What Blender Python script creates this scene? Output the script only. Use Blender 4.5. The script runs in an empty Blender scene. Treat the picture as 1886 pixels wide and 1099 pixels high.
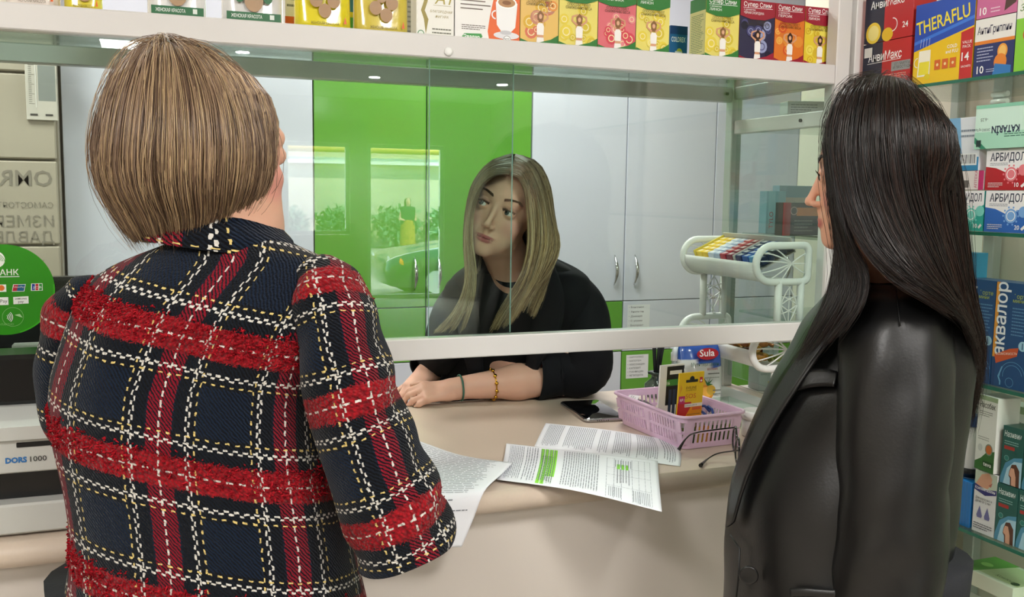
import bpy, bmesh, math, random
import numpy as np
from mathutils import Vector, Matrix
random.seed(7); rng = np.random.default_rng(7)
SC = bpy.context.scene
COL = SC.collection
PI = math.pi

# ---------------------------------------------------------------- camera
# world: X runs along the counter, Y into the shop (away from the customers), Z up
CX, CY, F = 943.0, 549.5, 1760.0
def _r(u, v):
    return Vector(((u-CX)/F, -(v-CY)/F, -1.0))
_ex = _r(5500, 420).normalized()
_ez = -_r(704, 16700); _ez = (_ez - _ex*_ez.dot(_ex)).normalized()
_ey = _ez.cross(_ex)
RW = Matrix((_ex, _ey, _ez))                # camera axes -> world
CAM = Vector((0, 0, 1.49))
def P(u, v, d):                             # a measured point of the photograph at d metres along the lens axis
    return CAM + RW @ (_r(u, v)*d)
def onY(u, v, y):
    d = RW @ _r(u, v); return CAM + d*((y-CAM.y)/d.y)
def onX(u, v, x):
    d = RW @ _r(u, v); return CAM + d*((x-CAM.x)/d.x)
def onZ(u, v, z):
    d = RW @ _r(u, v); return CAM + d*((z-CAM.z)/d.z)
cam = bpy.data.cameras.new('camera'); camo = bpy.data.objects.new('camera', cam); COL.objects.link(camo)
cam.sensor_width = 36; cam.sensor_fit = 'HORIZONTAL'; cam.lens = F/1886*36; cam.clip_start = .05; cam.clip_end = 200
camo.matrix_world = Matrix.Translation(CAM) @ RW.to_4x4()
SC.camera = camo
# ---------------------------------------------------------------- world, light, exposure
SC.view_settings.view_transform = 'Standard'; SC.view_settings.look = 'None'
SC.view_settings.gamma = 1; SC.view_settings.use_curve_mapping = False
SC.view_settings.exposure = 0.0
w = bpy.data.worlds.new('sky'); SC.world = w; w.use_nodes = True
nt = w.node_tree; bg = nt.nodes['Background']
sky = nt.nodes.new('ShaderNodeTexSky'); sky.sky_type = 'NISHITA'; sky.sun_elevation = math.radians(48); sky.sun_rotation = math.radians(200)
sky.sun_disc = False; sky.air_density = 1.0; sky.dust_density = 2.0
nt.links.new(sky.outputs[0], bg.inputs[0]); bg.inputs[1].default_value = 4.0
def lamp(name, kind, loc, rot, energy, color=(1, 1, 1), size=.5, size_y=None, parent=None, spot=None):
    l = bpy.data.lights.new(name, kind); l.energy = energy; l.color = color
    if kind == 'AREA':
        l.size = size
        if size_y: l.shape = 'RECTANGLE'; l.size_y = size_y
    elif kind == 'SUN': l.angle = size
    else: l.shadow_soft_size = size
    if kind == 'SPOT': l.spot_size = spot or 2.2; l.spot_blend = .6
    o = bpy.data.objects.new(name, l); COL.objects.link(o); o.location = loc; o.rotation_euler = rot
    if parent: o.parent = parent; o.location = Vector(loc)-parent.location
    return o
lamp('sun', 'SUN', (0, -20, 20), (math.radians(38), 0, math.radians(150)), 34.0, (1, .95, .88), .01)
PANELS = [(-.9, 2.75, 29), (1.2, 2.75, 29), (-1.0, -.2, 44), (1.1, -.2, 44), (-1.0, -2.2, 26), (1.1, -2.2, 26), (0, -5.6, 26)]   # x, y, watt: ceiling light panels

# ---------------------------------------------------------------- materials
def lin(c):
    if isinstance(c, str):
        c = c.lstrip('#'); c = tuple(int(c[i:i+2], 16)/255 for i in (0, 2, 4))
    return tuple((x/12.92 if x <= .04045 else ((x+.055)/1.055)**2.4) for x in c[:3]) + (1.0,)
MATS = {}
def mat(name, col, rough=.5, metal=0, noise=0, nscale=40, bump=0, bscale=200, spec=.5, coat=0, sheen=0, emit=0, trans=0, attr=False, aniso=0):
    if name in MATS: return MATS[name]
    m = bpy.data.materials.new(name); m.use_nodes = True; nt = m.node_tree; b = nt.nodes['Principled BSDF']
    b.inputs['Roughness'].default_value = rough; b.inputs['Metallic'].default_value = metal
    b.inputs['Specular IOR Level'].default_value = spec; b.inputs['Coat Weight'].default_value = coat
    b.inputs['Sheen Weight'].default_value = sheen; b.inputs['Transmission Weight'].default_value = trans
    b.inputs['Anisotropic'].default_value = aniso
    c = lin(col); b.inputs['Base Color'].default_value = c
    src = None
    if attr:
        a = nt.nodes.new('ShaderNodeAttribute'); a.attribute_name = 'Col'; src = a.outputs['Color']
        nt.links.new(src, b.inputs['Base Color'])
    tc = nt.nodes.new('ShaderNodeTexCoord')
    if noise:
        n = nt.nodes.new('ShaderNodeTexNoise'); n.inputs['Scale'].default_value = nscale; n.inputs['Detail'].default_value = 4
        nt.links.new(tc.outputs['Object'], n.inputs['Vector'])
        mr = nt.nodes.new('ShaderNodeMapRange'); mr.inputs[3].default_value = 1-noise; mr.inputs[4].default_value = 1+noise
        nt.links.new(n.outputs[0], mr.inputs[0])
        mx = nt.nodes.new('ShaderNodeMix'); mx.data_type = 'RGBA'; mx.blend_type = 'MULTIPLY'; mx.inputs[0].default_value = 1
        if src: nt.links.new(src, mx.inputs[6])
        else: mx.inputs[6].default_value = c
        nt.links.new(mr.outputs[0], mx.inputs[7]); nt.links.new(mx.outputs[2], b.inputs['Base Color'])
    if bump:
        n = nt.nodes.new('ShaderNodeTexNoise'); n.inputs['Scale'].default_value = bscale; n.inputs['Detail'].default_value = 3
        nt.links.new(tc.outputs['Object'], n.inputs['Vector'])
        bp = nt.nodes.new('ShaderNodeBump'); bp.inputs['Strength'].default_value = bump; bp.inputs['Distance'].default_value = .002
        nt.links.new(n.outputs[0], bp.inputs['Height']); nt.links.new(bp.outputs[0], b.inputs['Normal'])
    if emit:
        b.inputs['Emission Color'].default_value = c; b.inputs['Emission Strength'].default_value = emit
    MATS[name] = m; return m
def glassmat(name, tint, ior=1.5, tintw=.0, gloss=1.0):
    m = bpy.data.materials.new(name); m.use_nodes = True; nt = m.node_tree
    for n in list(nt.nodes): nt.nodes.remove(n)
    out = nt.nodes.new('ShaderNodeOutputMaterial'); t = nt.nodes.new('ShaderNodeBsdfTransparent'); g = nt.nodes.new('ShaderNodeBsdfGlossy')
    t.inputs[0].default_value = lin(tint); g.inputs['Roughness'].default_value = 0.0
    fr = nt.nodes.new('ShaderNodeFresnel'); fr.inputs[0].default_value = ior
    geo = nt.nodes.new('ShaderNodeNewGeometry'); mx = nt.nodes.new('ShaderNodeMixShader')
    # a thin sheet: use the front-face index on both faces so that the sheet never acts as a lens
    fr2 = nt.nodes.new('ShaderNodeLayerWeight')
    fr2.inputs[0].default_value = .5
    rm = nt.nodes.new('ShaderNodeMapRange'); rm.interpolation_type = 'LINEAR'
    pw = nt.nodes.new('ShaderNodeMath'); pw.operation = 'POWER'; pw.inputs[1].default_value = 5
    nt.links.new(fr2.outputs['Facing'], pw.inputs[0])
    rm.inputs[3].default_value = .045*gloss; rm.inputs[4].default_value = 1.0
    nt.links.new(pw.outputs[0], rm.inputs[0]); nt.links.new(rm.outputs[0], mx.inputs[0])
    nt.links.new(t.outputs[0], mx.inputs[1]); nt.links.new(g.outputs[0], mx.inputs[2]); nt.links.new(mx.outputs[0], out.inputs[0])
    MATS[name] = m; return m

# ---------------------------------------------------------------- mesh helpers (all geometry is given in world metres)
def npmesh(name, V, Fq, uv=None, col=None, smooth=True):
    """V (n,3); Fq: array (m,k) or list of such arrays / ragged lists"""
    me = bpy.data.meshes.new(name)
    V = np.asarray(V, dtype=np.float32)
    me.vertices.add(len(V)); me.vertices.foreach_set('co', V.ravel())
    groups = Fq if isinstance(Fq, list) else [Fq]
    idx = []; starts = []; tot = []; s = 0
    for g in groups:
        g = np.asarray(g, dtype=np.int32)
        if g.size == 0: continue
        if g.ndim == 1: g = g[None]
        idx.append(g.ravel()); n, k = g.shape
        starts.append(s+np.arange(n)*k); tot.append(np.full(n, k)); s += n*k
    idx = np.concatenate(idx); starts = np.concatenate(starts); tot = np.concatenate(tot)
    me.loops.add(len(idx)); me.loops.foreach_set('vertex_index', idx)
    me.polygons.add(len(starts)); me.polygons.foreach_set('loop_start', starts.astype(np.int32)); me.polygons.foreach_set('loop_total', tot.astype(np.int32))
    me.polygons.foreach_set('use_smooth', np.full(len(starts), smooth))
    if uv is not None:
        l = me.uv_layers.new(name='UVMap'); l.data.foreach_set('uv', np.asarray(uv, dtype=np.float32)[idx].ravel())
    if col is not None:
        a = me.color_attributes.new('Col', 'FLOAT_COLOR', 'POINT'); a.data.foreach_set('color', np.asarray(col, dtype=np.float32).ravel())
    me.update(calc_edges=True); me.validate()
    return me
def wloc(o):
    p = Vector((0, 0, 0))
    while o is not None: p += o.location; o = o.parent
    return p
def tag(o, label=None, cat=None, group=None, kind=None):
    if label: o['label'] = label
    if cat: o['category'] = cat
    if group: o['group'] = group
    if kind: o['kind'] = kind
    return o
def thing(name, label, cat, loc, group=None):
    o = bpy.data.objects.new(name, None); COL.objects.link(o); o.location = loc; o.empty_display_size = .05
    return tag(o, label, cat, group)
def place(name, me, material, parent=None, origin=None):
    o = bpy.data.objects.new(name, me)
    if material is not None:
        for mm in (material if isinstance(material, (list, tuple)) else [material]): me.materials.append(mm)
    base = wloc(parent) if parent else Vector(origin or (0, 0, 0))
    if base.length > 0: me.transform(Matrix.Translation(-base))
    if parent: o.parent = parent
    else: o.location = base
    COL.objects.link(o); return o
class MB:
    """collects shapes (world metres) into ONE mesh object"""
    def __init__(s): s.bm = bmesh.new()
    def box(s, x0, x1, y0, y1, z0, z1, bev=0, M=None, seg=1):
        r = bmesh.ops.create_cube(s.bm, size=1); vs = r['verts']
        T = Matrix.Translation(((x0+x1)/2, (y0+y1)/2, (z0+z1)/2)) @ Matrix.Diagonal((abs(x1-x0), abs(y1-y0), abs(z1-z0), 1))
        bmesh.ops.transform(s.bm, matrix=T, verts=vs)
        if bev:
            es = list({e for v in vs for e in v.link_edges})
            q = bmesh.ops.bevel(s.bm, geom=es, offset=bev, segments=seg, affect='EDGES', profile=.5)
            vs = list({v for v in q['verts']} | {v for v in vs if v.is_valid})
            vs = [v for v in vs if v.is_valid]
            fs = q['faces']
            vs = list({v for f in fs for v in f.verts} | set(vs))
        if M is not None: bmesh.ops.transform(s.bm, matrix=M, verts=vs)
        return s
    def tube(s, pts, r, n=8, caps=True, closed=False):
        pts = [Vector(p) for p in pts]; N = len(pts); rings = []
        rs = r if isinstance(r, (list, tuple)) else [r]*N
        ref = None
        for i, p in enumerate(pts):
            a = pts[(i-1) % N] if (closed or i > 0) else p; b = pts[(i+1) % N] if (closed or i < N-1) else p
            t = (b-a).normalized()
            if ref is None: ref = t.orthogonal().normalized()
            ref = (ref - t*ref.dot(t));
            ref = ref.normalized() if ref.length > 1e-6 else t.orthogonal().normalized()
            q = t.cross(ref)
            rings.append([s.bm.verts.new(p + (ref*math.cos(2*PI*k/n)+q*math.sin(2*PI*k/n))*rs[i]) for k in range(n)])
        M = N if closed else N-1
        for i in range(M):
            A, B = rings[i], rings[(i+1) % N]
            for k in range(n):
                f = s.bm.faces.new((A[k], A[(k+1) % n], B[(k+1) % n], B[k])); f.smooth = True
        if caps and not closed:
            s.bm.faces.new(rings[0][::-1]); s.bm.faces.new(rings[-1])
        return s
    def lathe(s, prof, c, n=20, axis=Vector((0, 0, 1))):
        axis = Vector(axis).normalized(); a = axis.orthogonal().normalized(); b = axis.cross(a); c = Vector(c); rings = []
        for (r, h) in prof:
            rings.append([s.bm.verts.new(c+axis*h+(a*math.cos(2*PI*k/n)+b*math.sin(2*PI*k/n))*max(r, 1e-5)) for k in range(n)])
        for A, B in zip(rings, rings[1:]):
            for k in range(n):
                f = s.bm.faces.new((A[k], A[(k+1) % n], B[(k+1) % n], B[k])); f.smooth = True
        s.bm.faces.new(rings[0][::-1]); s.bm.faces.new(rings[-1]); return s
    def poly(s, pts, thick=None, nrm=None):
        vs = [s.bm.verts.new(Vector(p)) for p in pts]; f = s.bm.faces.new(vs)
        if thick:
            n = Vector(nrm)*thick
            v2 = [s.bm.verts.new(Vector(p)+n) for p in pts]; s.bm.faces.new(v2[::-1])
            for i in range(len(vs)):
                j = (i+1) % len(vs); s.bm.faces.new((vs[j], vs[i], v2[i], v2[j]))
        return s
    def build(s, name, material, parent=None, origin=None, smooth=None):
        bmesh.ops.recalc_face_normals(s.bm, faces=s.bm.faces)
        me = bpy.data.meshes.new(name); s.bm.to_mesh(me); s.bm.free()
        if smooth is not None:
            me.polygons.foreach_set('use_smooth', [smooth]*len(me.polygons))
        return place(name, me, material, parent, origin)
def struct(o, label=None):
    o['kind'] = 'structure'
    if label: o['label'] = label
    return o
def catmull(p, n):
    """resample control rows p (k, ...) to n rows by Catmull-Rom"""
    p = np.asarray(p, float); k = len(p); t = np.linspace(0, k-1, n); i = np.clip(t.astype(int), 0, k-2); f = (t-i).reshape((-1,)+(1,)*(p.ndim-1))
    a = p[np.clip(i-1, 0, k-1)]; b = p[i]; c = p[i+1]; d = p[np.clip(i+2, 0, k-1)]
    return .5*((2*b)+(c-a)*f+(2*a-5*b+4*c-d)*f**2+(3*b-3*c+d-a)*f**3)
def gridmesh(name, G, material, parent=None, closed=True, uv=None, origin=None, caps=False, smooth=True, col=None):
    """G (n rows, m columns, 3)"""
    n, m = G.shape[:2]; V = G.reshape(-1, 3); mm = m if closed else m-1
    i, k = np.meshgrid(np.arange(n-1), np.arange(mm), indexing='ij'); k2 = (k+1) % m
    Fq = np.stack([i*m+k, i*m+k2, (i+1)*m+k2, (i+1)*m+k], -1).reshape(-1, 4)
    gs = [Fq]
    if caps: gs += [np.arange(m)[::-1][None], (np.arange(m)+(n-1)*m)[None]]
    me = npmesh(name, V, gs, uv=None if uv is None else uv.reshape(-1, 2), smooth=smooth, col=col)
    return place(name, me, material, parent, origin)
# ---------------------------------------------------------------- flat print (packaging, papers, stickers)
_G = {}
def glyphs(s, bold=0.0, shear=0.0):
    k = (s, bold, shear)
    if k not in _G:
        c = bpy.data.curves.new('lettering', 'FONT'); c.body = s; c.size = 1; c.resolution_u = 2; c.offset = bold; c.shear = shear; c.fill_mode = 'FRONT'
        o = bpy.data.objects.new('lettering', c); me = bpy.data.meshes.new_from_object(o)
        V = np.array([v.co[:2] for v in me.vertices]) if len(me.vertices) else np.zeros((0, 2))
        Fs = [list(p.vertices) for p in me.polygons]
        bpy.data.objects.remove(o); bpy.data.curves.remove(c); bpy.data.meshes.remove(me)
        _G[k] = (V, Fs)
    return _G[k]
M_PRINT = mat('printed_card', '#ffffff', .32, attr=True)
M_PRINTM = mat('printed_paper', '#ffffff', .7, attr=True)
class Print:
    """flat coloured shapes in the plane (o, ex, ey); x, y in metres; every further shape lies a hair above the last"""
    def __init__(s, o, ex, ey, w=1, h=1, step=.00004, base=.00015):
        s.o = Vector(o); s.ex = Vector(ex).normalized(); s.ey = Vector(ey).normalized(); s.n = s.ex.cross(s.ey); s.w = w; s.h = h
        s.V = []; s.F = []; s.C = []; s.l = 0; s.step = step; s.base = base
    def _add(s, pts, faces, col):
        z = s.base+s.l*s.step; s.l += 1; b = len(s.V); c = lin(col) if not (isinstance(col, tuple) and len(col) == 4) else col
        for (x, y) in pts: s.V.append(s.o+s.ex*x+s.ey*y+s.n*z); s.C.append(c)
        s.F += [[b+i for i in f] for f in faces]; return s
    def poly(s, pts, col): return s._add(pts, [list(range(len(pts)))], col)
    def P(s, pts, col): return s.poly([(x*s.w, y*s.h) for x, y in pts], col)      # in fractions of the face
    def rect(s, x0, y0, x1, y1, col): return s.P([(x0, y0), (x1, y0), (x1, y1), (x0, y1)], col)
    def ell(s, cx, cy, rx, ry, col, n=18, a0=0, a1=2*PI):
        return s.poly([(cx*s.w+rx*math.cos(a0+(a1-a0)*k/n), cy*s.h+ry*math.sin(a0+(a1-a0)*k/n)) for k in range(n if a1-a0 > 6.28 else n+1)], col)
    def ring(s, cx, cy, r0, r1, col, n=18, a0=0, a1=2*PI):
        pts = []; fs = []
        for k in range(n+1):
            a = a0+(a1-a0)*k/n
            for r in (r0, r1): pts.append((cx*s.w+r*math.cos(a), cy*s.h+r*math.sin(a)))
        for k in range(n): fs.append([2*k, 2*k+2, 2*k+3, 2*k+1])
        return s._add(pts, fs, col)
    def line(s, x0, y0, x1, y1, t, col):
        a = Vector((x0*s.w, y0*s.h)); b = Vector((x1*s.w, y1*s.h)); d = (b-a).normalized(); q = Vector((-d.y, d.x))*t/2
        return s.poly([tuple(a-q), tuple(b-q), tuple(b+q), tuple(a+q)], col)
    def text(s, st, x, y, h, col, bold=0.0, rot=0, fit=None, shear=0.0, align='l', mirror=False):
        V, Fs = glyphs(st, bold, shear)
        if len(V) == 0: return s
        w = V[:, 0].max()-V[:, 0].min(); k = h/.72; sx = k
        if fit: sx = fit/w
        X = (V[:, 0]-V[:, 0].min())*sx; Y = V[:, 1]*k
        if align == 'c': X = X-w*sx/2
        if align == 'r': X = X-w*sx
        if mirror: X = -X
        c, q = math.cos(rot), math.sin(rot)
        pts = [(x*s.w+a*c-b*q, y*s.h+a*q+b*c) for a, b in zip(X, Y)]
        return s._add(pts, Fs if not mirror else [f[::-1] for f in Fs], col)
    def lines(s, x0, y0, x1, y1, n, col, t=.35, ragged=.3, seed=1):
        r = random.Random(seed); dy = (y1-y0)/n
        for i in range(n):
            y = y1-dy*(i+.5); xe = x1-(x1-x0)*ragged*r.random(); x = x0
            pts = []; fs = []
            while x < xe:
                wl = (.06+.1*r.random())*(x1-x0); e = min(x+wl, xe)
                b = len(pts); pts += [(x*s.w, (y-abs(dy)*t/2)*s.h), (e*s.w, (y-abs(dy)*t/2)*s.h), (e*s.w, (y+abs(dy)*t/2)*s.h), (x*s.w, (y+abs(dy)*t/2)*s.h)]
                fs.append([b, b+1, b+2, b+3]); x = e+.018*(x1-x0)
            if fs: s._add(pts, fs, col); s.l -= 1
        s.l += 1; return s
    def build(s, name, parent, material=None, bend=None):
        V = np.array([tuple(v) for v in s.V])
        if bend is not None: V = bend(V)
        by = {}
        for f in s.F: by.setdefault(len(f), []).append(f)
        me = npmesh(name, V, [np.array(v) for v in by.values()], col=np.array(s.C), smooth=False)
        return place(name, me, material or M_PRINT, parent)
def carton(name, label, cat, o, ex, w, h, d, col, group=None, up=(0, 0, 1), rough=.35, side=None, pr=None, prs=None, prt=None, bev=.0012):
    """card box: o = lower left corner of its printed face, ex = that face's rightward direction; body goes back from it"""
    ex = Vector(ex).normalized(); ey = Vector(up).normalized(); ey = (ey-ex*ey.dot(ex)).normalized(); n = ex.cross(ey); o = Vector(o)
    M = Matrix((ex.to_4d(), ey.to_4d(), n.to_4d(), (0, 0, 0, 1))).transposed(); M.col[3] = (o.x, o.y, o.z, 1)
    for i in range(3): M.col[i][3] = 0
    key = 'card_'+col.strip('#')+('%02d' % int(rough*100))
    b = MB(); b.box(0, w, 0, h, -d, 0, bev, M, 2)
    root = b.build(name, mat(key, col, rough, noise=.02, nscale=30), None, origin=o+ex*w/2-n*d/2)
    tag(root, label, cat, group)
    if pr: q = Print(o, ex, ey, w, h); pr(q); q.build('printed_front', root)
    if prs: q = Print(o-n*d, n, ey, d, h); prs(q); q.build('printed_side', root)          # the face on the left
    if prt: q = Print(o+ey*h, ex, -n, w, d); prt(q); q.build('printed_top', root)
    return root
# ---------------------------------------------------------------- the room
M_WALL = mat('painted_wall', '#d9d2c6', .8, noise=.03, nscale=3, bump=.1, bscale=300)
M_CEIL = mat('ceiling_paint', '#dcdcd8', .85, noise=.02, nscale=5)
M_ALU = mat('white_enamel', '#dbd8d6', .28, noise=.015, nscale=6)
M_ALU2 = mat('satin_aluminium', '#b9bcb9', .35, .6, noise=.03, nscale=20)
M_GLASS = glassmat('clear_glass', '#f4faf7')
M_SHELFG = glassmat('green_edge_glass', '#eef7f2')
M_GEDGE = mat('glass_edge_green', '#1f6a55', .15, noise=.05, nscale=60)
X0, X1, Y0, Y1, ZC = -2.6, 4.7, -9.6, 3.93, 2.75
def structbox(name, m, *a, **k):
    return struct(MB().box(*a, **k).build(name, m))
fl = struct(MB().box(X0, X1, Y0, Y1, -.05, 0).build('floor', mat('floor_screed', '#8d857a', .5)))
nx = 14
tile_me = None
for i in range(17):
    for j in range(14):                        # floor tiles on the customers' side
        x = X0+.2+i*.4; y = -4.0+j*.4
        if x+.2 > X1: continue
        if tile_me is None:
            t = MB().box(x-.1985, x+.1985, y-.1985, y+.1985, 0, .006, .001).build('tile', mat('floor_tile', '#b9afa2', .25, noise=.06, nscale=8), fl); tile_me = t.data; tx, ty = x, y
        else:
            t = bpy.data.objects.new('tile', tile_me); COL.objects.link(t); t.parent = fl; t.location = (x-tx, y-ty, 0)
structbox('ceiling', M_CEIL, X0, X1, Y0, Y1, ZC, ZC+.08)
structbox('wall_left', M_WALL, X0-.1, X0, Y0, Y1, 0, ZC)
structbox('wall_right', M_WALL, X1, X1+.1, Y0, Y1, 0, ZC)
structbox('wall_back', M_WALL, X0, X1, Y1, Y1+.1, 0, ZC)
# street wall with a glazed door and a window
def street_wall(name, x0, x1, z0, z1): structbox(name, M_WALL, x0, x1, Y0-.15, Y0, z0, z1)
DX0, DX1, WX0, WX1 = 2.92, 4.02, 1.8, 2.68
street_wall('wall_street', DX1, X1, 0, ZC); street_wall('wall_street', DX0, DX1, 2.15, ZC)
street_wall('wall_street', WX1, DX0, 0, ZC); street_wall('wall_street', WX0, WX1, 2.15, ZC); street_wall('wall_street', WX0, WX1, 0, .9); street_wall('wall_street', X0, WX0, 0, ZC)
def frame_rect(name, x0, x1, z0, z1, y, t, m, dep=.06, glass=True):
    f = MB(); f.box(x0, x0+t, y-dep, y, z0, z1, .003); f.box(x1-t, x1, y-dep, y, z0, z1, .003); f.box(x0+t, x1-t, y-dep, y, z1-t, z1, .003); f.box(x0+t, x1-t, y-dep, y, z0, z0+t, .003)
    o = struct(f.build(name, m))
    if glass: MB().box(x0+t, x1-t, y-dep/2-.003, y-dep/2+.003, z0+t, z1-t).build('pane', M_GLASS, o)
    return o
d1 = frame_rect('door_1', DX0+.005, DX1-.005, .01, 2.145, Y0-.04, .05, mat('door_frame', '#e4e4e2', .4))
MB().tube([(DX1-.09, Y0-.0, 1.0), (DX1-.09, Y0+.04, 1.0), (DX1-.09, Y0+.04, 1.3), (DX1-.09, Y0, 1.3)], .01).build('door_handle', M_ALU2, d1)
frame_rect('window_1', WX0+.005, WX1-.005, .905, 2.145, Y0-.04, .05, mat('door_frame', '#e4e4e2', .4))
# ceiling light panels
for i, (x, y, e) in enumerate(PANELS):
    where = ['over the shop side on the left', 'over the shop side on the right', 'over the customers on the left', 'over the customers on the right', 'in the middle of the hall, left', 'in the middle of the hall, right', 'near the street door'][i]
    t = thing('ceiling_light', 'square white light panel in the ceiling '+where, 'lamp', (x, y, ZC), 'ceiling light panels')
    f = MB()
    for a, b, c, d in ((-.3, .3, -.3, -.28), (-.3, .3, .28, .3), (-.3, -.28, -.28, .28), (.28, .3, -.28, .28)): f.box(x+a, x+b, y+c, y+d, ZC-.02, ZC-.0005)
    f.build('frame', M_ALU, t)
    MB().box(x-.28, x+.28, y-.28, y+.28, ZC-.012, ZC-.0005).build('diffuser', mat('lit_diffuser', '#fffaf2', .6, emit=3.0), t)
    lamp('light_source', 'AREA', (x, y, ZC-.03), (0, 0, 0), e, (1, .975, .94), .56, .56, t)
# small downlights far behind the camera (they are what shines back from the counter glass)
for k, (u, v, wh) in enumerate([(690, 143, 'middle'), (925, 157, 'right'), (447, 97, 'left')]):
    p = onZ(u, v, ZC-.02); y = 2*1.72-p.y
    t = thing('downlight', 'small round bright ceiling spot, the %s one of the row near the street' % wh, 'lamp', (p.x, y, ZC), 'ceiling spots')
    MB().lathe([(.075, 0), (.078, -.008), (.06, -.012)], (p.x, y, ZC-.0005), 24).build('trim_ring', M_ALU, t)
    MB().lathe([(.058, 0), (.058, -.006)], (p.x, y, ZC-.013), 24).build('lens', mat('spot_lens', '#ffffff', .5, emit=260), t)
# ---------------------------------------------------------------- the street outside
outg = struct(MB().box(-30, 40, -34, Y0-.15, -.35, -.27).build('ground_street', mat('asphalt', '#a79f92', .9, noise=.1, nscale=4)))
fac = struct(MB().box(-16, 30, -27.2, -26.7, -.27, 9).build('wall_street_far', mat('far_render', '#cdbfa6', .9, noise=.05, nscale=1)))
MB().box(-16, 30, -26.7, -26.4, 2.35, 2.55).build('ledge', mat('ledge_white', '#f2eee6', .7), fac)
MB().tube([(-16, -26.3, 2.8), (30, -26.3, 2.8)], .11, 8).build('gas_pipe', mat('pipe_yellow', '#c9a23a', .5), fac)
for k in range(9):
    MB().box(-10+k*3.4, -8.4+k*3.4, -26.72, -26.68, 3.4, 4.6).build('window_pane', mat('far_window', '#5d6a6c', .2), fac)
# shrubs along the far wall
for k in range(5):
    sx = 4.0+k*1.75; t = thing('shrub', 'leafy shrub at the far wall across the street, number %s from its left end' % ['one', 'two', 'three', 'four', 'five'][k], 'shrub', (sx, -26, -.27), 'shrubs across the street')
    n = 900; c = rng.normal(0, 1, (n, 3)); c /= np.linalg.norm(c, axis=1)[:, None]; c *= (.5+.5*rng.random((n, 1)))*np.array([.8, .35, .55]); c += [sx, -26, .5]
    a = rng.normal(0, 1, (n, 3))*.07; b = rng.normal(0, 1, (n, 3))*.07
    V = np.stack([c, c+a, c+a+b, c+b], 1).reshape(-1, 3)
    tag(place('foliage', npmesh('foliage', V, np.arange(n*4).reshape(-1, 4), smooth=False), mat('leaf_green', '#6f8a6a', .6), t), kind='stuff')
    MB().tube([(sx, -26, -.27), (sx, -26, .5)], [.05, .02]).build('stem', mat('bark', '#5a4a3a', .9), t)
def car(cx, cy):
    t = thing('car', 'dark green car parked on the street outside the door', 'car', (cx, cy, -.27))
    z0 = -.27; g = mat('car_paint', '#1c3a24', .15, coat=1)
    # length along X, nose to -X ; sections along the length: (x, half width, sill z, hood/roof z)
    S = [(-2.1, .55, .35, .55), (-2.0, .72, .25, .68), (-1.6, .8, .22, .8), (-1.0, .84, .22, .9), (-.6, .84, .22, .96), (.0, .84, .22, 1.36), (.7, .84, .22, 1.42), (1.4, .84, .22, 1.36), (2.0, .8, .25, 1.0), (2.2, .7, .35, .75)]
    rows = []
    for x, hw, zb, zt in S:
        zs = min(zt, .85); r = []
        for (yy, zz) in ((-hw, zb), (-hw*1.02, (zb+zs)/2), (-hw*.97, zs), (-hw*.74, zt), (-hw*.35, zt+.03), (hw*.35, zt+.03), (hw*.74, zt), (hw*.97, zs), (hw*1.02, (zb+zs)/2), (hw, zb)):
            r.append((cx+x, cy+yy, z0+zz))
        rows.append(r)
    gridmesh('body', catmull(np.array(rows), 30), g, t, closed=True, caps=True)
    for sx in (-1.3, 1.35):
        for sy in (-.8, .8):
            wh = MB().lathe([(.2, -.1), (.3, -.1), (.32, -.07), (.32, .07), (.3, .1), (.2, .1)], (cx+sx, cy+sy, z0+.32), 24, (0, 1, 0)).build('wheel', mat('tyre', '#1a1a1a', .8), t)
            MB().lathe([(.19, -.11), (.2, 0), (.19, .11)], (cx+sx, cy+sy, z0+.32), 12, (0, 1, 0)).build('rim', mat('rim_silver', '#c9ccc9', .3, .8), wh)
    for sy in (-.55, .55):
        MB().lathe([(.02, -.04), (.14, 0), (.02, .04)], (cx-1.98, cy+sy, z0+.6), 12, (1, 0, .3)).build('headlight', mat('headlight_glass', '#f2f4f4', .1), t)
    MB().lathe([(.02, -.03), (.08, 0), (.02, .03)], (cx-1.86, cy+.72, z0+.63), 12, (1, -.7, .2)).build('turn_signal', mat('amber', '#f08a1a', .2), t)
    for s in (-1, 1):
        MB().poly([(cx-.5, cy+s*.83, z0+.88), (cx+1.9, cy+s*.83, z0+.92), (cx+1.35, cy+s*.66, z0+1.31), (cx+.1, cy+s*.66, z0+1.3)], .01, (0, s, .3)).build('side_window', mat('car_glass', '#2a3230', .05), t)
car(5.75, -12.3)
# ---------------------------------------------------------------- wall of cabinets behind the counter
M_WLAM = mat('white_laminate', '#dcdfec', .12, noise=.01, nscale=2)
M_GLAM = mat('green_laminate', '#69aa3e', .10, noise=.03, nscale=3)
M_CARC = mat('carcass_grey', '#8d9088', .6)
M_CHROME = mat('chrome', '#d9dadb', .12, 1)
YC = 3.5
cols = [(-.233, .176, 'w'), (.179, .585, 'w'), (.588, 1.007, 'g'), (1.010, 1.433, 'g'), (1.437, 1.853, 'w'), (1.856, 2.276, 'w'), (2.279, 2.70, 'w'), (2.703, 3.12, 'w')]
lab = ['tall white cabinet at the left end of the cabinet wall', 'tall white cabinet left of the green ones', 'green-doored cabinet, the left one of the green pair', 'green-doored cabinet behind the pharmacist, right one of the green pair', 'tall white cabinet right of the green doors', 'tall white cabinet with a paper label on its drawer, at the right', 'white cabinet seen through the side glass, behind the rack', 'last white cabinet of the wall, far right behind the glass']
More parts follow.
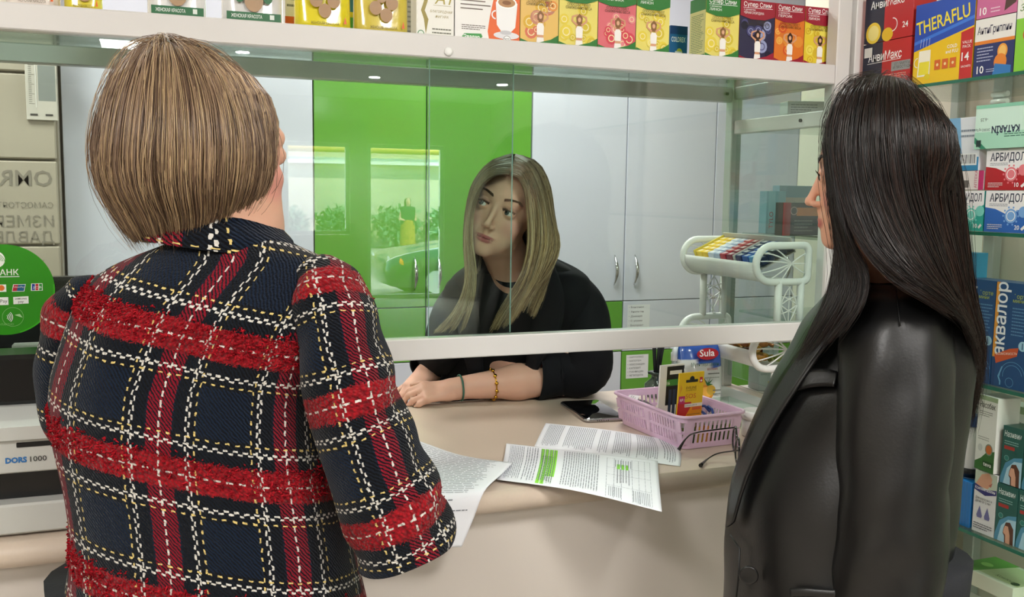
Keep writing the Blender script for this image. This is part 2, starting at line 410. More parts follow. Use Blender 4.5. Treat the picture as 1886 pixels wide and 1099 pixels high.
def handle(x, z, parent):
    pts = []; rs = []
    for k in range(13):
        t = k/12; pts.append((x, YC-.004-.026*math.sin(PI*t), z-.062+.124*t)); rs.append(.0022+.0055*math.sin(PI*t))
    h = MB(); h.tube(pts, rs, 10)
    for k in range(9):
        t = .3+.4*k/8; h.tube([(x-.0075, YC-.005-.026*math.sin(PI*t), z-.062+.124*t), (x+.0075, YC-.005-.026*math.sin(PI*t), z-.062+.124*t)], .0016, 5)
    return h.build('handle', M_CHROME, parent)
for i, (a, b, c) in enumerate(cols):
    t = thing('cabinet', lab[i], 'cabinet', ((a+b)/2, YC+.2, 0), 'cabinet wall units')
    MB().box(a-.001, b+.001, YC+.02, YC+.42, 0, 2.42).build('carcass', M_CARC, t)
    d = MB().box(a+.001, b-.001, YC, YC+.018, 1.0575, 2.415, .0015).build('door', M_WLAM if c == 'w' else M_GLAM, t)
    handle((b-.045) if i % 2 == 0 else (a+.045), 1.185, d)
    g1 = (c == 'g') == (i % 2 == 0)
    if i in (0, 1): g1 = i == 1
    if i == 4: g1 = True
    if i >= 5: g1 = False
    for q, (z0, z1, g) in enumerate([(.846, 1.054, g1), (.634, .843, not g1), (.422, .631, g1), (.1, .419, not g1)]):
        dr = MB().box(a+.001, b-.001, YC, YC+.018, z0, z1, .0015).build('drawer', M_GLAM if g else M_WLAM, t)
        if i >= 4 and q < 2 and (i == 5):
            pw, ph = .105, .1
            px = a+.02; pz = z1-.015-ph
            pr = Print((px, YC, pz), (1, 0, 0), (0, 0, 1), pw, ph, base=.0006); pr.rect(0, 0, 1, 1, '#f1f1f4')
            for k, s in enumerate(['Бензонал', 'Анальгин', 'Диакарб', 'С угрем', 'Биопрокт'] if q == 0 else ['КАПТОПРЕС', 'КАПОТЕН', 'МОКСОНИДИН', 'КАПОВИТ', 'ГУАНФАЦИН', 'МЕТИЛДОПА']):
                pr.ell(.08, .9-k*(.19 if q == 0 else .155), .0012, .0012, '#333333', 8); pr.text(s, .15, .86-k*(.19 if q == 0 else .155), .0075, '#2f2f36', fit=.006*len(s)+.012)
            pr.build('paper_label', dr, M_PRINTM)
# ---------------------------------------------------------------- partition, far left, with an advertisement's reflection painted on as mirrored lettering
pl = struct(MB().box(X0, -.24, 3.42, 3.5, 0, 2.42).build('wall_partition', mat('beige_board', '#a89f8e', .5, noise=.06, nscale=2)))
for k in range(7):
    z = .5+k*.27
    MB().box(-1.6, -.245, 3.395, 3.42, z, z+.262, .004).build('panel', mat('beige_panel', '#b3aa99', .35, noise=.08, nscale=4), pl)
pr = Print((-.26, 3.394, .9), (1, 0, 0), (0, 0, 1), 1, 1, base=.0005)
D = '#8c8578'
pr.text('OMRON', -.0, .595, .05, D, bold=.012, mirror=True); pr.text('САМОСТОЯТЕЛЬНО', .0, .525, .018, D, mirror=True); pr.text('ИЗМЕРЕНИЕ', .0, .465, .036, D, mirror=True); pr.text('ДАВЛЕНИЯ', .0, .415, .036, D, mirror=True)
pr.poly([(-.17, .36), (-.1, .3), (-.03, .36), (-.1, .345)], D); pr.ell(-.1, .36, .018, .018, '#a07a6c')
t = thing('advert_reflection', 'painted reflection of an advertisement, mirror-written lettering on the panelled partition at the left edge', 'reflection', (-.26, 3.39, .9))
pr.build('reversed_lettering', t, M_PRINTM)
t = thing('wall_thermometer', 'slim white thermometer card hanging on the beige partition, upper left', 'thermometer', (-.28, 3.39, 1.67))
MB().box(-.325, -.235, 3.383, 3.3935, 1.70, 1.90, .002).build('card', mat('thermo_card', '#cfcabf', .4), t)
pr = Print((-.325, 3.383, 1.7), (1, 0, 0), (0, 0, 1), .09, .2); pr.rect(.4, .3, .95, .85, '#8f9490')
for k in range(22): pr.rect(.1, .25+k*.03, .2 if k % 5 else .28, .256+k*.03, '#55534e')
pr.rect(.12, .07, .36, .1, '#4a4844'); pr.rect(.6, .07, .84, .1, '#4a4844'); pr.rect(.31, .2, .34, .9, '#e8e6e0'); pr.build('printed_scale', t, M_PRINTM)
# ---------------------------------------------------------------- the counter
CT = 1.0
M_TOP = mat('beige_worktop', '#d2c1b0', .32, noise=.035, nscale=220)
M_FRONT = mat('cream_front', '#d2cac2', .4, noise=.015, nscale=3)
ct = thing('counter', 'beige topped pharmacy counter with a rounded front edge and cream front', 'counter', (.3, 1.8, 0))
b = MB()
prof = [(2.12, 0), (1.45, 0)] + [(1.45-.019*math.sin(a), -.019+.019*math.cos(a)) for a in np.linspace(.2, PI-.2, 8)] + [(1.45, -.038), (2.12, -.038)]
for xx in (-1.9, 1.445):
    b.bm.faces.new([b.bm.verts.new((xx, y, CT+z)) for y, z in prof])
b.bm.verts.ensure_lookup_table(); n = len(prof); vs = list(b.bm.verts)
for k in range(n):
    f = b.bm.faces.new((vs[k], vs[(k+1) % n], vs[n+(k+1) % n], vs[n+k]))
    f.smooth = 2 <= k <= n-3
b.build('worktop', M_TOP, ct)
for x0, x1 in ((-1.9, -.9), (-.899, .1), (.101, 1.44)):
    MB().box(x0, x1, 1.47, 1.488, .08, .9615, .001).build('front_panel', M_FRONT, ct)
MB().box(-1.9, 1.44, 1.49, 2.08, .0, .961).build('cabinet_body', mat('counter_body', '#cfc8be', .6), ct)
MB().box(-1.9, 1.44, 1.50, 1.515, .006, .08).build('plinth', mat('plinth_grey', '#6f6b66', .6), ct)
# ---------------------------------------------------------------- glazed screen over the counter
G = 1.72
sc = thing('counter_screen', 'white enamelled frame of the glazed counter screen with its glass shelf', 'screen', (.5, G, CT))
MB().box(-1.9, 1.4, G-.018, G+.018, 1.734, 1.775, .002).build('top_rail', M_ALU, sc)
MB().box(-1.9, 1.4, G-.016, G+.016, 1.179, 1.219, .002).build('bottom_rail', M_ALU, sc)
MB().box(-1.9, 1.4, 2.085, 2.115, 1.728, 1.765, .002).build('rear_rail', M_ALU2, sc)
MB().box(-1.9, 1.4, G+.02, 2.083, 1.762, 1.768, .001).build('glass_shelf', M_SHELFG, sc)
MB().box(1.401, 1.437, G-.018, G+.018, CT, 2.25, .002).build('post', M_ALU, sc)
MB().box(1.401, 1.431, 2.085, 2.115, CT, 2.25, .002).build('post', M_ALU2, sc)
MB().box(-1.9, 1.4, G-.018, G+.018, 2.21, 2.25, .002).build('header_rail', M_ALU, sc)
MB().box(1.405, 1.431, G+.018, 2.085, 1.734, 1.765, .002).build('side_rail', M_ALU2, sc)
MB().box(1.407, 1.429, G+.018, 2.085, 1.648, 1.682, .002).build('side_rail', M_ALU, sc)
x, _, z = onY(826, 95, G-.018)
MB().lathe([(.0085, 0), (.008, -.003), (.004, -.005)], (x, G-.018, z), 18, (0, 1, 0)).build('screw_cap', mat('white_plastic', '#f2f2f0', .3), sc)
for (sx, sy, sz) in ((1.42, G+.10, 1.665), (1.395, 2.08, 1.747)):
    MB().lathe([(.004, -.001), (.004, .004)], (sx-.013, sy, sz), 12, (-1, 0, 0)).build('screw', mat('dark_screw', '#2c2a28', .5), sc)
pa = onY(943, 350, G+.006).x; pb = onY(789, 500, G-.006).x
MB().box(-1.9, pa, G+.004, G+.008, 1.219, 1.734).build('glass_pane', M_GLASS, sc)
MB().box(pb, 1.4, G-.008, G-.004, 1.219, 1.734).build('glass_pane', M_GLASS, sc)
MB().box(1.415, 1.419, G+.02, 2.083, CT+.03, 1.648).build('side_glass', M_GLASS, sc)
MB().box(1.415, 1.419, G+.02, 2.083, 1.682, 1.734).build('side_glass', M_GLASS, sc)
MB().box(pa-.0006, pa, G+.0035, G+.0085, 1.222, 1.733).build('pane_edge', mat('pane_edge_pale', '#8fb0a8', .1), sc)
MB().box(pb, pb+.0006, G-.0085, G-.0035, 1.222, 1.733).build('pane_edge', mat('pane_edge_pale', '#8fd0bc', .1), sc)
pz = onY(695, 500, G-.006).x
# ---------------------------------------------------------------- round sticker on the glass
c0 = onY(8, 534, G-.0005); R_ = (onY(101, 534, G).x-c0.x)
# the pane lies at G+.004: the sticker is on its front face
stk = thing('payment_sticker', 'round green sticker with card payment logos on the counter glass, left edge', 'sticker', (c0.x, G+.0035, c0.z))
pr = Print((c0.x, G+.0036, c0.z), (1, 0, 0), (0, 0, 1), 1, 1)
W_ = '#f2f6f0'
pr.ell(0, 0, R_, R_, '#2f8f14', 64); pr.ring(0, 0, R_*.97, R_, '#3fae22', 64, -1.3, .1)
k = R_/93
def q(x, y): return ((x-8)*k, (534-y)*k)
pr.ell(*q(-6, 472), 17*k, 17*k, W_, 26)
for j in range(4): pr.ring(*q(-13, 478+j*1), (14+3.2*j)*k, (15+3.2*j)*k, '#2f8f14', 16, .2, 1.3)
x, y = q(35, 504); pr.text('СБЕРБАНК', x, y, 12*k, W_, bold=.01, align='r'); pr.poly([q(-60, 508), q(-60, 506.5), q(36, 506.5), q(36, 508)], W_)
pr.poly([q(-18, 538), q(-18, 523), q(11, 523), q(11, 538)], W_); pr.ell(*q(-5, 530), 6*k, 6*k, '#c8322a'); pr.ell(*q(2, 530), 6*k, 6*k, '#e2742a')
pr.poly([q(21, 538), q(24, 523), q(47, 523), q(44, 538)], W_); pr.poly([q(22, 537), q(25, 524), q(33, 524), q(30, 537)], '#b8283a'); pr.poly([q(30, 537), q(33, 524), q(46, 524), q(43, 537)], '#1f5f86')
x, y = q(25, 530); pr.text('UnionPay', x, y, 3.2*k, W_, fit=19*k)
pr.poly([q(56, 537), q(57, 522), q(78, 522), q(78, 537)], W_)
for j, cc in enumerate(['#1f3f9a', '#b8242a', '#2a8a34']): pr.poly([q(58+j*6.6, 536), q(58.5+j*6.6, 523), q(64+j*6.6, 523), q(63.5+j*6.6, 536)], cc)
x, y = q(60, 532); pr.text('JCB', x, y, 4.5*k, W_, fit=16*k)
pr.poly([q(-18, 565), q(-18, 549), q(14, 549), q(14, 565)], W_); x, y = q(12, 560); pr.text('G Pay', x, y, 7*k, '#444444', align='r')
pr.poly([q(23, 564), q(23, 549), q(51, 548), q(51, 563)], W_); x, y = q(37, 554.5); pr.text('SAMSUNG', x, y, 3.4*k, '#333333', align='c', bold=.012, fit=22*k); x, y = q(37, 561); pr.text('pay', x, y, 5.5*k, '#333333', align='c')
pr.ring(*q(21, 590), 19*k, 19.8*k, '#8fc87c', 40)
for j in range(4): pr.ring(*q(7, 590), (4+3*j)*k, (5.2+3*j)*k, W_, 10, -.8, .8)
pr.poly([q(24, 586), q(34, 584), q(39, 592), q(33, 590)], '#a8d49a'); x, y = q(22, 607); pr.text('БЕСКОНТАКТНО', x, y, 4*k, '#8fc87c', align='r')
me = pr.build('printed_disc', stk)
# ---------------------------------------------------------------- goods on the shelf over the screen
ZS = 1.768
YF = 1.745
def sx(u): return onY(u, 90, YF).x
def figure_print(q, cx, cy, s, dress='#f6f2ee', hair='#8a5f3a', skin='#d9a07c'):
    """small printed picture of a woman with raised arms (generic)"""
    w_, h_ = q.w, q.h
    def pp(pts, c): q.poly([(cx*w_+x*s, cy*h_+y*s) for x, y in pts], c)
    pp([(-.1, .58), (.1, .58), (.13, .86), (0, 1.0), (-.13, .86)], hair)
    pp([(-.1, .55), (-.32, .72), (-.3, .9), (-.06, .98), (-.08, .92), (-.24, .86), (-.25, .74), (-.06, .62)], skin)
    pp([(.1, .55), (.06, .62), (.25, .74), (.24, .86), (.08, .92), (.06, .98), (.3, .9), (.32, .72)], skin)
    pp([(-.12, -.35), (.12, -.35), (.15, -.1), (.1, .2), (.13, .55), (-.13, .55), (-.1, .2), (-.15, -.1)], skin)
    pp([(-.13, .14), (.13, .14), (.14, .45), (.08, .55), (-.08, .55), (-.14, .45)], dress); pp([(-.15, -.16), (.15, -.16), (.13, .05), (-.13, .05)], dress)
    q.ell(cx+0, cy+.78*s/h_, .062*s, .085*s, '#e2b090', 12)
def tea(q, band, base, dots, title, sub, hair='#8a5f3a', claim=True, dress='#f6f2ee'):
    q.rect(0, 0, 1, 1, base); r = random.Random(title+sub)
    for k in range(16):
        x, y = r.random(), .15+.5*r.random(); rr = (.006+.008*r.random())
        if x*q.w > rr and (1-x)*q.w > rr: q.ell(x, y, rr, rr, r.choice(dots), 12); q.ring(x, y, rr*.45, rr*.6, '#f3e6b0' if band == '#2f7a35' else r.choice(dots), 10)
    figure_print(q, .52, .15, .054, hair=hair, dress=dress)
    q.P([(0, 0), (1, 0), (1, .22), (.8, .15), (.5, .1), (.2, .1), (0, .14)], band)
    q.P([(0, .76), (.3, .71), (.7, .71), (1, .77), (1, 1), (0, 1)], band)
    q.text(title, .09, .905, .0095, '#ffffff', fit=.064*q.w/.08, bold=.006); q.line(.08, .885, .92, .89, .0008, '#ffffff')
    q.text('с ароматом', .1, .845, .0036, '#ffffff'); q.text(sub, .1, .79, .0052, '#ffffff', fit=min(.05, .0058*len(sub)))
    q.text('СПОСОБСТВУЕТ', .5, .665, .005, '#4a3c20', align='c', fit=.05); q.text('СНИЖЕНИЮ ВЕСА', .5, .62, .005, '#4a3c20', align='c', fit=.056)
def shelfbox(u0, u1, h, d, col, label, name='tea_box', cat='box', pr=None, y=YF, z=None, group='cartons on the shelf over the screen', **k):
    x0, x1 = onY(u0, 90, y).x, onY(u1, 90, y).x
    return carton(name, label, cat, (x0+.0007, y, ZS+.0005 if z is None else z), (1, 0, 0), x1-x0-.0014, h, d, col, group, pr=pr, **k)
GR, RD = '#2f7a35', '#9c1f34'
TH = .132
shelfbox(957, 1028, TH, .05, GR, 'green slimming tea carton with pineapple and mango picture, standing right of the coffee carton', pr=lambda q: tea(q, GR, '#e9c06a', ['#e89a4a', '#d9765a', '#e0b23a', '#c98a70'], 'Супер Слим', 'АНАНАС'))
shelfbox(1028, 1100, TH, .05, GR, 'green slimming tea carton with lemons, between the pineapple and the strawberry one', pr=lambda q: tea(q, GR, '#eadb72', ['#e8d24a', '#f0e070', '#d9c23a'], 'Супер Слим', 'ЛИМОН'))
shelfbox(1100, 1170, TH, .05, GR, 'pink and green slimming tea carton with strawberries', pr=lambda q: tea(q, GR, '#e0707a', ['#d84a5a', '#e88a90', '#c93a4c'], 'Супер Слим', 'КЛУБНИКА'))
shelfbox(1170, 1232, TH, .05, GR, 'green lemon slimming tea carton just left of the gap in the shelf row', pr=lambda q: tea(q, GR, '#eadb72', ['#e8d24a', '#f0e070', '#d9c23a'], 'Супер Слим', 'ЛИМОН'))
shelfbox(1297, 1360, TH, .06, GR, 'green lemon slimming tea carton just right of the gap, its side turned to view', pr=lambda q: tea(q, GR, '#eadb72', ['#e8d24a', '#f0e070', '#d9c23a'], 'Супер Слим', 'ЛИМОН'), y=YF,
         prs=lambda q: (q.rect(0, 0, 1, 1, '#d9d28a'), q.rect(0, .8, 1, 1, GR), q.rect(0, 0, 1, .12, GR), q.lines(.1, .15, .9, .75, 22, '#4a6a3a')))
shelfbox(1360, 1425, TH, .05, RD, 'crimson slimming tea carton with black currants', pr=lambda q: tea(q, RD, '#2c2a4a', ['#4a4a7a', '#9aa0c8', '#1a1a30'], 'Супер Слим', 'ЧЁРНАЯ СМОРОДИНА', '#3a2418'))
shelfbox(1425, 1480, TH, .05, RD, 'crimson slimming tea carton with peaches', pr=lambda q: tea(q, RD, '#e07a2a', ['#e8953a', '#d95a2a', '#f0b050'], 'Супер Слим', 'ПЕРСИК', '#3a2418'))
shelfbox(1480, 1536, TH, .05, RD, 'crimson slimming tea carton with lemons at the right end of the shelf', pr=lambda q: tea(q, RD, '#e8cf3a', ['#f0e060', '#d9b82a'], 'Супер Слим', 'ЛИМОН', '#3a2418'))
shelfbox(1233, 1266, .09, .02, '#2a5f9a', 'small blue sachet box standing further back in the gap of the shelf row', 'sachet_box', y=1.86, z=ZS+.0005, pr=lambda q: (q.rect(0, 0, 1, 1, '#2a6aa8'), q.rect(0, .8, 1, 1, '#1f3f7a'), q.text('COLDREX', .08, .62, .011, '#ffffff', fit=.035, bold=.012), q.ell(.55, .35, .008, .011, '#d8dc4a'), q.rect(0, 0, 1, .12, '#e0662a'), q.P([(.3, .4), (.7, .4), (.65, .2), (.35, .2)], '#e8ecee')))
def coffee(q):
    q.rect(0, 0, 1, 1, '#f1efec'); q.P([(.54, 0), (1, 0), (1, 1), (.66, 1), (.6, .72), (.53, .4), (.5, .2)], '#e8682a')
    for k in range(9): q.rect(.08, .93-k*.055, .08+.3+.2*((k*7) % 5)/5, .945-k*.055, '#6a5a52')
    q.lines(.1, .2, .48, .28, 3, '#5a4a42'); q.P([(.08, .07), (.14, .03), (.36, .05), (.42, .12), (.4, .16), (.14, .15)], '#3f9a4a'); q.text('Эвалар', .13, .08, .0075, '#ffffff', fit=.032, bold=.012)
    q.P([(.62, .62), (.96, .62), (.93, .28), (.85, .2), (.72, .2), (.64, .3)], '#f4f4f6'); q.ell(.79, .62, .0205, .011, '#ffffff'); q.ell(.79, .62, .0175, .0085, '#b98a5a'); q.ell(.79, .62, .009, .004, '#8a5a30')
    q.ring(.62, .44, .006, .0085, '#f4f4f6', 16, PI*.5, PI*1.5); q.ell(.79, .16, .026, .007, '#e6e6ea'); q.ell(.78, .2, .012, .004, '#c9c9ce'); q.ell(.8, .1, .008, .008, '#ffffff'); q.ring(.8, .1, .007, .0078, '#3a3a3a'); q.text('90%', .8, .09, .005, '#3a3a3a', align='c')
shelfbox(837, 957, TH, .05, '#f1efec', 'white and orange coffee drink carton with a cup on it', 'coffee_box', pr=coffee)
def a1(q):
    q.rect(0, 0, 1, 1, '#eeece4'); q.ring(.5, .5, .0, .0001, '#eeece4'); g = '#9a8a3a'
    q.rect(.28, .96, .75, 1, '#a89a3a'); q.P([(.25, .1), (.32, .3), (.22, .42), (.3, .55), (.27, .7), (.34, .78), (.36, .9), (.3, .84), (.22, .72), (.2, .55), (.12, .42), (.2, .3)], g); q.ell(.31, .86, .004, .006, g)
    q.text('A1', .48, .52, .022, '#a8983a', shear=.3); q.line(.45, .5, .92, .5, .0006, g); q.text('БЛАГОРОДНАЯ', .36, .4, .0045, g, fit=.043, shear=.3); q.text('ФИГУРА', .5, .33, .0045, g, fit=.025, shear=.3)
    q.lines(.42, .1, .95, .2, 2, '#6a6a5a'); q.rect(.6, .03, .95, .06, '#7a7a6a'); q.ell(.12, .1, .0065, .0065, '#e6eee4'); q.ring(.12, .1, .005, .0065, '#2f7a45')
    for k in range(7): q.rect(.02, .12+.12*k, .025, .18+.12*k, '#d0ccc0')
shelfbox(766, 836, TH, .04, '#eeece4', 'cream carton with a gold figure emblem and the marking A1', 'supplement_box', pr=a1)
def pouch(u0, u1, h, label, base, y=YF, kind='w', n=None, depth=.05, tilt=0):
    x0, x1 = onY(u0, 60, y).x, onY(u1, 60, y).x; w_ = x1-x0; cx = (x0+x1)/2
    rows = []
    for j in range(9):
        t = j/8; z = ZS+.0008+h*t; wj = w_/2*(1-.10*(1-t)**3*0-.02*t); dj = depth/2*(1-t)**.7+.002
        r = []
        for k in range(20):
            a = 2*PI*k/20; c, s_ = math.cos(a), math.sin(a)
            r.append((cx+wj*np.sign(c)*abs(c)**.5, y+depth/2+dj*np.sign(s_)*abs(s_)**.9+tilt*t, z+.002*math.sin(5*a)*(t > .1)))
        rows.append(r)
    o = gridmesh('food_pouch', np.array(rows), mat('pouch_'+base.strip('#'), base, .22, bump=.3, bscale=60, coat=.5), None, closed=True, caps=True, origin=(cx, y+depth/2, ZS))
    tag(o, label, 'pouch', 'stand-up pouches on the shelf over the screen')
    q = Print((cx-w_*.46, y-.0012, ZS), (1, 0, 0), (0, 0, 1), w_*.92, h, base=.001)
    if kind == 'w':
        q.rect(.02, .085, .98, .17, '#2f6a44'); q.text('ЖЕНСКАЯ КРАСОТА', .1, .11, .0058, '#eef2ee', fit=w_*.5, bold=.012); q.rect(.78, .105, .86, .155, '#dfe6df')
        q.ell(.5, .3, .016, .02, '#b09070'); q.ell(.25, .33, .008, .01, '#2f6a44'); q.ell(.75, .33, .008, .01, '#2f6a44'); q.ell(.36, .42, .014, .011, '#b09070'); q.ell(.64, .42, .014, .011, '#b09070')
    else:
        for a in range(4): q.ell(.5+.17*math.cos(a*PI/2+kind*.3), .36+.11*math.sin(a*PI/2+kind*.3), .0115, .0125, '#a8825a', 16)
        q.text('ЖЕНСКАЯ КРАСОТА', .5, .1, .005, '#5a4a1a', fit=w_*.5, align='c'); q.P([(.86, .12), (.92, .12), (.89, .2)], '#e0622a')
    q.build('printed_front', o)
    return o
pouch(273, 382, .16, 'white pouch with green band, left of the other white pouch', '#e6e4e2', n=0)
pouch(411, 524, .16, 'white pouch with green band, next to the yellow pouches', '#dedcda', n=1)
pouch(546, 650, .16, 'glossy yellow pouch with a clover of seed windows, left one', '#e3d322', kind=0)
pouch(656, 756, .16, 'duller golden yellow pouch, right one of the yellow pair', '#d6c24e', kind=1)
pouch(10, 112, .16, 'white and orange pouch at the far left of the shelf', '#e8dcd4', kind=0)
pouch(118, 190, .14, 'small yellow pouch near the left end of the shelf', '#e0cf3a', kind=1)
shelfbox(525, 560, .14, .03, '#efe9e2', 'white and orange box standing behind between the white and yellow pouches', 'medicine_box', y=1.84, pr=lambda q: (q.rect(0, .2, 1, .3, '#e0622a'), q.lines(.1, .4, .9, .9, 6, '#777777')))
shelfbox(640, 672, .14, .03, '#2a7ab0', 'blue and green box standing behind between the two yellow pouches', 'medicine_box', y=1.84, pr=lambda q: (q.rect(0, 0, 1, .35, '#4aa84a'), q.rect(0, .35, 1, .42, '#e8d83a')))
shelfbox(748, 768, .16, .03, '#b8b4a8', 'thin greyish box standing behind, left of the cream carton', 'medicine_box', y=1.83, pr=lambda q: q.lines(.1, .1, .9, .9, 14, '#7d7a70'))
# ---------------------------------------------------------------- glass display rack on the right
XD = 1.45
dr = thing('display_rack', 'glass shelved display rack with aluminium posts on the right, full of cartons', 'rack', (XD+.15, 1.1, 0))
for (x, y) in ((XD+.012, G-.005), (XD+.312, G-.005+.0), (XD+.012, .2), (XD+.312, .2)):
    MB().box(x-.012, x+.012, y-.012, y+.012, 0.006, 2.3, .002).build('post', M_ALU if x < XD+.1 and y > 1 else M_ALU2, dr)
MB().box(XD+.295, XD+.32, 1.575, 1.605, .006, 2.3, .002).build('post', M_ALU2, dr)
ZSH = [1.717, 1.432, 1.150, .866, .58, .3]
for z in ZSH+[2.0]:
    MB().box(XD+.001, XD+.293, .215, G-.02, z-.006, z).build('glass_shelf', M_SHELFG, dr)
    MB().box(XD, XD+.0012, .215, G-.02, z-.0062, z+.0002).build('shelf_edge', M_GEDGE, dr)
MB().box(XD+.325, XD+.34, .2, 2.3, .006, 2.3).build('back_panel', mat('rack_back', '#d9cfc0', .5, noise=.03, nscale=3), dr)
for z in ZSH:
    MB().tube([(XD+.29, 1.56, z-.014), (XD+.29, 1.60, z-.014)], .006, 10).build('shelf_clip', mat('white_plastic', '#f2f2f0', .3), dr)
pr = Print((XD+.324, 1.62, 1.5), (0, -1, 0), (0, 0, 1), 1, 1, base=.001)
pr.rect(-.05, .0, .22, .19, '#cfcac2'); pr.text('АЦЕТИЛСАЛИЦИЛОВАЯ КИСЛОТА', -.04, .13, .013, '#57534e', fit=.24); pr.text('КИСЛОТА 2,5 Г', .02, .06, .013, '#57534e'); pr.text('ЯНТАРНАЯ КИСЛОТА', -.03, .155, .01, '#8a857e', fit=.2)
pr.build('notice', dr, M_PRINTM)
def dz(u, v, x=XD+.01): return onX(u, v, x)
def dbox(name, label, u0, u1, z, h, d, col, pr=None, x=XD+.012, prs=None, prt=None, dy=0, rot=0, cat='box', group='medicine cartons in the display rack', w=None, v=400, flip=False, **k):
    ya = onX(u0, v, x).y; yb = onX(u1, v, x).y if w is None else ya-w
    if flip:
        ex = Vector((0, 1, 0)); o = Vector((x, yb+.0005, z+h)); up = (0, 0, -1)
    else:
        ex = Vector((0, -1, 0)); o = Vector((x, ya-.0005, z)); up = (0, 0, 1)
    if rot:
        ex = Matrix.Rotation(rot, 3, 'Z') @ ex
    return carton(name, label, cat, o, ex, ya-yb-.001, h, d, col, group, up=up, pr=pr, prs=prs, prt=prt, **k)
z1, z2, z3, z4, z5 = [z+.0008 for z in ZSH[:5]]
def anvi(q):
    q.rect(0, 0, .42, 1, '#23253a'); q.rect(.42, 0, 1, 1, '#c22a2e'); q.text('АнвиМакс', .12, .62, .018, '#ffffff', bold=.012, fit=q.w*.7); q.line(.1, .58, .8, .6, .001, '#ffffff')
    q.rect(.62, .36, 1, .55, '#9aa0a2'); q.text('ОТ ГРИППА', .68, .47, .0055, '#333333'); q.text('И ПРОСТУДЫ', .66, .4, .0055, '#333333'); q.lines(.5, .2, .95, .32, 3, '#f0b0a0')
    q.ell(.2, .14, .012, .012, '#e0627a', 16); q.ell(.13, .12, .01, .01, '#d84a62', 16); q.ring(.42, .1, .008, .0095, '#ffffff', 16, -1.6, 1.6); q.P([(.3, .04), (.42, .04), (.42, .17), (.3, .17)], '#e8c8cc')
    for k in range(3): q.line(.33+k*.04, .2, .35+k*.04, .27, .0009, '#ffffff')
    q.text('24', .8, .06, .009, '#ffffff', bold=.012); q.rect(.03, .72, .2, .92, '#e8e6e2'); q.rect(.1, .3, .32, .33, '#c8c8d0')
dbox('medicine_box', 'dark and red cold remedy carton, lower of two stacked at the rack post', 1592, 1680, z1, .1, .06, '#b0282c', anvi, v=60)
dbox('medicine_box', 'dark and red cold remedy carton with lemon, upper of two stacked at the rack post', 1592, 1680, z1+.1015, .1, .06, '#b0282c', lambda q: (q.rect(0, 0, .42, 1, '#23253a'), q.rect(.42, 0, 1, 1, '#c22a2e'), q.ell(.2, .2, .022, .022, '#f0cf3a', 24), q.ell(.2, .2, .016, .016, '#f4e48a', 20), q.ell(.5, .12, .016, .014, '#e8c02a', 16), q.ring(.6, .3, .012, .014, '#ffffff', 16, -1.6, 1.6), q.text('24', .8, .2, .012, '#ffffff', bold=.012), q.text('АнвиМакс', .12, .7, .016, '#ffffff', bold=.012, fit=q.w*.7)), v=60)
def thera(q):
    q.rect(0, 0, 1, 1, '#f2c81a'); q.P([(0, .42), (1, .62), (1, 1), (0, 1)], '#1f4fb8'); q.P([(0, .5), (1, .7), (1, .74), (0, .54)], '#3a7ae0'); q.P([(.8, 0), (1, 0), (1, .6), (.8, .56)], '#c8262a')
    q.text('THERAFLU', .04, .62, .026, '#f4e23a', bold=.012, rot=.14, fit=q.w*.9); q.P([(.08, .1), (.1, .42), (.3, .42), (.3, .1)], '#f6f2e0'); q.P([(.1, .12), (.11, .28), (.29, .28), (.28, .12)], '#f0e23a'); q.ring(.08, .28, .008, .01, '#f6f2e0', 16, PI/2, PI*1.5)
    q.ell(.26, .09, .008, .006, '#e8d020'); q.text('COLD', .58, .4, .0065, '#ffffff', bold=.01); q.text('and FLU', .56, .34, .0065, '#ffffff', bold=.01)
    for k in range(3): q.rect(.38+k*.13, .16, .48+k*.13, .28, '#d9662a'); q.ell(.43+k*.13, .22, .003, .003, '#f8e0a0', 8)
    q.text('VALUE', .83, .42, .0055, '#ffffff'); q.text('PACK', .84, .37, .0055, '#ffffff'); q.text('14', .83, .22, .016, '#ffffff', bold=.012); q.text('SACHETS', .83, .14, .004, '#ffffff')
    for k in range(4): q.line(.12+k*.05, .46, .13+k*.05, .56, .0008, '#dfe8f8')
dbox('medicine_box', 'wide blue and yellow hot drink powder carton on the top rack shelf', 1684, 1793, z1, .158, .06, '#d8b01a', thera, v=80)
def antig(q):
    q.rect(0, 0, 1, 1, '#1f2f6a'); q.rect(0, .62, 1, 1, '#f0eeea'); q.rect(0, .56, 1, .62, '#e8862a'); q.text('АнтиГриппин', .06, .74, .014, '#23254a', bold=.012, fit=q.w*.85)
    q.ell(.72, .4, .011, .0135, '#f0a03a'); q.ell(.72, .4, .008, .01, '#f6c46a'); q.ell(.68, .22, .014, .015, '#e8862a'); q.ell(.7, .09, .01, .009, '#f0a850'); q.P([(.55, .2), (.95, .14), (.95, 0), (.5, 0)], '#2a7ac0')
    q.lines(.08, .25, .5, .52, 5, '#b8c0e0'); q.text('10', .1, .06, .014, '#ffffff', bold=.012); q.lines(.34, .06, .55, .13, 2, '#c8d0f0')
dbox('medicine_box', 'navy and white effervescent tablet carton with orange slices', 1795, 1869, z1, .105, .05, '#25346a', antig, v=80)
dbox('medicine_box', 'pink and white effervescent tablet carton lying on the navy one', 1795, 1869, z1+.1065, .06, .05, '#d070a0', lambda q: (q.rect(0, 0, 1, 1, '#cf6a9c'), q.text('10', .08, .1, .014, '#ffffff', bold=.012), q.P([(.7, .1), (.98, .3), (.98, .6), (.72, .4)], '#4a2a22'), q.lines(.36, .1, .6, .3, 2, '#f0d0e0')), v=80)
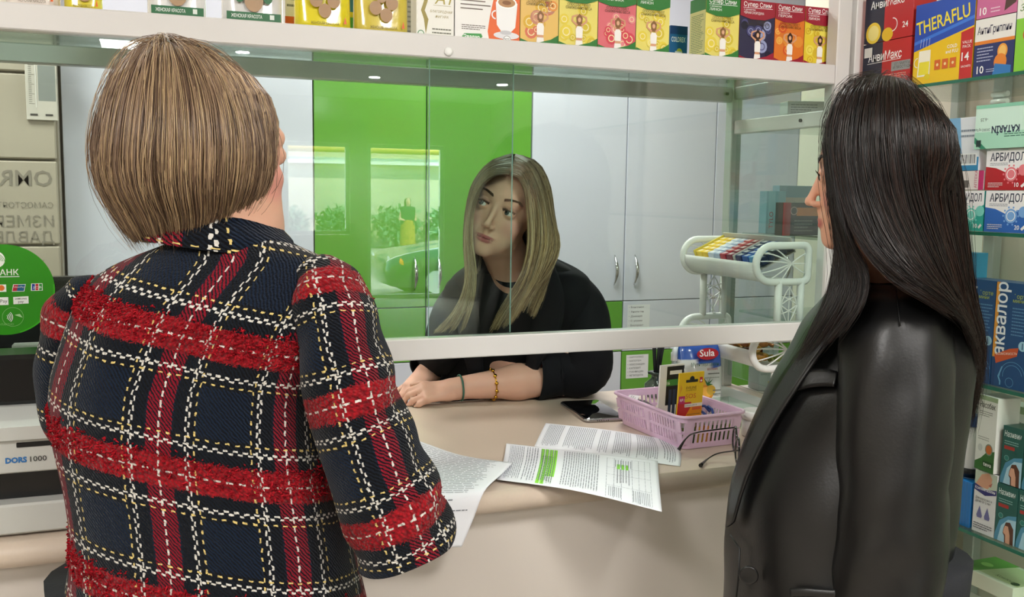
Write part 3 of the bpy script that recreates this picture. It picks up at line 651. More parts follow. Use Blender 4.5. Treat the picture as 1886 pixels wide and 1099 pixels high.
dbox('medicine_box', 'bright green carton at the right end of the top rack shelf', 1871, 1960, z1, .16, .05, '#7ac02a', lambda q: (q.P([(0, 0), (1, .1), (1, 1), (0, 1)], '#8ad03a'), q.rect(0, .58, 1, .8, '#f2f4ee'), q.text('Зелёный', .06, .66, .012, '#4a7a1a', shear=.2), q.ell(.3, .4, .014, .014, '#c8622a'), q.ell(.3, .4, .009, .009, '#e0a04a')), v=60)
# second shelf
def arb(c, c2, n):
    def f(q):
        q.rect(0, 0, 1, 1, c); q.P([(0, .6), (.25, .56), (.55, .42), (1, .66), (1, 1), (0, 1)], '#f2f2f4'); q.text('АРБИДОЛ', .1, .74, .0145, '#23304a', bold=.015, fit=q.w*.82)
        q.lines(.1, .62, .55, .7, 2, '#7a8292'); q.ell(.62, .4, .013, .013, c2, 20); q.ring(.62, .4, .008, .0095, '#ffffff', 18)
        for a in range(10): q.ell(.62+.016*math.cos(a*.628)/q.w, .4+.016*math.sin(a*.628)/q.h, .002, .002, c2, 8)
        q.ell(.9, .5, .01, .01, c2, 14); q.lines(.08, .06, .45, .2, 3, '#f0f0f0'); q.text(n, .72, .08, .008, '#ffffff', bold=.012)
        p = [(.86, .1), (.9, .06), (.98, .14), (.94, .19)]; q.P(p, '#f4f4f4')
    return f
dbox('medicine_box', 'teal and white antiviral carton on the second rack shelf, beside the blue one', 1752, 1811, z2, .075, .03, '#2fa89c', arb('#2fae9e', '#7fd8cc', '10'), v=400)
dbox('medicine_box', 'blue and white antiviral carton on the second rack shelf', 1813, 1893, z2, .075, .03, '#2f66b8', arb('#2f6ac0', '#7fb0e8', '20'), v=400)
dbox('medicine_box', 'red and white antiviral carton standing on the blue one', 1815, 1893, z2+.0765, .071, .03, '#b8222c', arb('#b81f2c', '#e8808a', '10'), v=320)
def kat(q):
    q.rect(0, 0, 1, 1, '#a8dcc4'); q.rect(0, 0, 1, .62, '#cfeee0'); q.text('KATARİN', .37, .5, .0125, '#1f2f4a', bold=.035, fit=.06); q.text('250/300/2 mg Kapsül', .78, .54, .005, '#2f4f5a', fit=.038)
    q.P([(.82, 1), (1, .72), (1, .86), (.9, 1)], '#2f8a6a'); q.lines(.06, .66, .6, .76, 2, '#2f6a5a'); q.rect(0, 0, 1, .08, '#8accb0'); q.text('-6.25', .82, .3, .006, '#5a6a68'); q.rect(.9, .8, .97, .95, '#223a3a')
carton('medicine_box', 'pale green capsule carton lying upside down on the red one', 'box', (XD+.008, onX(1888, 250, XD+.008).y-.045, z2+.149+.083), (0, 1, 0), .155, .08, .03, '#9ad4bc', 'medicine cartons in the display rack', up=(0, -.03, -1), pr=kat)
dbox('medicine_box', 'pink and white carton with a data label, on the teal one', 1752, 1811, z2+.0765, .036, .03, '#e4dcda', lambda q: (q.rect(0, 0, .18, 1, '#c02a6a'), q.rect(.84, 0, 1, 1, '#c02a6a'), q.rect(.35, .12, .55, .5, '#6a6462'), q.text('АПТЕКА', .8, .1, .006, '#c02a6a', rot=PI/2)), v=350)
dbox('medicine_box', 'blue and white carton with a bar code, on the pink striped one', 1740, 1803, z2+.113, .1, .03, '#dfe6ee', lambda q: (q.P([(0, .35), (1, .25), (1, 0), (0, 0)], '#2f86b8'), q.P([(0, .35), (.5, .32), (.4, 1), (0, 1)], '#7fb4dc'), q.rect(.48, .1, .95, .32, '#eef2f4'), [q.rect(.5+k*.042, .13, .5+k*.042+(.012 if k % 3 else .022), .3, '#333a40') for k in range(10)], q.lines(.45, .6, .9, .8, 2, '#8a96a2')), v=290)
# third shelf
def akva(q):
    q.rect(0, 0, 1, 1, '#164a7a'); q.rect(.02, 0, .1, 1, '#15406e'); q.rect(.0, .28, .1, 1, '#d89a3a'); q.text('аквалор', .33, .3, .026, '#e8f0f4', rot=PI/2, bold=.012, fit=.135)
    q.text('форте', .5, .86, .008, '#a8b84a'); q.text('мини', .5, .82, .007, '#a8b84a'); q.lines(.5, .5, .95, .78, 9, '#5a8ab0')
    q.P([(.06, .3), (.12, .22), (.72, .32), (.75, .4), (.5, .38)], '#c8562a'); q.text('возможность', .12, .3, .006, '#f0d8c8', rot=.14, fit=.045); q.ell(.86, .42, .009, .009, '#9ac8dc'); q.text('1', .84, .39, .012, '#164a7a', bold=.012)
    for r in (0, 1): q.ring(.62, .12, .02+r*.006, .0208+r*.006, '#6aa6cc', 20, .2, PI*1.05)
    q.P([(.3, .2), (.34, .2), (.24, .1), (.3, .06), (.3, .02), (.26, .02), (.26, .05), (.2, .1)], '#6aa6cc'); q.ring(.55, .06, .008, .0088, '#6aa6cc', 14)
for u0, u1, lb in ((1752, 1793, 'blue nasal spray carton half hidden behind the dark hair'), (1768, 1829, 'blue nasal spray carton with an orange stripe, second of three'), ):
    pass
def av(u, v): return onX(u, v, XD+.012).y
ya = av(1830, 620)
for k, lb in enumerate(['tall blue nasal spray carton, leftmost of three, partly behind the dark hair', 'tall blue nasal spray carton, middle one of three', 'tall blue nasal spray carton, rightmost of three, cut by the frame']):
    yy = ya+.0755-k*.0755
    carton('medicine_box', lb, 'box', (XD+.012, yy, z3), (0, -1, 0), .074, .192, .05, '#15497c', 'tall nasal spray cartons', pr=akva)
dbox('medicine_box', 'slim teal carton with white lettering behind the nasal spray cartons', 1752, 1798, z3, .235, .03, '#2f88b0', lambda q: (q.rect(0, .2, 1, .9, '#2a7fa8'), q.text('ог', .5, .72, .018, '#e8f0f4', fit=.022)), x=XD+.1, v=500)
dbox('medicine_box', 'narrow white and red carton far back on the third rack shelf', 1760, 1790, z3, .27, .03, '#e8e0dc', lambda q: (q.rect(0, .7, .5, 1, '#b03030'), q.lines(.1, .1, .9, .6, 10, '#b0a8a4')), x=XD+.2, v=450)
# fourth shelf
def naz(q):
    q.rect(0, 0, 1, 1, '#1c5a52'); q.text('Називин', .08, .82, .0105, '#dfeeea', fit=q.w*.8, bold=.01); q.lines(.1, .68, .8, .76, 2, '#8ab8b0'); q.rect(.1, .6, .6, .66, '#a8322c')
    q.ell(.62, .24, q.w*.42, .042, '#4a8ab0', 24) if False else q.P([(0, .1), (.2, .36), (.6, .48), (1, .52), (1, 0), (0, 0)], '#4f8fae')
    q.P([(.15, 0), (.3, .28), (.62, .42), (1, .44), (1, 0)], '#a8cfe0'); q.P([(.5, 0), (.48, .12), (.4, .16), (.42, .24), (.52, .36), (.72, .38), (.9, .28), (.92, 0)], '#5a3524'); q.P([(.55, 0), (.53, .14), (.42, .17), (.44, .24), (.5, .3), (.64, .3), (.74, .16), (.76, 0)], '#d8a488')
    q.ell(.25, .45, .0045, .0045, '#2a7a70'); q.ring(.25, .45, .0045, .005, '#9ac8c0', 12)
def naso(q):
    q.rect(0, 0, 1, 1, '#e2e4de'); q.rect(0, .94, 1, 1, '#9ab08a'); q.text('Насобек', .1, .84, .0105, '#2a302a', bold=.012, fit=q.w*.8); q.lines(.1, .72, .8, .8, 3, '#7a807a'); q.lines(.1, .4, .7, .46, 2, '#9a9f9a')
    q.P([(0, 0), (1, 0), (1, .3), (.6, .26), (.3, .16), (0, .1)], '#2f6a2a'); q.ell(.7, .3, .0095, .011, '#7a8a7a'); q.ell(.7, .3, .0075, .0085, '#c86a2a'); q.ell(.25, .3, .006, .007, '#c8ccc8'); q.rect(.42, .06, .95, .14, '#164a1c'); q.text('teva', .46, .075, .008, '#f0f4f0', bold=.012, fit=q.w*.42)
def xylo(q):
    q.rect(0, 0, 1, 1, '#dcdcdc'); q.rect(0, .72, 1, 1, '#b8c4b0'); q.P([(.0, .74), (.3, .95), (.62, 1), (.78, .92), (.74, .82), (.6, .74)], '#cf9a7c'); q.P([(.62, .8), (.8, .86), (.74, .78)], '#b06a5a')
    q.P([(0, .68), (.5, .62), (1, .68), (1, .76), (.5, .72), (0, .78)], '#23256a'); q.text('Ксилометазолин', .04, .695, .006, '#ffffff', fit=q.w*.9); q.text('Для взрослых и', .08, .54, .0048, '#3a3a3a', fit=q.w*.75); q.text('детей от 2 лет', .08, .49, .0048, '#3a3a3a', fit=q.w*.7)
    for x in (.3, .65): q.P([(x-.13, .28), (x, .44), (x+.13, .28), (x+.1, .24), (x-.1, .24)], '#6a6a9a')
    q.lines(.06, .05, .94, .16, 3, '#3a3a4a')
yb = av(1812, 900)
w4 = .043
x4 = XD+.012
H4 = .13
carton('medicine_box', 'white nose drops carton with two drop marks, below the tall white and green one', 'box', (x4, av(1792, 940), z4), (0, -1, 0), .05, .118, .05, '#dcdcdc', 'nose remedy cartons', pr=xylo)
carton('medicine_box', 'tall white and green carton standing on the drops carton, its corner towards us', 'box', (x4+.002, av(1797, 800), z4+.1195), (-.12, -1, 0), .049, .142, .05, '#dfe1da', 'nose remedy cartons', pr=naso)
for k, (u, r, lb) in enumerate([(1836, 0, 'dark teal nose spray carton, lower row, first right of the drops carton'), (1866, 0, 'dark teal nose spray carton, lower row, second right of the drops carton'), (1838, 1, 'dark teal nose spray carton, upper row, right of the tall white one'), (1868, 1, 'dark teal nose spray carton, upper row, cut by the picture edge')]):
    y_ = av(1792, 940)-.0515-(.0455 if k % 2 else 0)
    carton('medicine_box', lb, 'box', (x4+.001*k, y_-.002*r, z4+r*.1085), (0, -1, 0), .0445, .107, .045, '#1c5048', 'nose remedy cartons', pr=naz)
dbox('medicine_box', 'second white and green carton set further back behind the tall one', 1838, 1885, z4, .235, .04, '#dfe1da', naso, x=XD+.1, v=800)
bl = dbox('medicine_box', 'deep blue ribbed box at the left of the fourth rack shelf', 1728, 1790, z4, .088, .06, '#1f78c0', lambda q: (q.rect(0, 0, 1, 1, '#1f72b8'), [q.rect(.1+k*.09, 0, .112+k*.09, 1, '#2a86d0') for k in range(10)], q.rect(0, .45, .1, .6, '#dfe6ea')), v=900)
t = thing('medicine_bottle', 'white and black labelled bottle standing on the deep blue box', 'bottle', (XD+.045, av(1768, 800), z4+.089))
bx, by, bz = t.location
MB().lathe([(.0, 0), (.021, .0), (.023, .004), (.023, .075), (.015, .088), (.013, .1)], (bx, by, bz), 24).build('body', mat('bottle_white', '#e8e8e8', .3), t)
MB().lathe([(.0235, .002), (.0235, .02)], (bx, by, bz), 24).build('label_band', mat('label_black', '#16161c', .4), t)
MB().lathe([(.0, .0), (.015, .0), (.016, .004), (.016, .018), (.014, .021)], (bx, by, bz+.1005), 24).build('cap', mat('cap_blue', '#2a5a9a', .3), t)
dbox('medicine_box', 'white sea water spray carton with red and black lettering, behind the tall white one', 1783, 1812, z4, .16, .04, '#e8e8ea', lambda q: (q.rect(0, .5, 1, 1, '#eef0f2'), q.text('AQUA', .1, .7, .012, '#3a3a44', fit=q.w*.8), q.text('MARIS', .1, .6, .012, '#b0282c', fit=q.w*.8), q.rect(0, 0, 1, .45, '#7ab0d8')), x=XD+.1, v=800)
# fifth shelf: cartons lying and standing below
carton('medicine_box', 'flat green and white carton lying across the white ones on the lower shelf', 'box', (XD+.03, av(1752, 1010), z5+.17), (0, -1, 0), .13, .03, .1, '#d8e4cc', 'cartons on the lower rack shelf', prt=lambda q: (q.rect(0, .1, 1, .9, '#c8dca8'), q.P([(0, 0), (.3, 0), (.45, 1), (0, 1)], '#6ab04a'), q.ell(.2, .5, .012, .01, '#a8e07a'), q.text('Ксилоцид', .55, .2, .01, '#4a7a2a', fit=.05), q.ell(.9, .2, .008, .008, '#1f4a1f')))
carton('medicine_box', 'dark green and red carton below the flat green one', 'box', (XD+.008, av(1766, 1070), z5), (-.25, -1, 0), .042, .135, .04, '#1f3a22', 'cartons on the lower rack shelf', pr=lambda q: (q.rect(0, .55, 1, 1, '#b02028'), q.text('Дышу', .1, .72, .012, '#ffffff', bold=.012, fit=q.w*.8), q.rect(.6, .3, .9, .45, '#dfe6df'), q.lines(.1, .1, .9, .5, 6, '#4a7a3a')), prt=lambda q: (q.rect(0, 0, 1, 1, '#b02028')))
for k, (u, c_, lb) in enumerate([(1822, '#d8d8d2', 'pale grey carton right of the dark green and red one'), (1868, '#e0d8d4', 'pinkish white carton at the right edge of the lower shelf'), (1730, '#e4e4e2', 'white carton left of the dark green and red one')]):
    carton('medicine_box', lb, 'box', (XD+.012+.01*k, av(u, 1070), z5), (0, -1, 0), .05, .13, .05, c_, 'cartons on the lower rack shelf', pr=lambda q: (q.text('препарат', .1, .7, .008, '#3a3a3a', fit=q.w*.8), q.lines(.1, .15, .9, .6, 9, '#8a8a8a')))
# ---------------------------------------------------------------- inside the side display, behind the screen post
x0_ = 1.50
ins = thing('side_cabinet', 'glass shelves of the side display seen through the screen end', 'shelf', (1.57, 1.95, CT))
for z in (1.20, 1.40, 1.66):
    MB().box(1.441, 1.72, 1.76, 2.08, z-.006, z).build('glass_shelf', M_SHELFG, ins)
MB().box(1.722, 1.735, 2.07, 2.09, CT-.99, 2.2).build('upright', M_ALU2, ins)
MB().box(1.449, 1.72, 1.76, 2.08, .006, CT+.0).build('base', M_FRONT, ins)
def ibox(u0, u1, z, h, col, label, pr, y=2.0, d=.03, v=400, **k):
    a, b_ = onY(u0, v, y).x, onY(u1, v, y).x
    return carton('medicine_box', label, 'box', (a, y, z+.0008), (1, 0, 0), b_-a, h, d, col, 'cartons in the side display', pr=pr, **k)
ibox(1411, 1446, 1.40, .105, '#8fbcd0', 'pale blue carton with red letters inside the side display', lambda q: (q.rect(.1, .0, .45, 1, '#a8d0e0'), q.text('TYLO', .36, .12, .012, '#b03a3a', rot=PI/2, bold=.012)), y=1.99)
ibox(1434, 1500, 1.40, .12, '#7f9cac', 'grey blue carton at the back of the side display', lambda q: (q.rect(0, .55, 1, .75, '#b8a8a0'), q.text('+', .4, .6, .01, '#3a5a6a')), y=2.03)
ibox(1442, 1512, 1.40, .078, '#2a2426', 'black and red carton in front of the pale blue ones in the side display', lambda q: (q.rect(0, 0, .2, 1, '#b02a34'), q.rect(.35, .6, 1, .85, '#c8743a'), q.lines(.3, .1, .8, .5, 4, '#8a8080'), q.ring(.28, .75, .008, .01, '#c8a0a0')), y=1.88)
carton('medicine_box', 'grey and orange carton lying slanted on the upper side shelf', 'box', (1.452, 1.93, 1.6608), (.9, -.3, 0), .15, .06, .06, '#d8d8d6', 'cartons in the side display', pr=lambda q: (q.P([(.55, 0), (.9, 0), (.9, 1), (.78, 1)], '#d8682a'), q.P([(.45, 0), (.7, 0), (.78, .5), (.6, .4)], '#b08a70'), q.lines(.05, .2, .5, .9, 7, '#8a8a88'), q.rect(.92, .3, 1, .7, '#b02a34')))
# ---------------------------------------------------------------- things on the counter
M_PAPER = mat('paper', '#eceef4', .75, noise=.01, nscale=10)
def bil(Gd, u, v):
    n, m = Gd.shape[:2]; x = np.clip(u, 0, 1)*(m-1); y = np.clip(v, 0, 1)*(n-1); i = np.minimum(y.astype(int), n-2); j = np.minimum(x.astype(int), m-2)
    fx = (x-j)[:, None]; fy = (y-i)[:, None]
    return (Gd[i, j]*(1-fx)+Gd[i, j+1]*fx)*(1-fy)+(Gd[i+1, j]*(1-fx)+Gd[i+1, j+1]*fx)*fy
def paper(label, C, marks, group=None):
    """C: control rows (from the back edge to the front edge), marks: (u0,v0,u1,v1,colour,layer)"""
    C = np.array([[tuple(p) for p in r] for r in C]); A = catmull(C, 26); A = np.swapaxes(catmull(np.swapaxes(A, 0, 1), 26), 0, 1)
    c = A.mean((0, 1))
    t = gridmesh('paper_sheet', A, M_PAPER, None, closed=False, origin=tuple(c)); tag(t, label, 'paper', group)
    md = t.modifiers.new('thickness', 'SOLIDIFY'); md.thickness = .00025; md.offset = 0
    mk = np.array([m[:4] for m in marks]); V = []; 
    for a, b in ((0, 1), (2, 1), (2, 3), (0, 3)): V.append(bil(A, mk[:, a], mk[:, b]))
    V = np.stack(V, 1)
    n = np.cross(V[:, 1]-V[:, 0], V[:, 2]-V[:, 1]); n /= np.linalg.norm(n, axis=1)[:, None]+1e-12; n *= np.sign(n[:, 2:3]+1e-9)
    V = V+n[:, None, :]*(np.array([.0004+.0002*m[5] for m in marks])[:, None, None])
    col = np.repeat(np.array([lin(m[4]) for m in marks]), 4, axis=0)
    place('printed_text', npmesh('printed_text', V.reshape(-1, 3), np.arange(len(marks)*4).reshape(-1, 4), col=col, smooth=False), M_PRINTM, t)
    return t
def textblock(u0, v0, u1, v1, n, vertical=False, seed=1, col='#82868f', rag=.15, t=.30):
    if vertical: n = int(n*1.7+.5)
    r = random.Random(seed); out = []
    for i in range(n):
        a = 0.0; e = 1-rag*r.random()
        while a < e:
            l = .03+.07*r.random(); b = min(a+l, e); c0_ = (i+.5-t/2)/n; c1 = (i+.5+t/2)/n
            if vertical: out.append((u0+(u1-u0)*c0_, v0+(v1-v0)*a, u0+(u1-u0)*c1, v0+(v1-v0)*b, col, 1))
            else: out.append((u0+(u1-u0)*a, v0+(v1-v0)*c0_, u0+(u1-u0)*b, v0+(v1-v0)*c1, col, 1))
            a = b+.012
    return out
def T(x, y, z=CT): return (x, y, z)
h = CT+.0012
# back sheet: top edge away, text lines run across (u along the long side)
mB = []
for k, (a, b, s) in enumerate([(.06, .2, 6), (.23, .42, 9), (.45, .52, 3), (.55, .66, 5), (.69, .82, 6), (.85, .95, 3)]): mB += textblock(a, .08, b, .9, s, True, 10+k)
paper('sheet of printed text lying flat on the counter, the one furthest back', [[T(.801, 1.85, h), T(.9, 1.745, h+.002), T(.985, 1.636, h+.001)], [T(.752, 1.765, h), T(.85, 1.66, h+.004), T(.955, 1.552, h)], [T(.705, 1.682, h), T(.80, 1.575, h+.001), T(.905, 1.47, h)]], mB, 'printed sheets')
h2 = h+.0042
mF = textblock(.05, .08, .17, .92, 5, True, 31)+textblock(.18, .08, .26, .92, 3, True, 32)+textblock(.27, .1, .36, .92, 4, True, 33)+textblock(.4, .08, .62, .92, 9, True, 34, rag=.05)
for k in range(4):
    for j in range(14 if k < 2 else 11): mF.append((.272+k*.0245, .08+.062*j, .292+k*.0245, .143+.062*j, '#8fe03a', 0))
mF += textblock(.28, .3, .36, .94, 4, True, 35, col='#4f7a3a')
for x in (.66, .7, .74, .8, .84, .88, .92): mF += [(x-.0012, .14+.0553*j, x+.0012, .185+.0553*j, '#9a9ea8', 1) for j in range(15)]
for y in (.14, .4, .56, .74, .97): mF += [(.66+.026*j, y-.0015, .682+.026*j, y+.0015, '#9a9ea8', 1) for j in range(10)]
mF += textblock(.7, .18, .8, .38, 4, True, 36)+textblock(.67, .76, .74, .95, 4, True, 37)+textblock(.8, .76, .91, .96, 5, True, 38)+textblock(.71, .42, .79, .7, 3, True, 39)
for k in range(3): mF.append((.715+k*.024, .3, .732+k*.024, .42, '#8fe03a', 0))
paper('sheet with green highlighter marks and a table, jutting over the counter edge', [[T(.655, 1.705, h2), T(.765, 1.60, h2+.001), T(.875, 1.50, h2+.0005)], [T(.61, 1.60, h2), T(.715, 1.50, h2+.003), T(.82, 1.40, h2+.001)], [T(.555, 1.487, h2), T(.655, 1.385, h2+.001), T(.76, 1.285, h2-.014)]], mF, 'printed sheets')
h3 = h2+.0052
def Z(u, v, z=h3): return tuple(onZ(u, v, z))
def Yp(u, v, y): return tuple(onY(u, v, y))
mL = textblock(.12, .03, .9, .52, 26, False, 51, rag=.08, t=.22)+textblock(.2, .56, .85, .6, 1, False, 52)+textblock(.4, .62, .9, .72, 3, False, 53, rag=.5)+textblock(.45, .75, .8, .86, 3, False, 54, rag=.5)
paper('sheet of close printed text draped over the counter edge beside the tweed sleeve', [[Z(700, 790), Z(772, 812), Z(850, 838), Z(944, 852)], [Z(700, 845), Z(765, 858), Z(835, 868), Z(925, 872, h3+.004)], [Z(700, 898), Z(760, 902), Z(820, 905), Z(893, 903, h3+.001)], [Yp(700, 952, 1.412), Yp(745, 955, 1.412), Yp(805, 958, 1.412), Yp(872, 955, 1.412)], [Yp(700, 1010, 1.405), Yp(738, 1009, 1.405), Yp(790, 1008, 1.405), Yp(850, 1007, 1.405)]], mL, 'printed sheets')
paper('second sheet under the draped one, its corner showing below it', [[Z(705, 850, h3-.003), Z(760, 855, h3-.003), Z(800, 860, h3-.003)], [Z(705, 898, h3-.001), Z(760, 902, h3-.001), Z(800, 905, h3-.001)], [Yp(700, 955, 1.416), Yp(745, 957, 1.418), Yp(790, 957, 1.418)], [Yp(700, 1010, 1.41), Yp(750, 1011, 1.41), Yp(828, 1012, 1.41)]], textblock(.2, .05, .8, .5, 8, False, 61), 'printed sheets')
# ---- phone
a, b_, c_, d_ = [onZ(u, v, CT+.008) for u, v in ((1040, 740), (1092, 734), (1148, 768), (1085, 773))]
pc = (a+b_+c_+d_)/4; ex = ((c_-b_)+(d_-a)).normalized(); ang = math.atan2(ex.y, ex.x)
Mp = Matrix.Translation((pc.x, pc.y, CT)) @ Matrix.Rotation(ang, 4, 'Z')
t = thing('mobile_phone', 'black-screened mobile phone with a silver frame lying on the counter', 'phone', (pc.x, pc.y, CT))
def roundrect(w, h_, r, n=6):
    return [(sx_*(w/2-r)+r*math.cos(a0+PI/2*k/n), sy_*(h_/2-r)+r*math.sin(a0+PI/2*k/n)) for sx_, sy_, a0 in ((1, 1, 0), (-1, 1, PI/2), (-1, -1, PI), (1, -1, PI*1.5)) for k in range(n+1)]
def slab(name, w, h_, r, z0, z1, m, parent, M, bev=.001):
    o = roundrect(w, h_, r); i_ = roundrect(w-2*bev, h_-2*bev, r-bev*.9)
    rows = [[M @ Vector((x, y, z0)) for x, y in i_], [M @ Vector((x, y, z0+bev)) for x, y in o], [M @ Vector((x, y, z1-bev)) for x, y in o], [M @ Vector((x, y, z1)) for x, y in i_]]
    return gridmesh(name, np.array([[tuple(p) for p in r_] for r_ in rows]), m, parent, caps=True)
L_, W2 = (c_-b_).length*.96, .098
slab('frame', L_, W2, .012, .0005, .0082, mat('phone_steel', '#b9b9ba', .2, .9), t, Mp, .0022)
slab('screen', L_-.006, W2-.006, .010, .0079, .0088, mat('phone_glass', '#050608', .03, coat=1), t, Mp, .0003)
for k in range(6): MB().lathe([(.0011, -.0002), (.0011, .0003)], Mp @ Vector((L_/2+.0002, -.02+.005*k, .004)), 8, Mp.to_3x3() @ Vector((1, 0, 0))).build('speaker_hole', mat('black_hole', '#0a0a0a', .8), t)
# ---- pink basket
M_PINK = mat('pink_plastic', '#e3c2dc', .35, spec=.4, noise=.01)
HB = .067
r0, r1, r2 = onZ(1163, 716, CT+HB), onZ(1256, 770, CT+HB), onZ(1378, 758, CT+HB)
bw = (r2-r1).length; bl = (r0-r1).length; exb = (r2-r1).normalized(); exb = Vector((exb.x, exb.y, 0)).normalized(); eyb = Vector((-exb.y, exb.x, 0)); bo = Vector((r1.x, r1.y, CT))
bw = .152; bl = .262
MBk = Matrix((exb.to_4d(), eyb.to_4d(), Vector((0, 0, 1, 0)), Vector((0, 0, 0, 1)))).transposed(); MBk = Matrix.Translation(bo) @ Matrix([[exb.x, eyb.x, 0, 0], [exb.y, eyb.y, 0, 0], [0, 0, 1, 0], [0, 0, 0, 1]])
def BK(x, y, z): return MBk @ Vector((x, y, z))
bas = thing('plastic_basket', 'pale pink slotted plastic basket holding small goods on the counter', 'basket', bo+exb*bw/2+eyb*bl/2)
tp = .012
def rimpt(s, z, x0=0, x1=bw, y0=0, y1=bl, r=.018):
    k = tp*(1-z/HB)
    return [BK(x0+(x1-x0)/2+x, y0+(y1-y0)/2+y, z) for x, y in roundrect(x1-x0-2*k, y1-y0-2*k, r, 5)]
def ringstrip(zs, off=0.0, th=.002):
    rows = [rimpt(0, z) for z in zs]
    return rows
def band(name, zlo, zhi, th=.0022, n=2):
    out = []
    for z, o in ((zlo, 0), (zhi, 0), (zhi, th), (zlo, th)):
        k = tp*(1-z/HB)+o
        out.append([tuple(BK(bw/2+x, bl/2+y, z)) for x, y in roundrect(bw-2*k, bl-2*k, .018-o, 5)])
    out.append(out[0])
    return gridmesh(name, np.array(out), M_PINK, bas, smooth=False)
band('bottom_band', .001, .012); band('middle_band', .031, .037); band('top_band', HB-.012, HB-.001)
b = MB(); b.tube([BK(bw/2+x, bl/2+y, HB) for x, y in roundrect(bw+.004, bl+.004, .02, 6)], .0032, 8, closed=True); b.build('rim', M_PINK, bas)
slab('bottom', bw-2*tp, bl-2*tp, .016, .001, .003, M_PINK, bas, MBk @ Matrix.Translation((bw/2, bl/2, 0)), .0004)
def slots(name, p0, p1, n, solid=()):
    b = MB()
    for i in range(n+1):
        s = i/n
        for (za, zb) in ((.011, .032), (.036, HB-.011)):
            wid = (bw if p0[0] != p1[0] else bl); hw = .0022 if i not in solid else .010
            for side in (0,):
                def pt(z, ds):
                    k = tp*(1-z/HB); x = p0[0]+(p1[0]-p0[0])*s; y = p0[1]+(p1[1]-p0[1])*s
                    if p0[0] == p1[0]: x = k+.0011 if p0[0] == 0 else bw-k-.0011; y += ds
                    else: y = k+.0011 if p0[1] == 0 else bl-k-.0011; x += ds
                    return BK(x, y, z)
                vv = [b.bm.verts.new(pt(z, d)) for z, d in ((za, -hw), (za, hw), (zb, hw), (zb, -hw))]
                b.bm.faces.new(vv)
    o = b.build(name, M_PINK, bas); md = o.modifiers.new('thickness', 'SOLIDIFY'); md.thickness = .0022; md.offset = 0
    return o
slots('slotted_side', (0, .02), (0, bl-.02), 24, (0, 12, 24)); slots('slotted_side', (bw, .02), (bw, bl-.02), 24, (0, 12, 24))
slots('slotted_end', (.02, 0), (bw-.02, 0), 11, (0, 11)); slots('slotted_end', (.02, bl), (bw-.02, bl), 11, (0, 11))
# contents of the basket
def bcard(label, name, x, y, w_, h_, z, col, pr, yaw=0, tilt=.0, d=.004, mb=None):
    ex = (exb*math.cos(yaw)+eyb*math.sin(yaw)); up = Vector((0, 0, 1))+(-ex.cross(Vector((0, 0, 1))))*tilt*-1
    return carton(name, label, 'pack', BK(x, y, z), ex, w_, h_, d, col, 'goods in the pink basket', up=up, pr=pr)
def sos(q):
    q.rect(0, 0, 1, 1, '#efc41a'); q.P([(0, 0), (.1, 0), (.55, .34), (.55, .46), (0, .46)], '#c8262a'); q.P([(.1, 0), (1, 0), (1, .42), (.6, .42)], '#ef9a1a'); q.rect(.28, .82, .76, .87, '#1a1a18'); q.ell(.52, .88, .006, .006, '#1a1a18'); q.rect(.83, .8, .95, .9, '#c8262a'); q.text('+', .855, .81, .006, '#ffffff', bold=.05)
    q.text('EVELINE', .3, .7, .0055, '#6a3a1a', fit=.026); q.text('COSMETICS', .3, .665, .0025, '#6a3a1a', fit=.026); q.text('SOS', .3, .53, .0095, '#d8642a', fit=.026); q.rect(.03, .44, .28, .58, '#c82a6a'); q.text('№1', .08, .48, .006, '#ffffff')
    q.rect(.28, .37, 1, .43, '#f4ece0'); q.text('БАЛЬЗАМ ДЛЯ ГУБ', .3, .385, .003, '#4a2a1a', fit=.03); q.rect(.6, .31, .95, .36, '#e0622a'); q.lines(.4, .04, .95, .26, 4, '#b87a2a'); q.P([(.05, .62), (.14, .72), (.08, .8)], '#e8a02a')
bcard('yellow and red lip balm card standing in the front of the pink basket', 'blister_card', .024, .055, .062, .112, .032, '#e8c01a', sos, yaw=.08, tilt=.06)
bcard('white and black battery card standing left behind the yellow one', 'blister_card', .012, .105, .062, .130, .022, '#eeeeec', lambda q: (q.rect(.28, .35, 1, .97, '#15161a'), q.rect(.28, .66, 1, .76, '#3f8a3a'), q.rect(.4, .84, .9, .9, '#f0f0ee'), q.text('16', .3, .68, .007, '#ffffff'), [q.rect(.4+k*.17, .05, .52+k*.17, .6, '#2a3a55') for k in range(3)]), yaw=.1, tilt=.05)
for k, (x, y, z, yaw, c, lb) in enumerate([(.02, .2, .055, .9, '#ece8ea', 'small white price card lying across the back of the pink basket'), (.03, .22, .035, .5, '#1d1a1a', 'black mascara pack lying in the back of the pink basket'), (.07, .2, .04, 1.3, '#2a2624', 'dark brown pack lying beside the mascara in the basket'), (.1, .12, .03, .2, '#2f6a3a', 'green pack low in the middle of the pink basket')]):
    ex = exb*math.cos(yaw)+eyb*math.sin(yaw); up = Vector((0, 0, 1)).cross(ex)+Vector((0, 0, .2))
    carton('small_pack', lb, 'pack', BK(x, y, z), ex, .07, .022, .008 if k else .002, c, 'goods in the pink basket', up=up, pr=(lambda q: q.lines(.1, .2, .8, .8, 3, '#9a9a9a')))
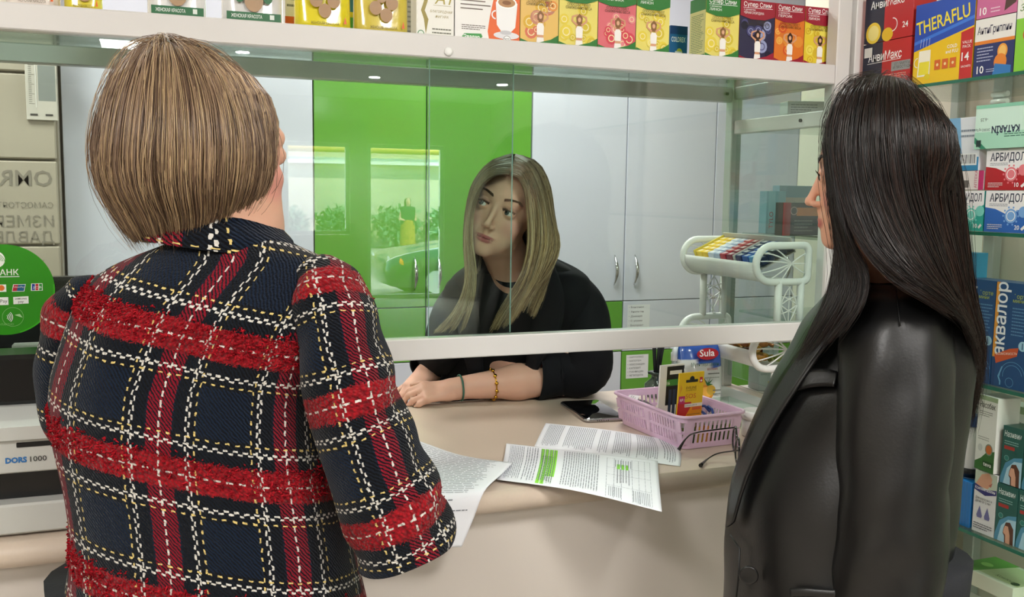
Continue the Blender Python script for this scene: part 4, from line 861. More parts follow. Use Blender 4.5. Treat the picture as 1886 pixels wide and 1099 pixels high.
for k in range(7):
    x = .022+k*.018; c = ['#6a7a3a', '#3f5a2a', '#e8c040', '#e8a03a', '#4a6a3a', '#5a6a2a', '#8a9a4a'][k]
    t = thing('lip_balm_tube', 'small %s tube standing in the basket front, %s from the left' % (['olive', 'dark green', 'yellow', 'orange', 'green', 'mossy', 'light green'][k], ['first', 'second', 'third', 'fourth', 'fifth', 'sixth', 'seventh'][k]), 'tube', BK(x, .024, .0035), 'tubes in the pink basket')
    p0 = BK(x, .024, .0035); MB().lathe([(.0075, 0), (.0078, .002), (.0078, .038)], p0, 12).build('barrel', mat('balm_'+c.strip('#'), c, .35), t); MB().lathe([(.0074, 0), (.0074, .012), (.006, .014)], p0+Vector((0, 0, .0382)), 12).build('cap', mat('balm_cap', '#dfe0d8', .3), t)
b = MB(); pts = [BK(.11+.02*math.cos(k*.5), .09+.03*math.sin(k*.5), .05+.01*math.sin(k*1.1)) for k in range(14)]; b.tube(pts, .0028, 8)
tag(b.build('cord_loop', mat('blue_cord', '#1f3f8a', .5), None, origin=BK(.11, .09, .03)), 'blue cord loop lying at the right inside the pink basket', 'cord', 'goods in the pink basket')
# ---- reed diffuser
def bottle(label, name, u, v0, y, rad, hh, body, cap, parts=None, cat='bottle', glass=False):
    x = onY(u, v0, y).x; c = (x, y, CT+.0005)
    t = thing(name, label, cat, c, 'bottles at the back of the counter'); return t, c
t, c = bottle('reed diffuser with black sticks in a clear glass flask, at the back of the counter', 'reed_diffuser', 1208, 712, 2.03, 0, 0, 0, 0, cat='diffuser')
MB().lathe([(0, .0), (.026, 0), (.028, .004), (.028, .03), (.012, .045), (.011, .052), (.02, .055)], c, 24).build('flask', mat('diffuser_glass', '#6a7a70', .05, spec=.8, trans=.6), t)
MB().lathe([(.012, .0525), (.021, .056), (.021, .060), (.012, .0605)], c, 24).build('collar', mat('diffuser_collar', '#3a4440', .15, .5), t)
for k, (dx, dy) in enumerate([(-.014, 0), (-.004, .006), (.002, -.006), (.016, .004), (.02, -.003)]):
    MB().tube([(c[0], c[1], c[2]+.01), (c[0]+dx, c[1]+dy, c[2]+.165-.004*k)], .003, 6).build('reed', mat('black_reed', '#17181a', .8), t)
def spray(label, u, y, rad, hh, tint):
    t, c = bottle(label, 'spray_bottle', u, 720, y, 0, 0, 0, 0)
    MB().lathe([(0, 0), (rad, 0), (rad, hh*.55), (rad*.45, hh*.68), (rad*.45, hh*.72)], c, 20).build('body', mat('spray_body'+tint, tint, .15, spec=.6, trans=.4), t)
    MB().lathe([(rad*.62, hh*.722), (rad*.62, hh*.86), (rad*.45, hh*.88), (rad*.45, hh)], c, 16).build('pump', mat('spray_white', '#e8ecec', .3), t)
    MB().box(c[0]-rad*.9, c[0], c[1]-.004, c[1]+.004, c[2]+hh*.94, c[2]+hh*.985, .001).build('nozzle', mat('spray_white', '#e8ecec', .3), t)
spray('clear spray bottle with white pump behind the battery card', 1241, 1.97, .016, .135, '#d5e0dc')
spray('taller bluish spray bottle behind the clear one', 1254, 1.995, .018, .165, '#a8cfd0')
spray('short clear spray bottle between the cards and the blue bag', 1266, 1.93, .011, .10, '#c0dcdc')
# ---- lollipop bag
def bag():
    y = 1.875; x0, x1 = onY(1254, 690, y).x, onY(1330, 690, y).x; H_ = .165; rows = []
    for j in range(15):
        s = j/14; z = CT+.001+H_*s; w_ = (x1-x0)/2*(.93+.07*math.sin(PI*s)-.1*max(0, s-.85)/.15*.6); d = .004+.022*(math.sin(PI*min(1, s*.9+.12))**.7)
        if s > .9: d = .002
        r = []
        for k in range(28):
            a = 2*PI*k/28; cc, ss = math.cos(a), math.sin(a)
            r.append(((x0+x1)/2+w_*cc+.006*s, y+d*np.sign(ss)*abs(ss)**.8+.03*s-.002*math.sin(7*a+s*5)*(.3+s), z+.004*cc*s))
        rows.append(r)
    rows = np.array(rows)
    n, m = rows.shape[:2]; col = np.zeros((n, m, 4)); col[...] = lin('#dfe2e2')
    for j in range(n):
        for k in range(m):
            s = j/(n-1); x = math.cos(2*PI*k/m)
            if s > .60-.10*x: col[j, k] = lin('#2a55b0')
    Gd = catmull(rows, 57); cc = np.repeat(np.repeat(col, 4, 0), 1, 1)[:57]
    o = gridmesh('lollipop_bag', Gd, mat('foil_bag', '#ffffff', .22, attr=True, coat=.6, bump=.4, bscale=50), None, caps=True, origin=((x0+x1)/2, y, CT), col=cc.reshape(-1, 4))
    tag(o, 'blue and white sweets bag with a red oval logo, behind the pink basket', 'bag')
    w_ = x1-x0
    q = Print((x0+.004, y-.0215, CT), (1, .0, 0), (0, .1, 1), w_, H_, base=.001)
    q.ell(.54, .79, .029, .0135, '#b01f2c', 28); q.ring(.54, .79, .0, .0001, '#e8e8ea', 8); q.text('Sula', .345, .758, .016, '#f4f4f4', bold=.012, fit=.040)
    q.text('Мультивитамин', .14, .62, .0095, '#2f5f3a', fit=w_*.66); q.text('БЕЗ САХАРА', .52, .56, .005, '#a8242c', bold=.01, fit=.028); q.lines(.54, .49, .82, .53, 1, '#6a706a'); q.lines(.45, .44, .82, .47, 1, '#9aa09a')
    q.ell(.3, .36, .02, .024, '#e0a83a', 20); q.ell(.24, .3, .018, .02, '#e8c060', 20); q.ell(.47, .25, .022, .018, '#d98a2a', 22); q.ell(.47, .25, .016, .013, '#f0b04a', 20); q.ell(.6, .28, .012, .012, '#c8a03a', 16)
    for a in (-.9, -.3, .3, .9, 1.4): q.P([(.5+.02*math.cos(a), .34), (.5+.16*math.cos(a+.6), .36+.13*math.sin(a+.9)), (.52, .38)], '#2f6a34')
    q.lines(.64, .2, .84, .3, 2, '#6a706a')
    q.build('printed_front', o)
bag()
# ---- cartons and a dish to the right of the bag
carton('medicine_box', 'tall pale grey carton under the white rack, right of the sweets bag', 'box', (1.452, 2.0, CT+.0008), (1, -.08, 0), .055, .12, .05, '#b4bcbc', 'cartons at the end of the counter', pr=lambda q: (q.text('АПТЕЧНЫЙ НАБОР', .75, .3, .006, '#5f6a6a', rot=PI/2, fit=.07), q.rect(.5, .02, .95, .2, '#c8b02a'), q.lines(.1, .3, .5, .9, 5, '#97a0a0')))
tr = thing('display_dish', 'clear acrylic dish with gold wrapped goods beside the pink basket', 'dish', (1.21, 1.80, CT))
MB().box(1.165, 1.25, 1.69, 1.83, CT+.001, CT+.004, .001).build('base', M_SHELFG, tr)
for a in ((1.165, 1.168, 1.69, 1.83), (1.247, 1.25, 1.69, 1.83), (1.168, 1.247, 1.69, 1.693), (1.168, 1.247, 1.827, 1.83)): MB().box(*a, CT+.0042, CT+.035).build('side', M_SHELFG, tr)
for k, (x, y, yaw, c, lb) in enumerate([(1.18, 1.70, .3, '#8a7030', 'nearest gold wrapped bar in the clear dish'), (1.175, 1.745, .1, '#3a3226', 'dark wrapped bar in the clear dish'), (1.175, 1.785, .2, '#b89a3a', 'bright gold bar at the back of the clear dish')]):
    carton('chocolate_bar', lb, 'bar', (x, y, CT+.0045+.0002*k), (math.cos(yaw), math.sin(yaw), 0), .065, .02, .012, c, 'bars in the clear dish', up=(-math.sin(yaw), math.cos(yaw), .0), pr=lambda q: q.rect(.2, .3, .8, .7, '#d9c070'))
# ---- sunglasses
def sung():
    m = mat('black_acetate', '#0b0b0c', .18, coat=.5); t = thing('sunglasses', 'black sunglasses lying on the counter with thin arms folded open', 'sunglasses', (1.02, 1.5, CT))
    A = [onY(1250, 828, 1.53), onY(1264, 807, 1.525), onY(1284, 796, 1.515), onY(1352, 787, 1.495)]
    B_ = [onZ(1290, 857, CT+.005), onZ(1306, 843, CT+.008), onZ(1325, 834, CT+.014), onZ(1362, 829, CT+.034)]
    for L in (A, B_):
        Pn = catmull(np.array([tuple(p) for p in L]), 14); rs = [.0038-.0024*min(1, k/4) for k in range(14)]
        MB().tube([Vector(p) for p in Pn], rs, 8).build('temple_arm', m, t)
    a, b_ = A[-1], B_[-1]; d = (b_-a); w_ = d.length; e = d.normalized(); up = Vector((0, 0, 1)); up = (up-e*up.dot(e)).normalized(); nn = e.cross(up)
    for s in (.25, .75):
        c = a+d*s-up*.012
        ring_ = [c+e*(w_*.27*math.cos(k*PI/12))+up*(.024*math.sin(k*PI/12)-.004*abs(math.cos(k*PI/12))) for k in range(24)]
        MB().tube(ring_, .0022, 6, closed=True).build('rim', m, t)
        MB().poly([p+nn*.0005 for p in ring_], .001, -nn).build('lens', mat('dark_lens', '#0c0d10', .03, coat=1), t)
    MB().tube([a+d*.46, a+d*.5+up*.004, a+d*.54], .002, 6).build('bridge', m, t)
sung()
x = onY(1388, 770, 1.62).x
t = thing('white_jar', 'small round white jar beside the basket, mostly behind the leather blazer', 'jar', (1.175, 1.62, CT)); MB().lathe([(0, 0), (.028, 0), (.03, .004), (.03, .035)], (1.175, 1.62, CT+.0005), 24).build('body', mat('jar_white', '#e8e8e6', .3), t); MB().lathe([(0.0, .0), (.031, .0), (.031, .014), (.027, .018)], (1.175, 1.62, CT+.0362), 24).build('lid', mat('jar_white', '#e8e8e6', .3), t)
# ---- white plastic rack with gum and sweets
M_WP = mat('ivory_plastic', '#e4e4e2', .35, noise=.015, nscale=10)
HX0, HX1, HY0, HY1 = 1.256, 1.395, 1.757, 2.06
st = thing('plastic_rack', 'white plastic tiered rack with leaf-pattern ends, holding gum and sweets', 'rack', ((HX0+HX1)/2, (HY0+HY1)/2, CT))
def looppath(z0, z1, y):
    r = (z1-z0)/2*.98; zc = (z0+z1)/2; p = []
    for k in range(13):
        a = PI/2+PI*k/12; p.append((HX0+r+r*math.cos(a)*1.0, y, zc+r*math.sin(a)))
    rr = .014
    for cx_, cz, a0 in ((HX1-rr, z0+rr, -PI/2), (HX1-rr, z1-rr, 0)):
        for k in range(5):
            a = a0+PI/2*k/4; p.append((cx_+rr*math.cos(a), y, cz+rr*math.sin(a)))
    return p
def leafy(ax, y, w_, h_, hub, tips, r=.0016):
    for (tx, tz, bend) in tips:
        p0 = Vector((hub[0], y, hub[1])); p1 = Vector((tx, y, tz)); mid = (p0+p1)/2+Vector((0, 0, bend))
        pts = [p0*(1-s)**2+mid*2*s*(1-s)+p1*s*s for s in np.linspace(0, 1, 7)]
        ax.tube(pts, [r*(1.3-.5*k/6) for k in range(7)], 5)
for ti, (z0, z1) in enumerate([(1.303, 1.385), (1.108, 1.190), (1.004, 1.03)]):
    for y in (HY0, HY1):
        if ti < 2:
            MB().tube(looppath(z0, z1, y), .0085, 8, closed=True).build('end_loop', M_WP, st)
            zc = (z0+z1)/2; hx = HX1-.045; b = MB()
            leafy(b, y, 0, 0, (hx, zc), [(HX0+.012, zc+.006, .004), (HX0+.016, zc-.02, -.004), (HX0+.04, z0+.008, -.004), (HX0+.07, z0+.006, -.002), (HX0+.05, z1-.008, .006), (HX1-.008, zc, .0), (HX1-.008, zc+.022, .004), (HX1-.008, zc-.022, -.004), (HX0+.02, zc+.024, .01)])
            b.build('leaf_tracery', M_WP, st)
    b = MB(); r = (z1-z0)/2; zc = (z0+z1)/2; prof = [(HX0+r+r*math.cos(a), zc+r*math.sin(a)) for a in np.linspace(PI*.98, PI*1.5, 9)]+[(HX1-.012, z0+.001)]
    if ti < 2:
        rows = [[(x_, y, z_) for x_, z_ in prof] for y in (HY0, HY1)]
        o = gridmesh('tray', np.array(rows), M_WP, st, closed=False); md = o.modifiers.new('thickness', 'SOLIDIFY'); md.thickness = .003; md.offset = 0
    else:
        MB().box(HX0+.01, HX1-.01, HY0-.005, HY1+.005, z0-.003, z0+.005, .002).build('foot_tray', M_WP, st)
for (za, zb) in ((1.19, 1.303), (1.005, 1.108)):
    for y in (HY0, HY1):
        for x_ in (HX0+.062, HX0+.122): MB().tube([(x_, y, za-.006), (x_, y, zb+.006)], .0085, 10).build('leg', M_WP, st)
        b = MB(); xc = HX0+.092; zc = (za+zb)/2
        for s in (-1, 1):
            for (hz, dz_) in ((zc+.005, .045), (zc+.005, -.05), (zc+.005, .02), (zc+.005, -.02)):
                leafy(b, y, 0, 0, (xc-s*.022, hz), [(xc+s*.022*(1 if abs(dz_) < .03 else .3), hz+dz_, dz_*.3)], .0014)
        leafy(b, y, 0, 0, (xc, za+.002), [(xc, zb-.002, 0)], .0012)
        b.build('leaf_tracery', M_WP, st)
# gum display carton and packs
tz = 1.312
GX0, GX1, GY0, GY1 = 1.287, 1.383, 1.775, 2.045
Mg = Matrix.Translation((GX0, 0, tz+.018)) @ Matrix.Rotation(-.42, 4, 'Y') @ Matrix.Translation((-GX0, 0, -tz))
gb = thing('gum_display_carton', 'open yellow edged counter carton with rows of gum on the top tray', 'carton', (1.33, 1.93, tz))
mgb = mat('carton_grey', '#b4b2aa', .6); my = mat('carton_yellow', '#d8c23a', .5)
MB().box(GX0, GX1, GY0, GY1, tz, tz+.002, 0, Mg).build('bottom', mgb, gb)
MB().box(GX0, GX1, GY1-.002, GY1, tz+.0022, tz+.030, 0, Mg).build('back_wall', my, gb); MB().box(GX1-.002, GX1, GY0, GY1-.0022, tz+.0022, tz+.036, 0, Mg).build('side_wall', mgb, gb); MB().box(GX0, GX1-.0022, 1.876, 1.878, tz+.0022, tz+.028, 0, Mg).build('divider', mgb, gb)
rowc = [('yellow', '#e8c83a', 2.030), ('golden', '#e0bc2a', 2.004), ('silver', '#c8d0dc', 1.978), ('pale blue', '#a8b8d0', 1.952), ('red', '#b02a3a', 1.926), ('wine red', '#7a2034', 1.900), ('dark blue', '#1f3060', 1.862), ('blue', '#2a5aa8', 1.836), ('light blue', '#5a9ad0', 1.810), ('blue black', '#1a2440', 1.786)]
ordn = ['first', 'second', 'third', 'fourth', 'fifth']
for ri, (cn, c, y) in enumerate(rowc):
    for k in range(5):
        M = Mg @ Matrix.Translation((GX0+.012+k*.0180, y, tz+.0165)) @ Matrix.Rotation(.12, 4, 'Y') @ Matrix.Rotation(.02*((ri*k) % 3-1), 4, 'Z')
        b = MB(); b.box(-.0086, .0086, -.0118, .0118, -.009, .009, .0012, M); c0_ = M.translation
        o = b.build('gum_pack', mat('gum_'+c.strip('#'), c, .3, noise=.15, nscale=120), None, origin=tuple(c0_))
        tag(o, '%s gum pack on the white rack, %s from the open side of its row' % (cn, ordn[k]), 'gum', 'gum packs on the white rack')
        q = Print(M @ Vector((-.008, -.0105, .0091)), M.to_3x3() @ Vector((1, 0, 0)), M.to_3x3() @ Vector((0, 1, 0)), .016, .021)
        q.rect(.1, .3, .9, .75, '#f0eee8'); q.text(['gum', 'ICE', 'dirol', 'XL'][(ri) % 4], .5, .4, .006, c, align='c', bold=.012, fit=.013)
        q.build('printed_top', o)
# loose sweets on the second tray
def candy(x_, y, z_, yaw, c, lb, s=1.0, tilt=0):
    M = Matrix.Translation((x_, y, z_)) @ Matrix.Rotation(yaw, 4, 'Z') @ Matrix.Rotation(tilt, 4, 'Y') @ Matrix.Scale(s, 4)
    prof = [(-.036, .012), (-.030, .010), (-.024, .004), (-.019, .010), (-.010, .0125), (.010, .0125), (.019, .010), (.024, .004), (.030, .010), (.036, .012)]
    rows = [[tuple(M @ Vector((h_, r_*math.cos(a)*(1+.12*math.sin(3*a+i)), r_*.8*math.sin(a)))) for a in np.linspace(0, 2*PI, 13)[:-1]] for i, (h_, r_) in enumerate(prof)]
    o = gridmesh('wrapped_sweet', np.array(rows), mat('wrap_'+c.strip('#'), c, .25, .3, noise=.4, nscale=90), None, caps=True, smooth=False, origin=(x_, y, z_)); tag(o, lb, 'sweet', 'wrapped sweets on the white rack')
cl = [(1.30, 1.80, '#c88a2a', 'orange gold'), (1.335, 1.83, '#b89a3a', 'golden'), (1.36, 1.79, '#7a8a3a', 'green gold'), (1.31, 1.87, '#a8602a', 'copper'), (1.35, 1.90, '#6a3a20', 'brown'), (1.32, 1.94, '#b07030', 'tan'), (1.36, 1.97, '#8a6a30', 'bronze'), (1.31, 2.0, '#d8b060', 'pale gold')]
for k, (x_, y, c, cn) in enumerate(cl): candy(x_, y, 1.125, .4+k*1.3, c, '%s wrapped sweet in the bottom layer of the lower tray' % cn, .85)
cl2 = [(1.315, 1.83, '#c8a050', 'yellowish'), (1.35, 1.86, '#8a5a2a', 'dark amber'), (1.325, 1.92, '#a87a3a', 'sandy'), (1.345, 1.96, '#6a4020', 'chocolate')]
for k, (x_, y, c, cn) in enumerate(cl2): candy(x_, y, 1.147, 1.1+k*1.7, c, '%s wrapped sweet in the upper layer of the lower tray' % cn, .85)
candy(1.335, 1.88, 1.168, .5, '#7a4a22', 'brown wrapped sweet leaning on top of the sweet pile', 1.0, -.5)
candy(1.300, 1.90, 1.166, .1, '#b08a60', 'small beige wrapped sweet on top of the pile', .7, .1)
# ---- banknote tester at the left, register behind the glass
def machine():
    x0, x1, y0 = -.42, -.075, 1.462
    t = thing('banknote_tester', 'grey banknote tester with dark viewing window on the counter, left edge', 'machine', ((x0+x1)/2, 1.55, CT))
    mg = mat('tester_grey', '#c2c3be', .4, noise=.01); mk = mat('tester_black', '#0d0d0f', .25)
    def zz(v): return onY(70, v, y0).z
    zt, zs0, zs1, zw0, zw1 = zz(775), zz(832), zz(868), zz(868), zz(925)
    MB().box(x0, x1, y0, 1.66, CT+.004, zw1, .003).build('base_body', mg, t)
    MB().box(x0, x1, y0, 1.66, zw0, zt-.02, .002).build('head', mg, t)
    MB().box(x0+.004, x0+.03, y0+.001, 1.66, zw1, zw0).build('cheek', mg, t); MB().box(x1-.012, x1-.003, y0+.001, 1.66, zw1, zw0).build('cheek', mg, t)
    MB().box(x0+.03, x1-.012, y0+.03, 1.655, zw1+.0005, zw0-.0005).build('viewing_window', mk, t)
    b = MB(); prof = [(y0-.006, zt-.024), (y0-.012, zt-.004), (y0+.006, zt+.002), (y0+.05, zt+.012), (1.66, zt+.012), (1.66, zt-.019), (y0, zt-.019)]
    for xx in (x0-.004, x1+.004): b.bm.faces.new([b.bm.verts.new((xx, y, z)) for y, z in prof])
    vs = list(b.bm.verts); n_ = len(prof)
    for k in range(n_): b.bm.faces.new((vs[k], vs[(k+1) % n_], vs[n_+(k+1) % n_], vs[n_+k]))
    b.build('lid', mat('tester_light', '#cfd2cf', .35), t)
    MB().box(-.17, -.12, y0-.0012, y0+.002, zt-.036, zt-.029, .0008).build('slot', mk, t)
    MB().box(x0+.01, x1-.02, 1.52, 1.60, zt+.0125, zt+.085, .006).build('screen_hood', mk, t)
    pr = Print((onY(10, 852, y0).x, y0, onY(10, 853, y0).z), (1, 0, 0), (0, 0, 1), 1, 1, base=.0006)
    pr.text('DORS', 0, 0, .0075, '#2a6fb0', bold=.05, fit=.027); pr.text('1000', .031, 0, .0075, '#3a3a3a', bold=.012, fit=.021); pr.build('printed_name', t)
    t = thing('cash_register', 'black cash register with a pale paper slot behind the glass, left edge', 'register', (-.2, 1.95, CT))
    MB().box(-.5, -.03, 1.82, 2.08, CT+.001, 1.19, .006).build('base', mk, t)
    MB().box(-.5, -.05, 1.95, 1.99, 1.192, 1.325, .006).build('display', mk, t)
    MB().box(-.21, -.14, 1.80, 1.818, 1.17, 1.225, .003).build('paper_slot', mat('tester_grey', '#c2c3be', .4), t)
    MB().box(-.19, -.155, 1.797, 1.7995, 1.19, 1.215).build('slot_window', mk, t)
machine()
# ---------------------------------------------------------------- bodies: implicit surfaces turned into one continuous mesh
class Vol:
    def __init__(s, xs, ys, zs):
        s.ax = [np.asarray(a, np.float32) for a in (xs, ys, zs)]; s.Fv = np.full([len(a) for a in s.ax], 1.0, np.float32)
    def sub(s, lo, hi):
        sl = []
        for a, l, h_ in zip(s.ax, lo, hi):
            i, j = np.searchsorted(a, l), np.searchsorted(a, h_)
            if j <= i: return None, None
            sl.append(slice(i, j))
        sl = tuple(sl); X, Y, Z = [a[q] for a, q in zip(s.ax, sl)]
        return sl, (X[:, None, None], Y[None, :, None], Z[None, None, :])
    def comb(s, sl, d, k, op):
        f = s.Fv[sl]
        if op == 'add':
            h_ = np.clip(.5+.5*(f-d)/k, 0, 1); s.Fv[sl] = f*(1-h_)+d*h_-k*h_*(1-h_)
        else:
            h_ = np.clip(.5-.5*(f+d)/k, 0, 1); s.Fv[sl] = f*(1-h_)+(-d)*h_+k*h_*(1-h_)
    def cone(s, a, b, ra, rb, k=.01, op='add'):
        a, b = np.array(a, float), np.array(b, float); m = max(ra, rb)+k*1.5+.012; sl, g = s.sub(np.minimum(a, b)-m, np.maximum(a, b)+m)
        if sl is None: return
        d = b-a; L = d@d; t = sum((g[i]-a[i])*d[i] for i in range(3))/max(L, 1e-9); t = np.clip(t, 0, 1)
        q = np.sqrt(sum((g[i]-a[i]-t*d[i])**2 for i in range(3))) - (ra+(rb-ra)*t); s.comb(sl, q, k, op)
    def ell(s, c, r, R=None, k=.01, op='add'):
        c = np.array(c, float); r = np.array(r, float); m = r.max()+k*1.5+.012; sl, g = s.sub(c-m, c+m)
        if sl is None: return
        R = np.eye(3) if R is None else R
        p = [g[i]-c[i] for i in range(3)]; q = [sum(R[i][j]*p[i] for i in range(3)) for j in range(3)]     # R columns = local axes
        k0 = np.sqrt(sum((q[j]/r[j])**2 for j in range(3))); k1 = np.sqrt(sum((q[j]/r[j]**2)**2 for j in range(3)))+1e-9
        s.comb(sl, k0*(k0-1)/k1, k, op)
    def mesh(s):
        Fv = s.Fv; nx, ny, nz = Fv.shape; ins = Fv < 0; c = [0, 1]
        cnt = sum(ins[i:nx-1+i, j:ny-1+j, l:nz-1+l].astype(np.int8) for i in c for j in c for l in c)
        act = (cnt > 0) & (cnt < 8); idx = -np.ones(act.shape, np.int64); I = np.argwhere(act); idx[act] = np.arange(len(I))
        P_ = np.zeros((len(I), 3)); W = np.zeros(len(I)); ax = s.ax
        for d in range(3):
            o = [q for q in range(3) if q != d]
            for a_ in c:
                for b_ in c:
                    A = I.copy(); A[:, o[0]] += a_; A[:, o[1]] += b_; B = A.copy(); B[:, d] += 1
                    fa = Fv[tuple(A.T)]; fb = Fv[tuple(B.T)]; m = (fa < 0) != (fb < 0); t = np.where(m, fa/(fa-fb+1e-12), 0)
                    pa = np.stack([ax[q][A[:, q]] for q in range(3)], 1); pb = np.stack([ax[q][B[:, q]] for q in range(3)], 1)
                    P_ += np.where(m[:, None], pa+(pb-pa)*t[:, None], 0); W += m
        P_ /= W[:, None]; quads = []
        for d in range(3):
            sl0 = [slice(None)]*3; sl1 = [slice(None)]*3; sl0[d] = slice(0, -1); sl1[d] = slice(1, None)
            ch = ins[tuple(sl0)] != ins[tuple(sl1)]; E_ = np.argwhere(ch); o = [(d+1) % 3, (d+2) % 3]
            ok = (E_[:, o[0]] > 0) & (E_[:, o[1]] > 0) & (E_[:, o[0]] < Fv.shape[o[0]]-1) & (E_[:, o[1]] < Fv.shape[o[1]]-1) & (E_[:, d] < Fv.shape[d]-1); E_ = E_[ok]
            q = []
            for (a_, b_) in ((-1, -1), (0, -1), (0, 0), (-1, 0)):
                A = E_.copy(); A[:, o[0]] += a_; A[:, o[1]] += b_; q.append(idx[tuple(A.T)])
            q = np.stack(q, 1); fl_ = ~ins[tuple(E_.T)]; q[fl_] = q[fl_][:, ::-1]; quads.append(q)
        return P_, np.concatenate(quads)
def axis(lo, hi, fine):
    """coordinates lo..hi; fine = list of (a, b, step), elsewhere the coarse step grows to .012"""
    out = [lo]
    while out[-1] < hi:
        x = out[-1]; st = .02
        for a, b, s_ in fine:
            d = max(a-x, x-b, 0); st = min(st, s_+d*.32)
        out.append(x+st)
    return np.array(out)
def frame3(fwd, up, roll=0):
    f = Vector(fwd).normalized(); u = Vector(up); u = (u-f*u.dot(f)).normalized(); r = f.cross(u)
    return np.array([tuple(r), tuple(f), tuple(u)]).T       # columns: right, forward, up
def head(V, c, R, s=1.0, detail=True):
    """adds a head to the volume; c centre, R columns right/forward/up"""
    c = np.array(c)
    def L(x, y, z): return c+s*(R@np.array([x, y, z]))
    def E(p, r, k=.012, op='add', RR=None): V.ell(L(*p), np.array(r)*s, R if RR is None else R@RR, k*s, op)
    def C(a, b, ra, rb, k=.01, op='add'): V.cone(L(*a), L(*b), ra*s, rb*s, k*s, op)
    E((0, -.014, .035), (.071, .086, .080), .01)
    E((0, .022, -.018), (.060, .065, .083), .03)
    E((0, .010, .042), (.058, .071, .056), .02)
    C((-.036, .02, -.064), (-.010, .064, -.088), .021, .015, .02); C((.036, .02, -.064), (.010, .064, -.088), .021, .015, .02)
    E((0, .070, -.092), (.014, .012, .012), .014)
    for q in (-1, 1):
        E((q*.041, .056, -.028), (.019, .019, .015), .02)
        E((q*.036, .055, -.056), (.017, .018, .021), .02)
    E((0, .068, -.064), (.029, .019, .022), .014)
    C((-.036, .073, .029), (.036, .073, .029), .0095, .0095, .016)
    for q in (-1, 1): E((q*.031, .094, .006), (.017, .015, .0115), .010, 'sub')
    C((0, .080, .016), (0, .1005, -.029), .0062, .0064, .007); E((0, .1025, -.0335), (.0076, .0076, .0068), .006)
    for q in (-1, 1): E((q*.0105, .0925, -.0375), (.0056, .0085, .0054), .004); E((q*.0055, .0985, -.0425), (.0026, .0045, .0020), .0015, 'sub')
    C((0, .0865, -.044), (0, .0855, -.054), .0055, .0045, .006)
    for q in (-1, 1):                                            # eyeballs and lids
        E((q*.031, .0745, .005), (.0125, .0125, .0125), .002)
        E((q*.031, .0752, .0055), (.0146, .0142, .0136), .004)
        E((q*.0315, .0935, .0035), (.0134, .010, .0050), .0012, 'sub')
    for q in (-1, 1): C((q*.003, .0880, -.0620), (q*.0255, .0795, -.0580), .0034, .0016, .003)
    C((-.009, .0860, -.0700), (.009, .0860, -.0700), .0042, .0042, .003)
    for q in (-1, 1): C((q*.008, .0855, -.0692), (q*.0240, .0790, -.0600), .0036, .0014, .003)
    for q in (-1, 1): C((0, .0940, -.0655), (q*.0270, .0822, -.0585), .0011, .0011, .0014, 'sub')
    for q in (-1, 1):
        E((q*.0725, -.012, -.005), (.007, .017, .029), .006, 'add'); E((q*.0790, -.008, -.001), (.004, .009, .017), .003, 'sub')
    return L
def hand_sdf(V, W, R, s=1.0, curl=.5, left=False, spread=.1):
    """W wrist point, R columns: across (towards thumb), along fingers, back-of-hand up. Palm and five fingers."""
    W = np.array(W); q = 1
    def L(x, y, z): return W+s*(R@np.array([x, y, z]))
    V.cone(L(0, -.02, 0), L(0, .02, 0), .026*s, .027*s, .012)
    for x in (-.028, -.010, .010, .027): V.cone(L(x*.6, .015, -.002), L(x, .082, 0), .0155*s, .0115*s, .010)
    V.cone(L(.018, .02, -.008), L(.034, .045, -.012), .017*s, .013*s, .012)
    lens = [(.027, .042, .026, .021), (.010, .046, .030, .023), (-.010, .043, .028, .022), (-.028, .034, .021, .019)]
    for i, (x, l1, l2, l3) in enumerate(lens):
        p = np.array([x, .084-.005*abs(i-1), 0.]); a = -curl*.5; sx_ = spread*(1.5-i)*.6
        for l, r0_, r1_, da in ((l1, .0098, .0088, curl*.7), (l2, .0088, .0080, curl*.7), (l3, .0080, .0066, 0)):
            n_ = p+l*np.array([sx_*math.cos(a), math.cos(a), math.sin(a)]); V.cone(L(*p), L(*n_), r0_*s, r1_*s, .0035); p = n_; a -= da
    p = np.array([.034, .045, -.012]); 
    for d, l, r0_, r1_ in (((.55, .75, -.25), .036, .0118, .0102), ((.25, .95, -.35), .028, .0102, .0082)):
        d = np.array(d)/np.linalg.norm(d); n_ = p+d*l; V.cone(L(*p), L(*n_), r0_*s, r1_*s, .004); p = n_
    return L
def skinmat(name, base):
    m = mat(name, '#ffffff', .48, attr=True, bump=.12, bscale=900, spec=.4)
    b = m.node_tree.nodes['Principled BSDF']; b.inputs['Subsurface Weight'].default_value = .12; b.inputs['Subsurface Radius'].default_value = (.012, .005, .003); b.inputs['Subsurface Scale'].default_value = .6
    return m
def bodymesh(name, V, base, tint, m, parent, clamp=None):
    P_, Q = V.mesh()
    C = np.tile(np.array(lin(base)), (len(P_), 1))
    for (c, r, col, R) in tint:                                # soft coloured zones (lips, blush, nails): own colour, plus painted shade between the pharmacist's lips
        q = (P_-np.array(c))@R; d = np.sqrt(((q/np.array(r))**2).sum(1)); w_ = np.clip((1.25-d)/.5, 0, 1)[:, None]; C = C*(1-w_)+np.array(lin(col))*w_
    if clamp is not None: y0_, y1_, zc_ = clamp; mk = (P_[:, 1] > y0_) & (P_[:, 1] < y1_) & (P_[:, 2] > zc_-.12); P_[mk, 2] = np.maximum(P_[mk, 2], zc_+.0012)
    me = npmesh(name, P_, Q, col=C); return place(name, me, m, parent)
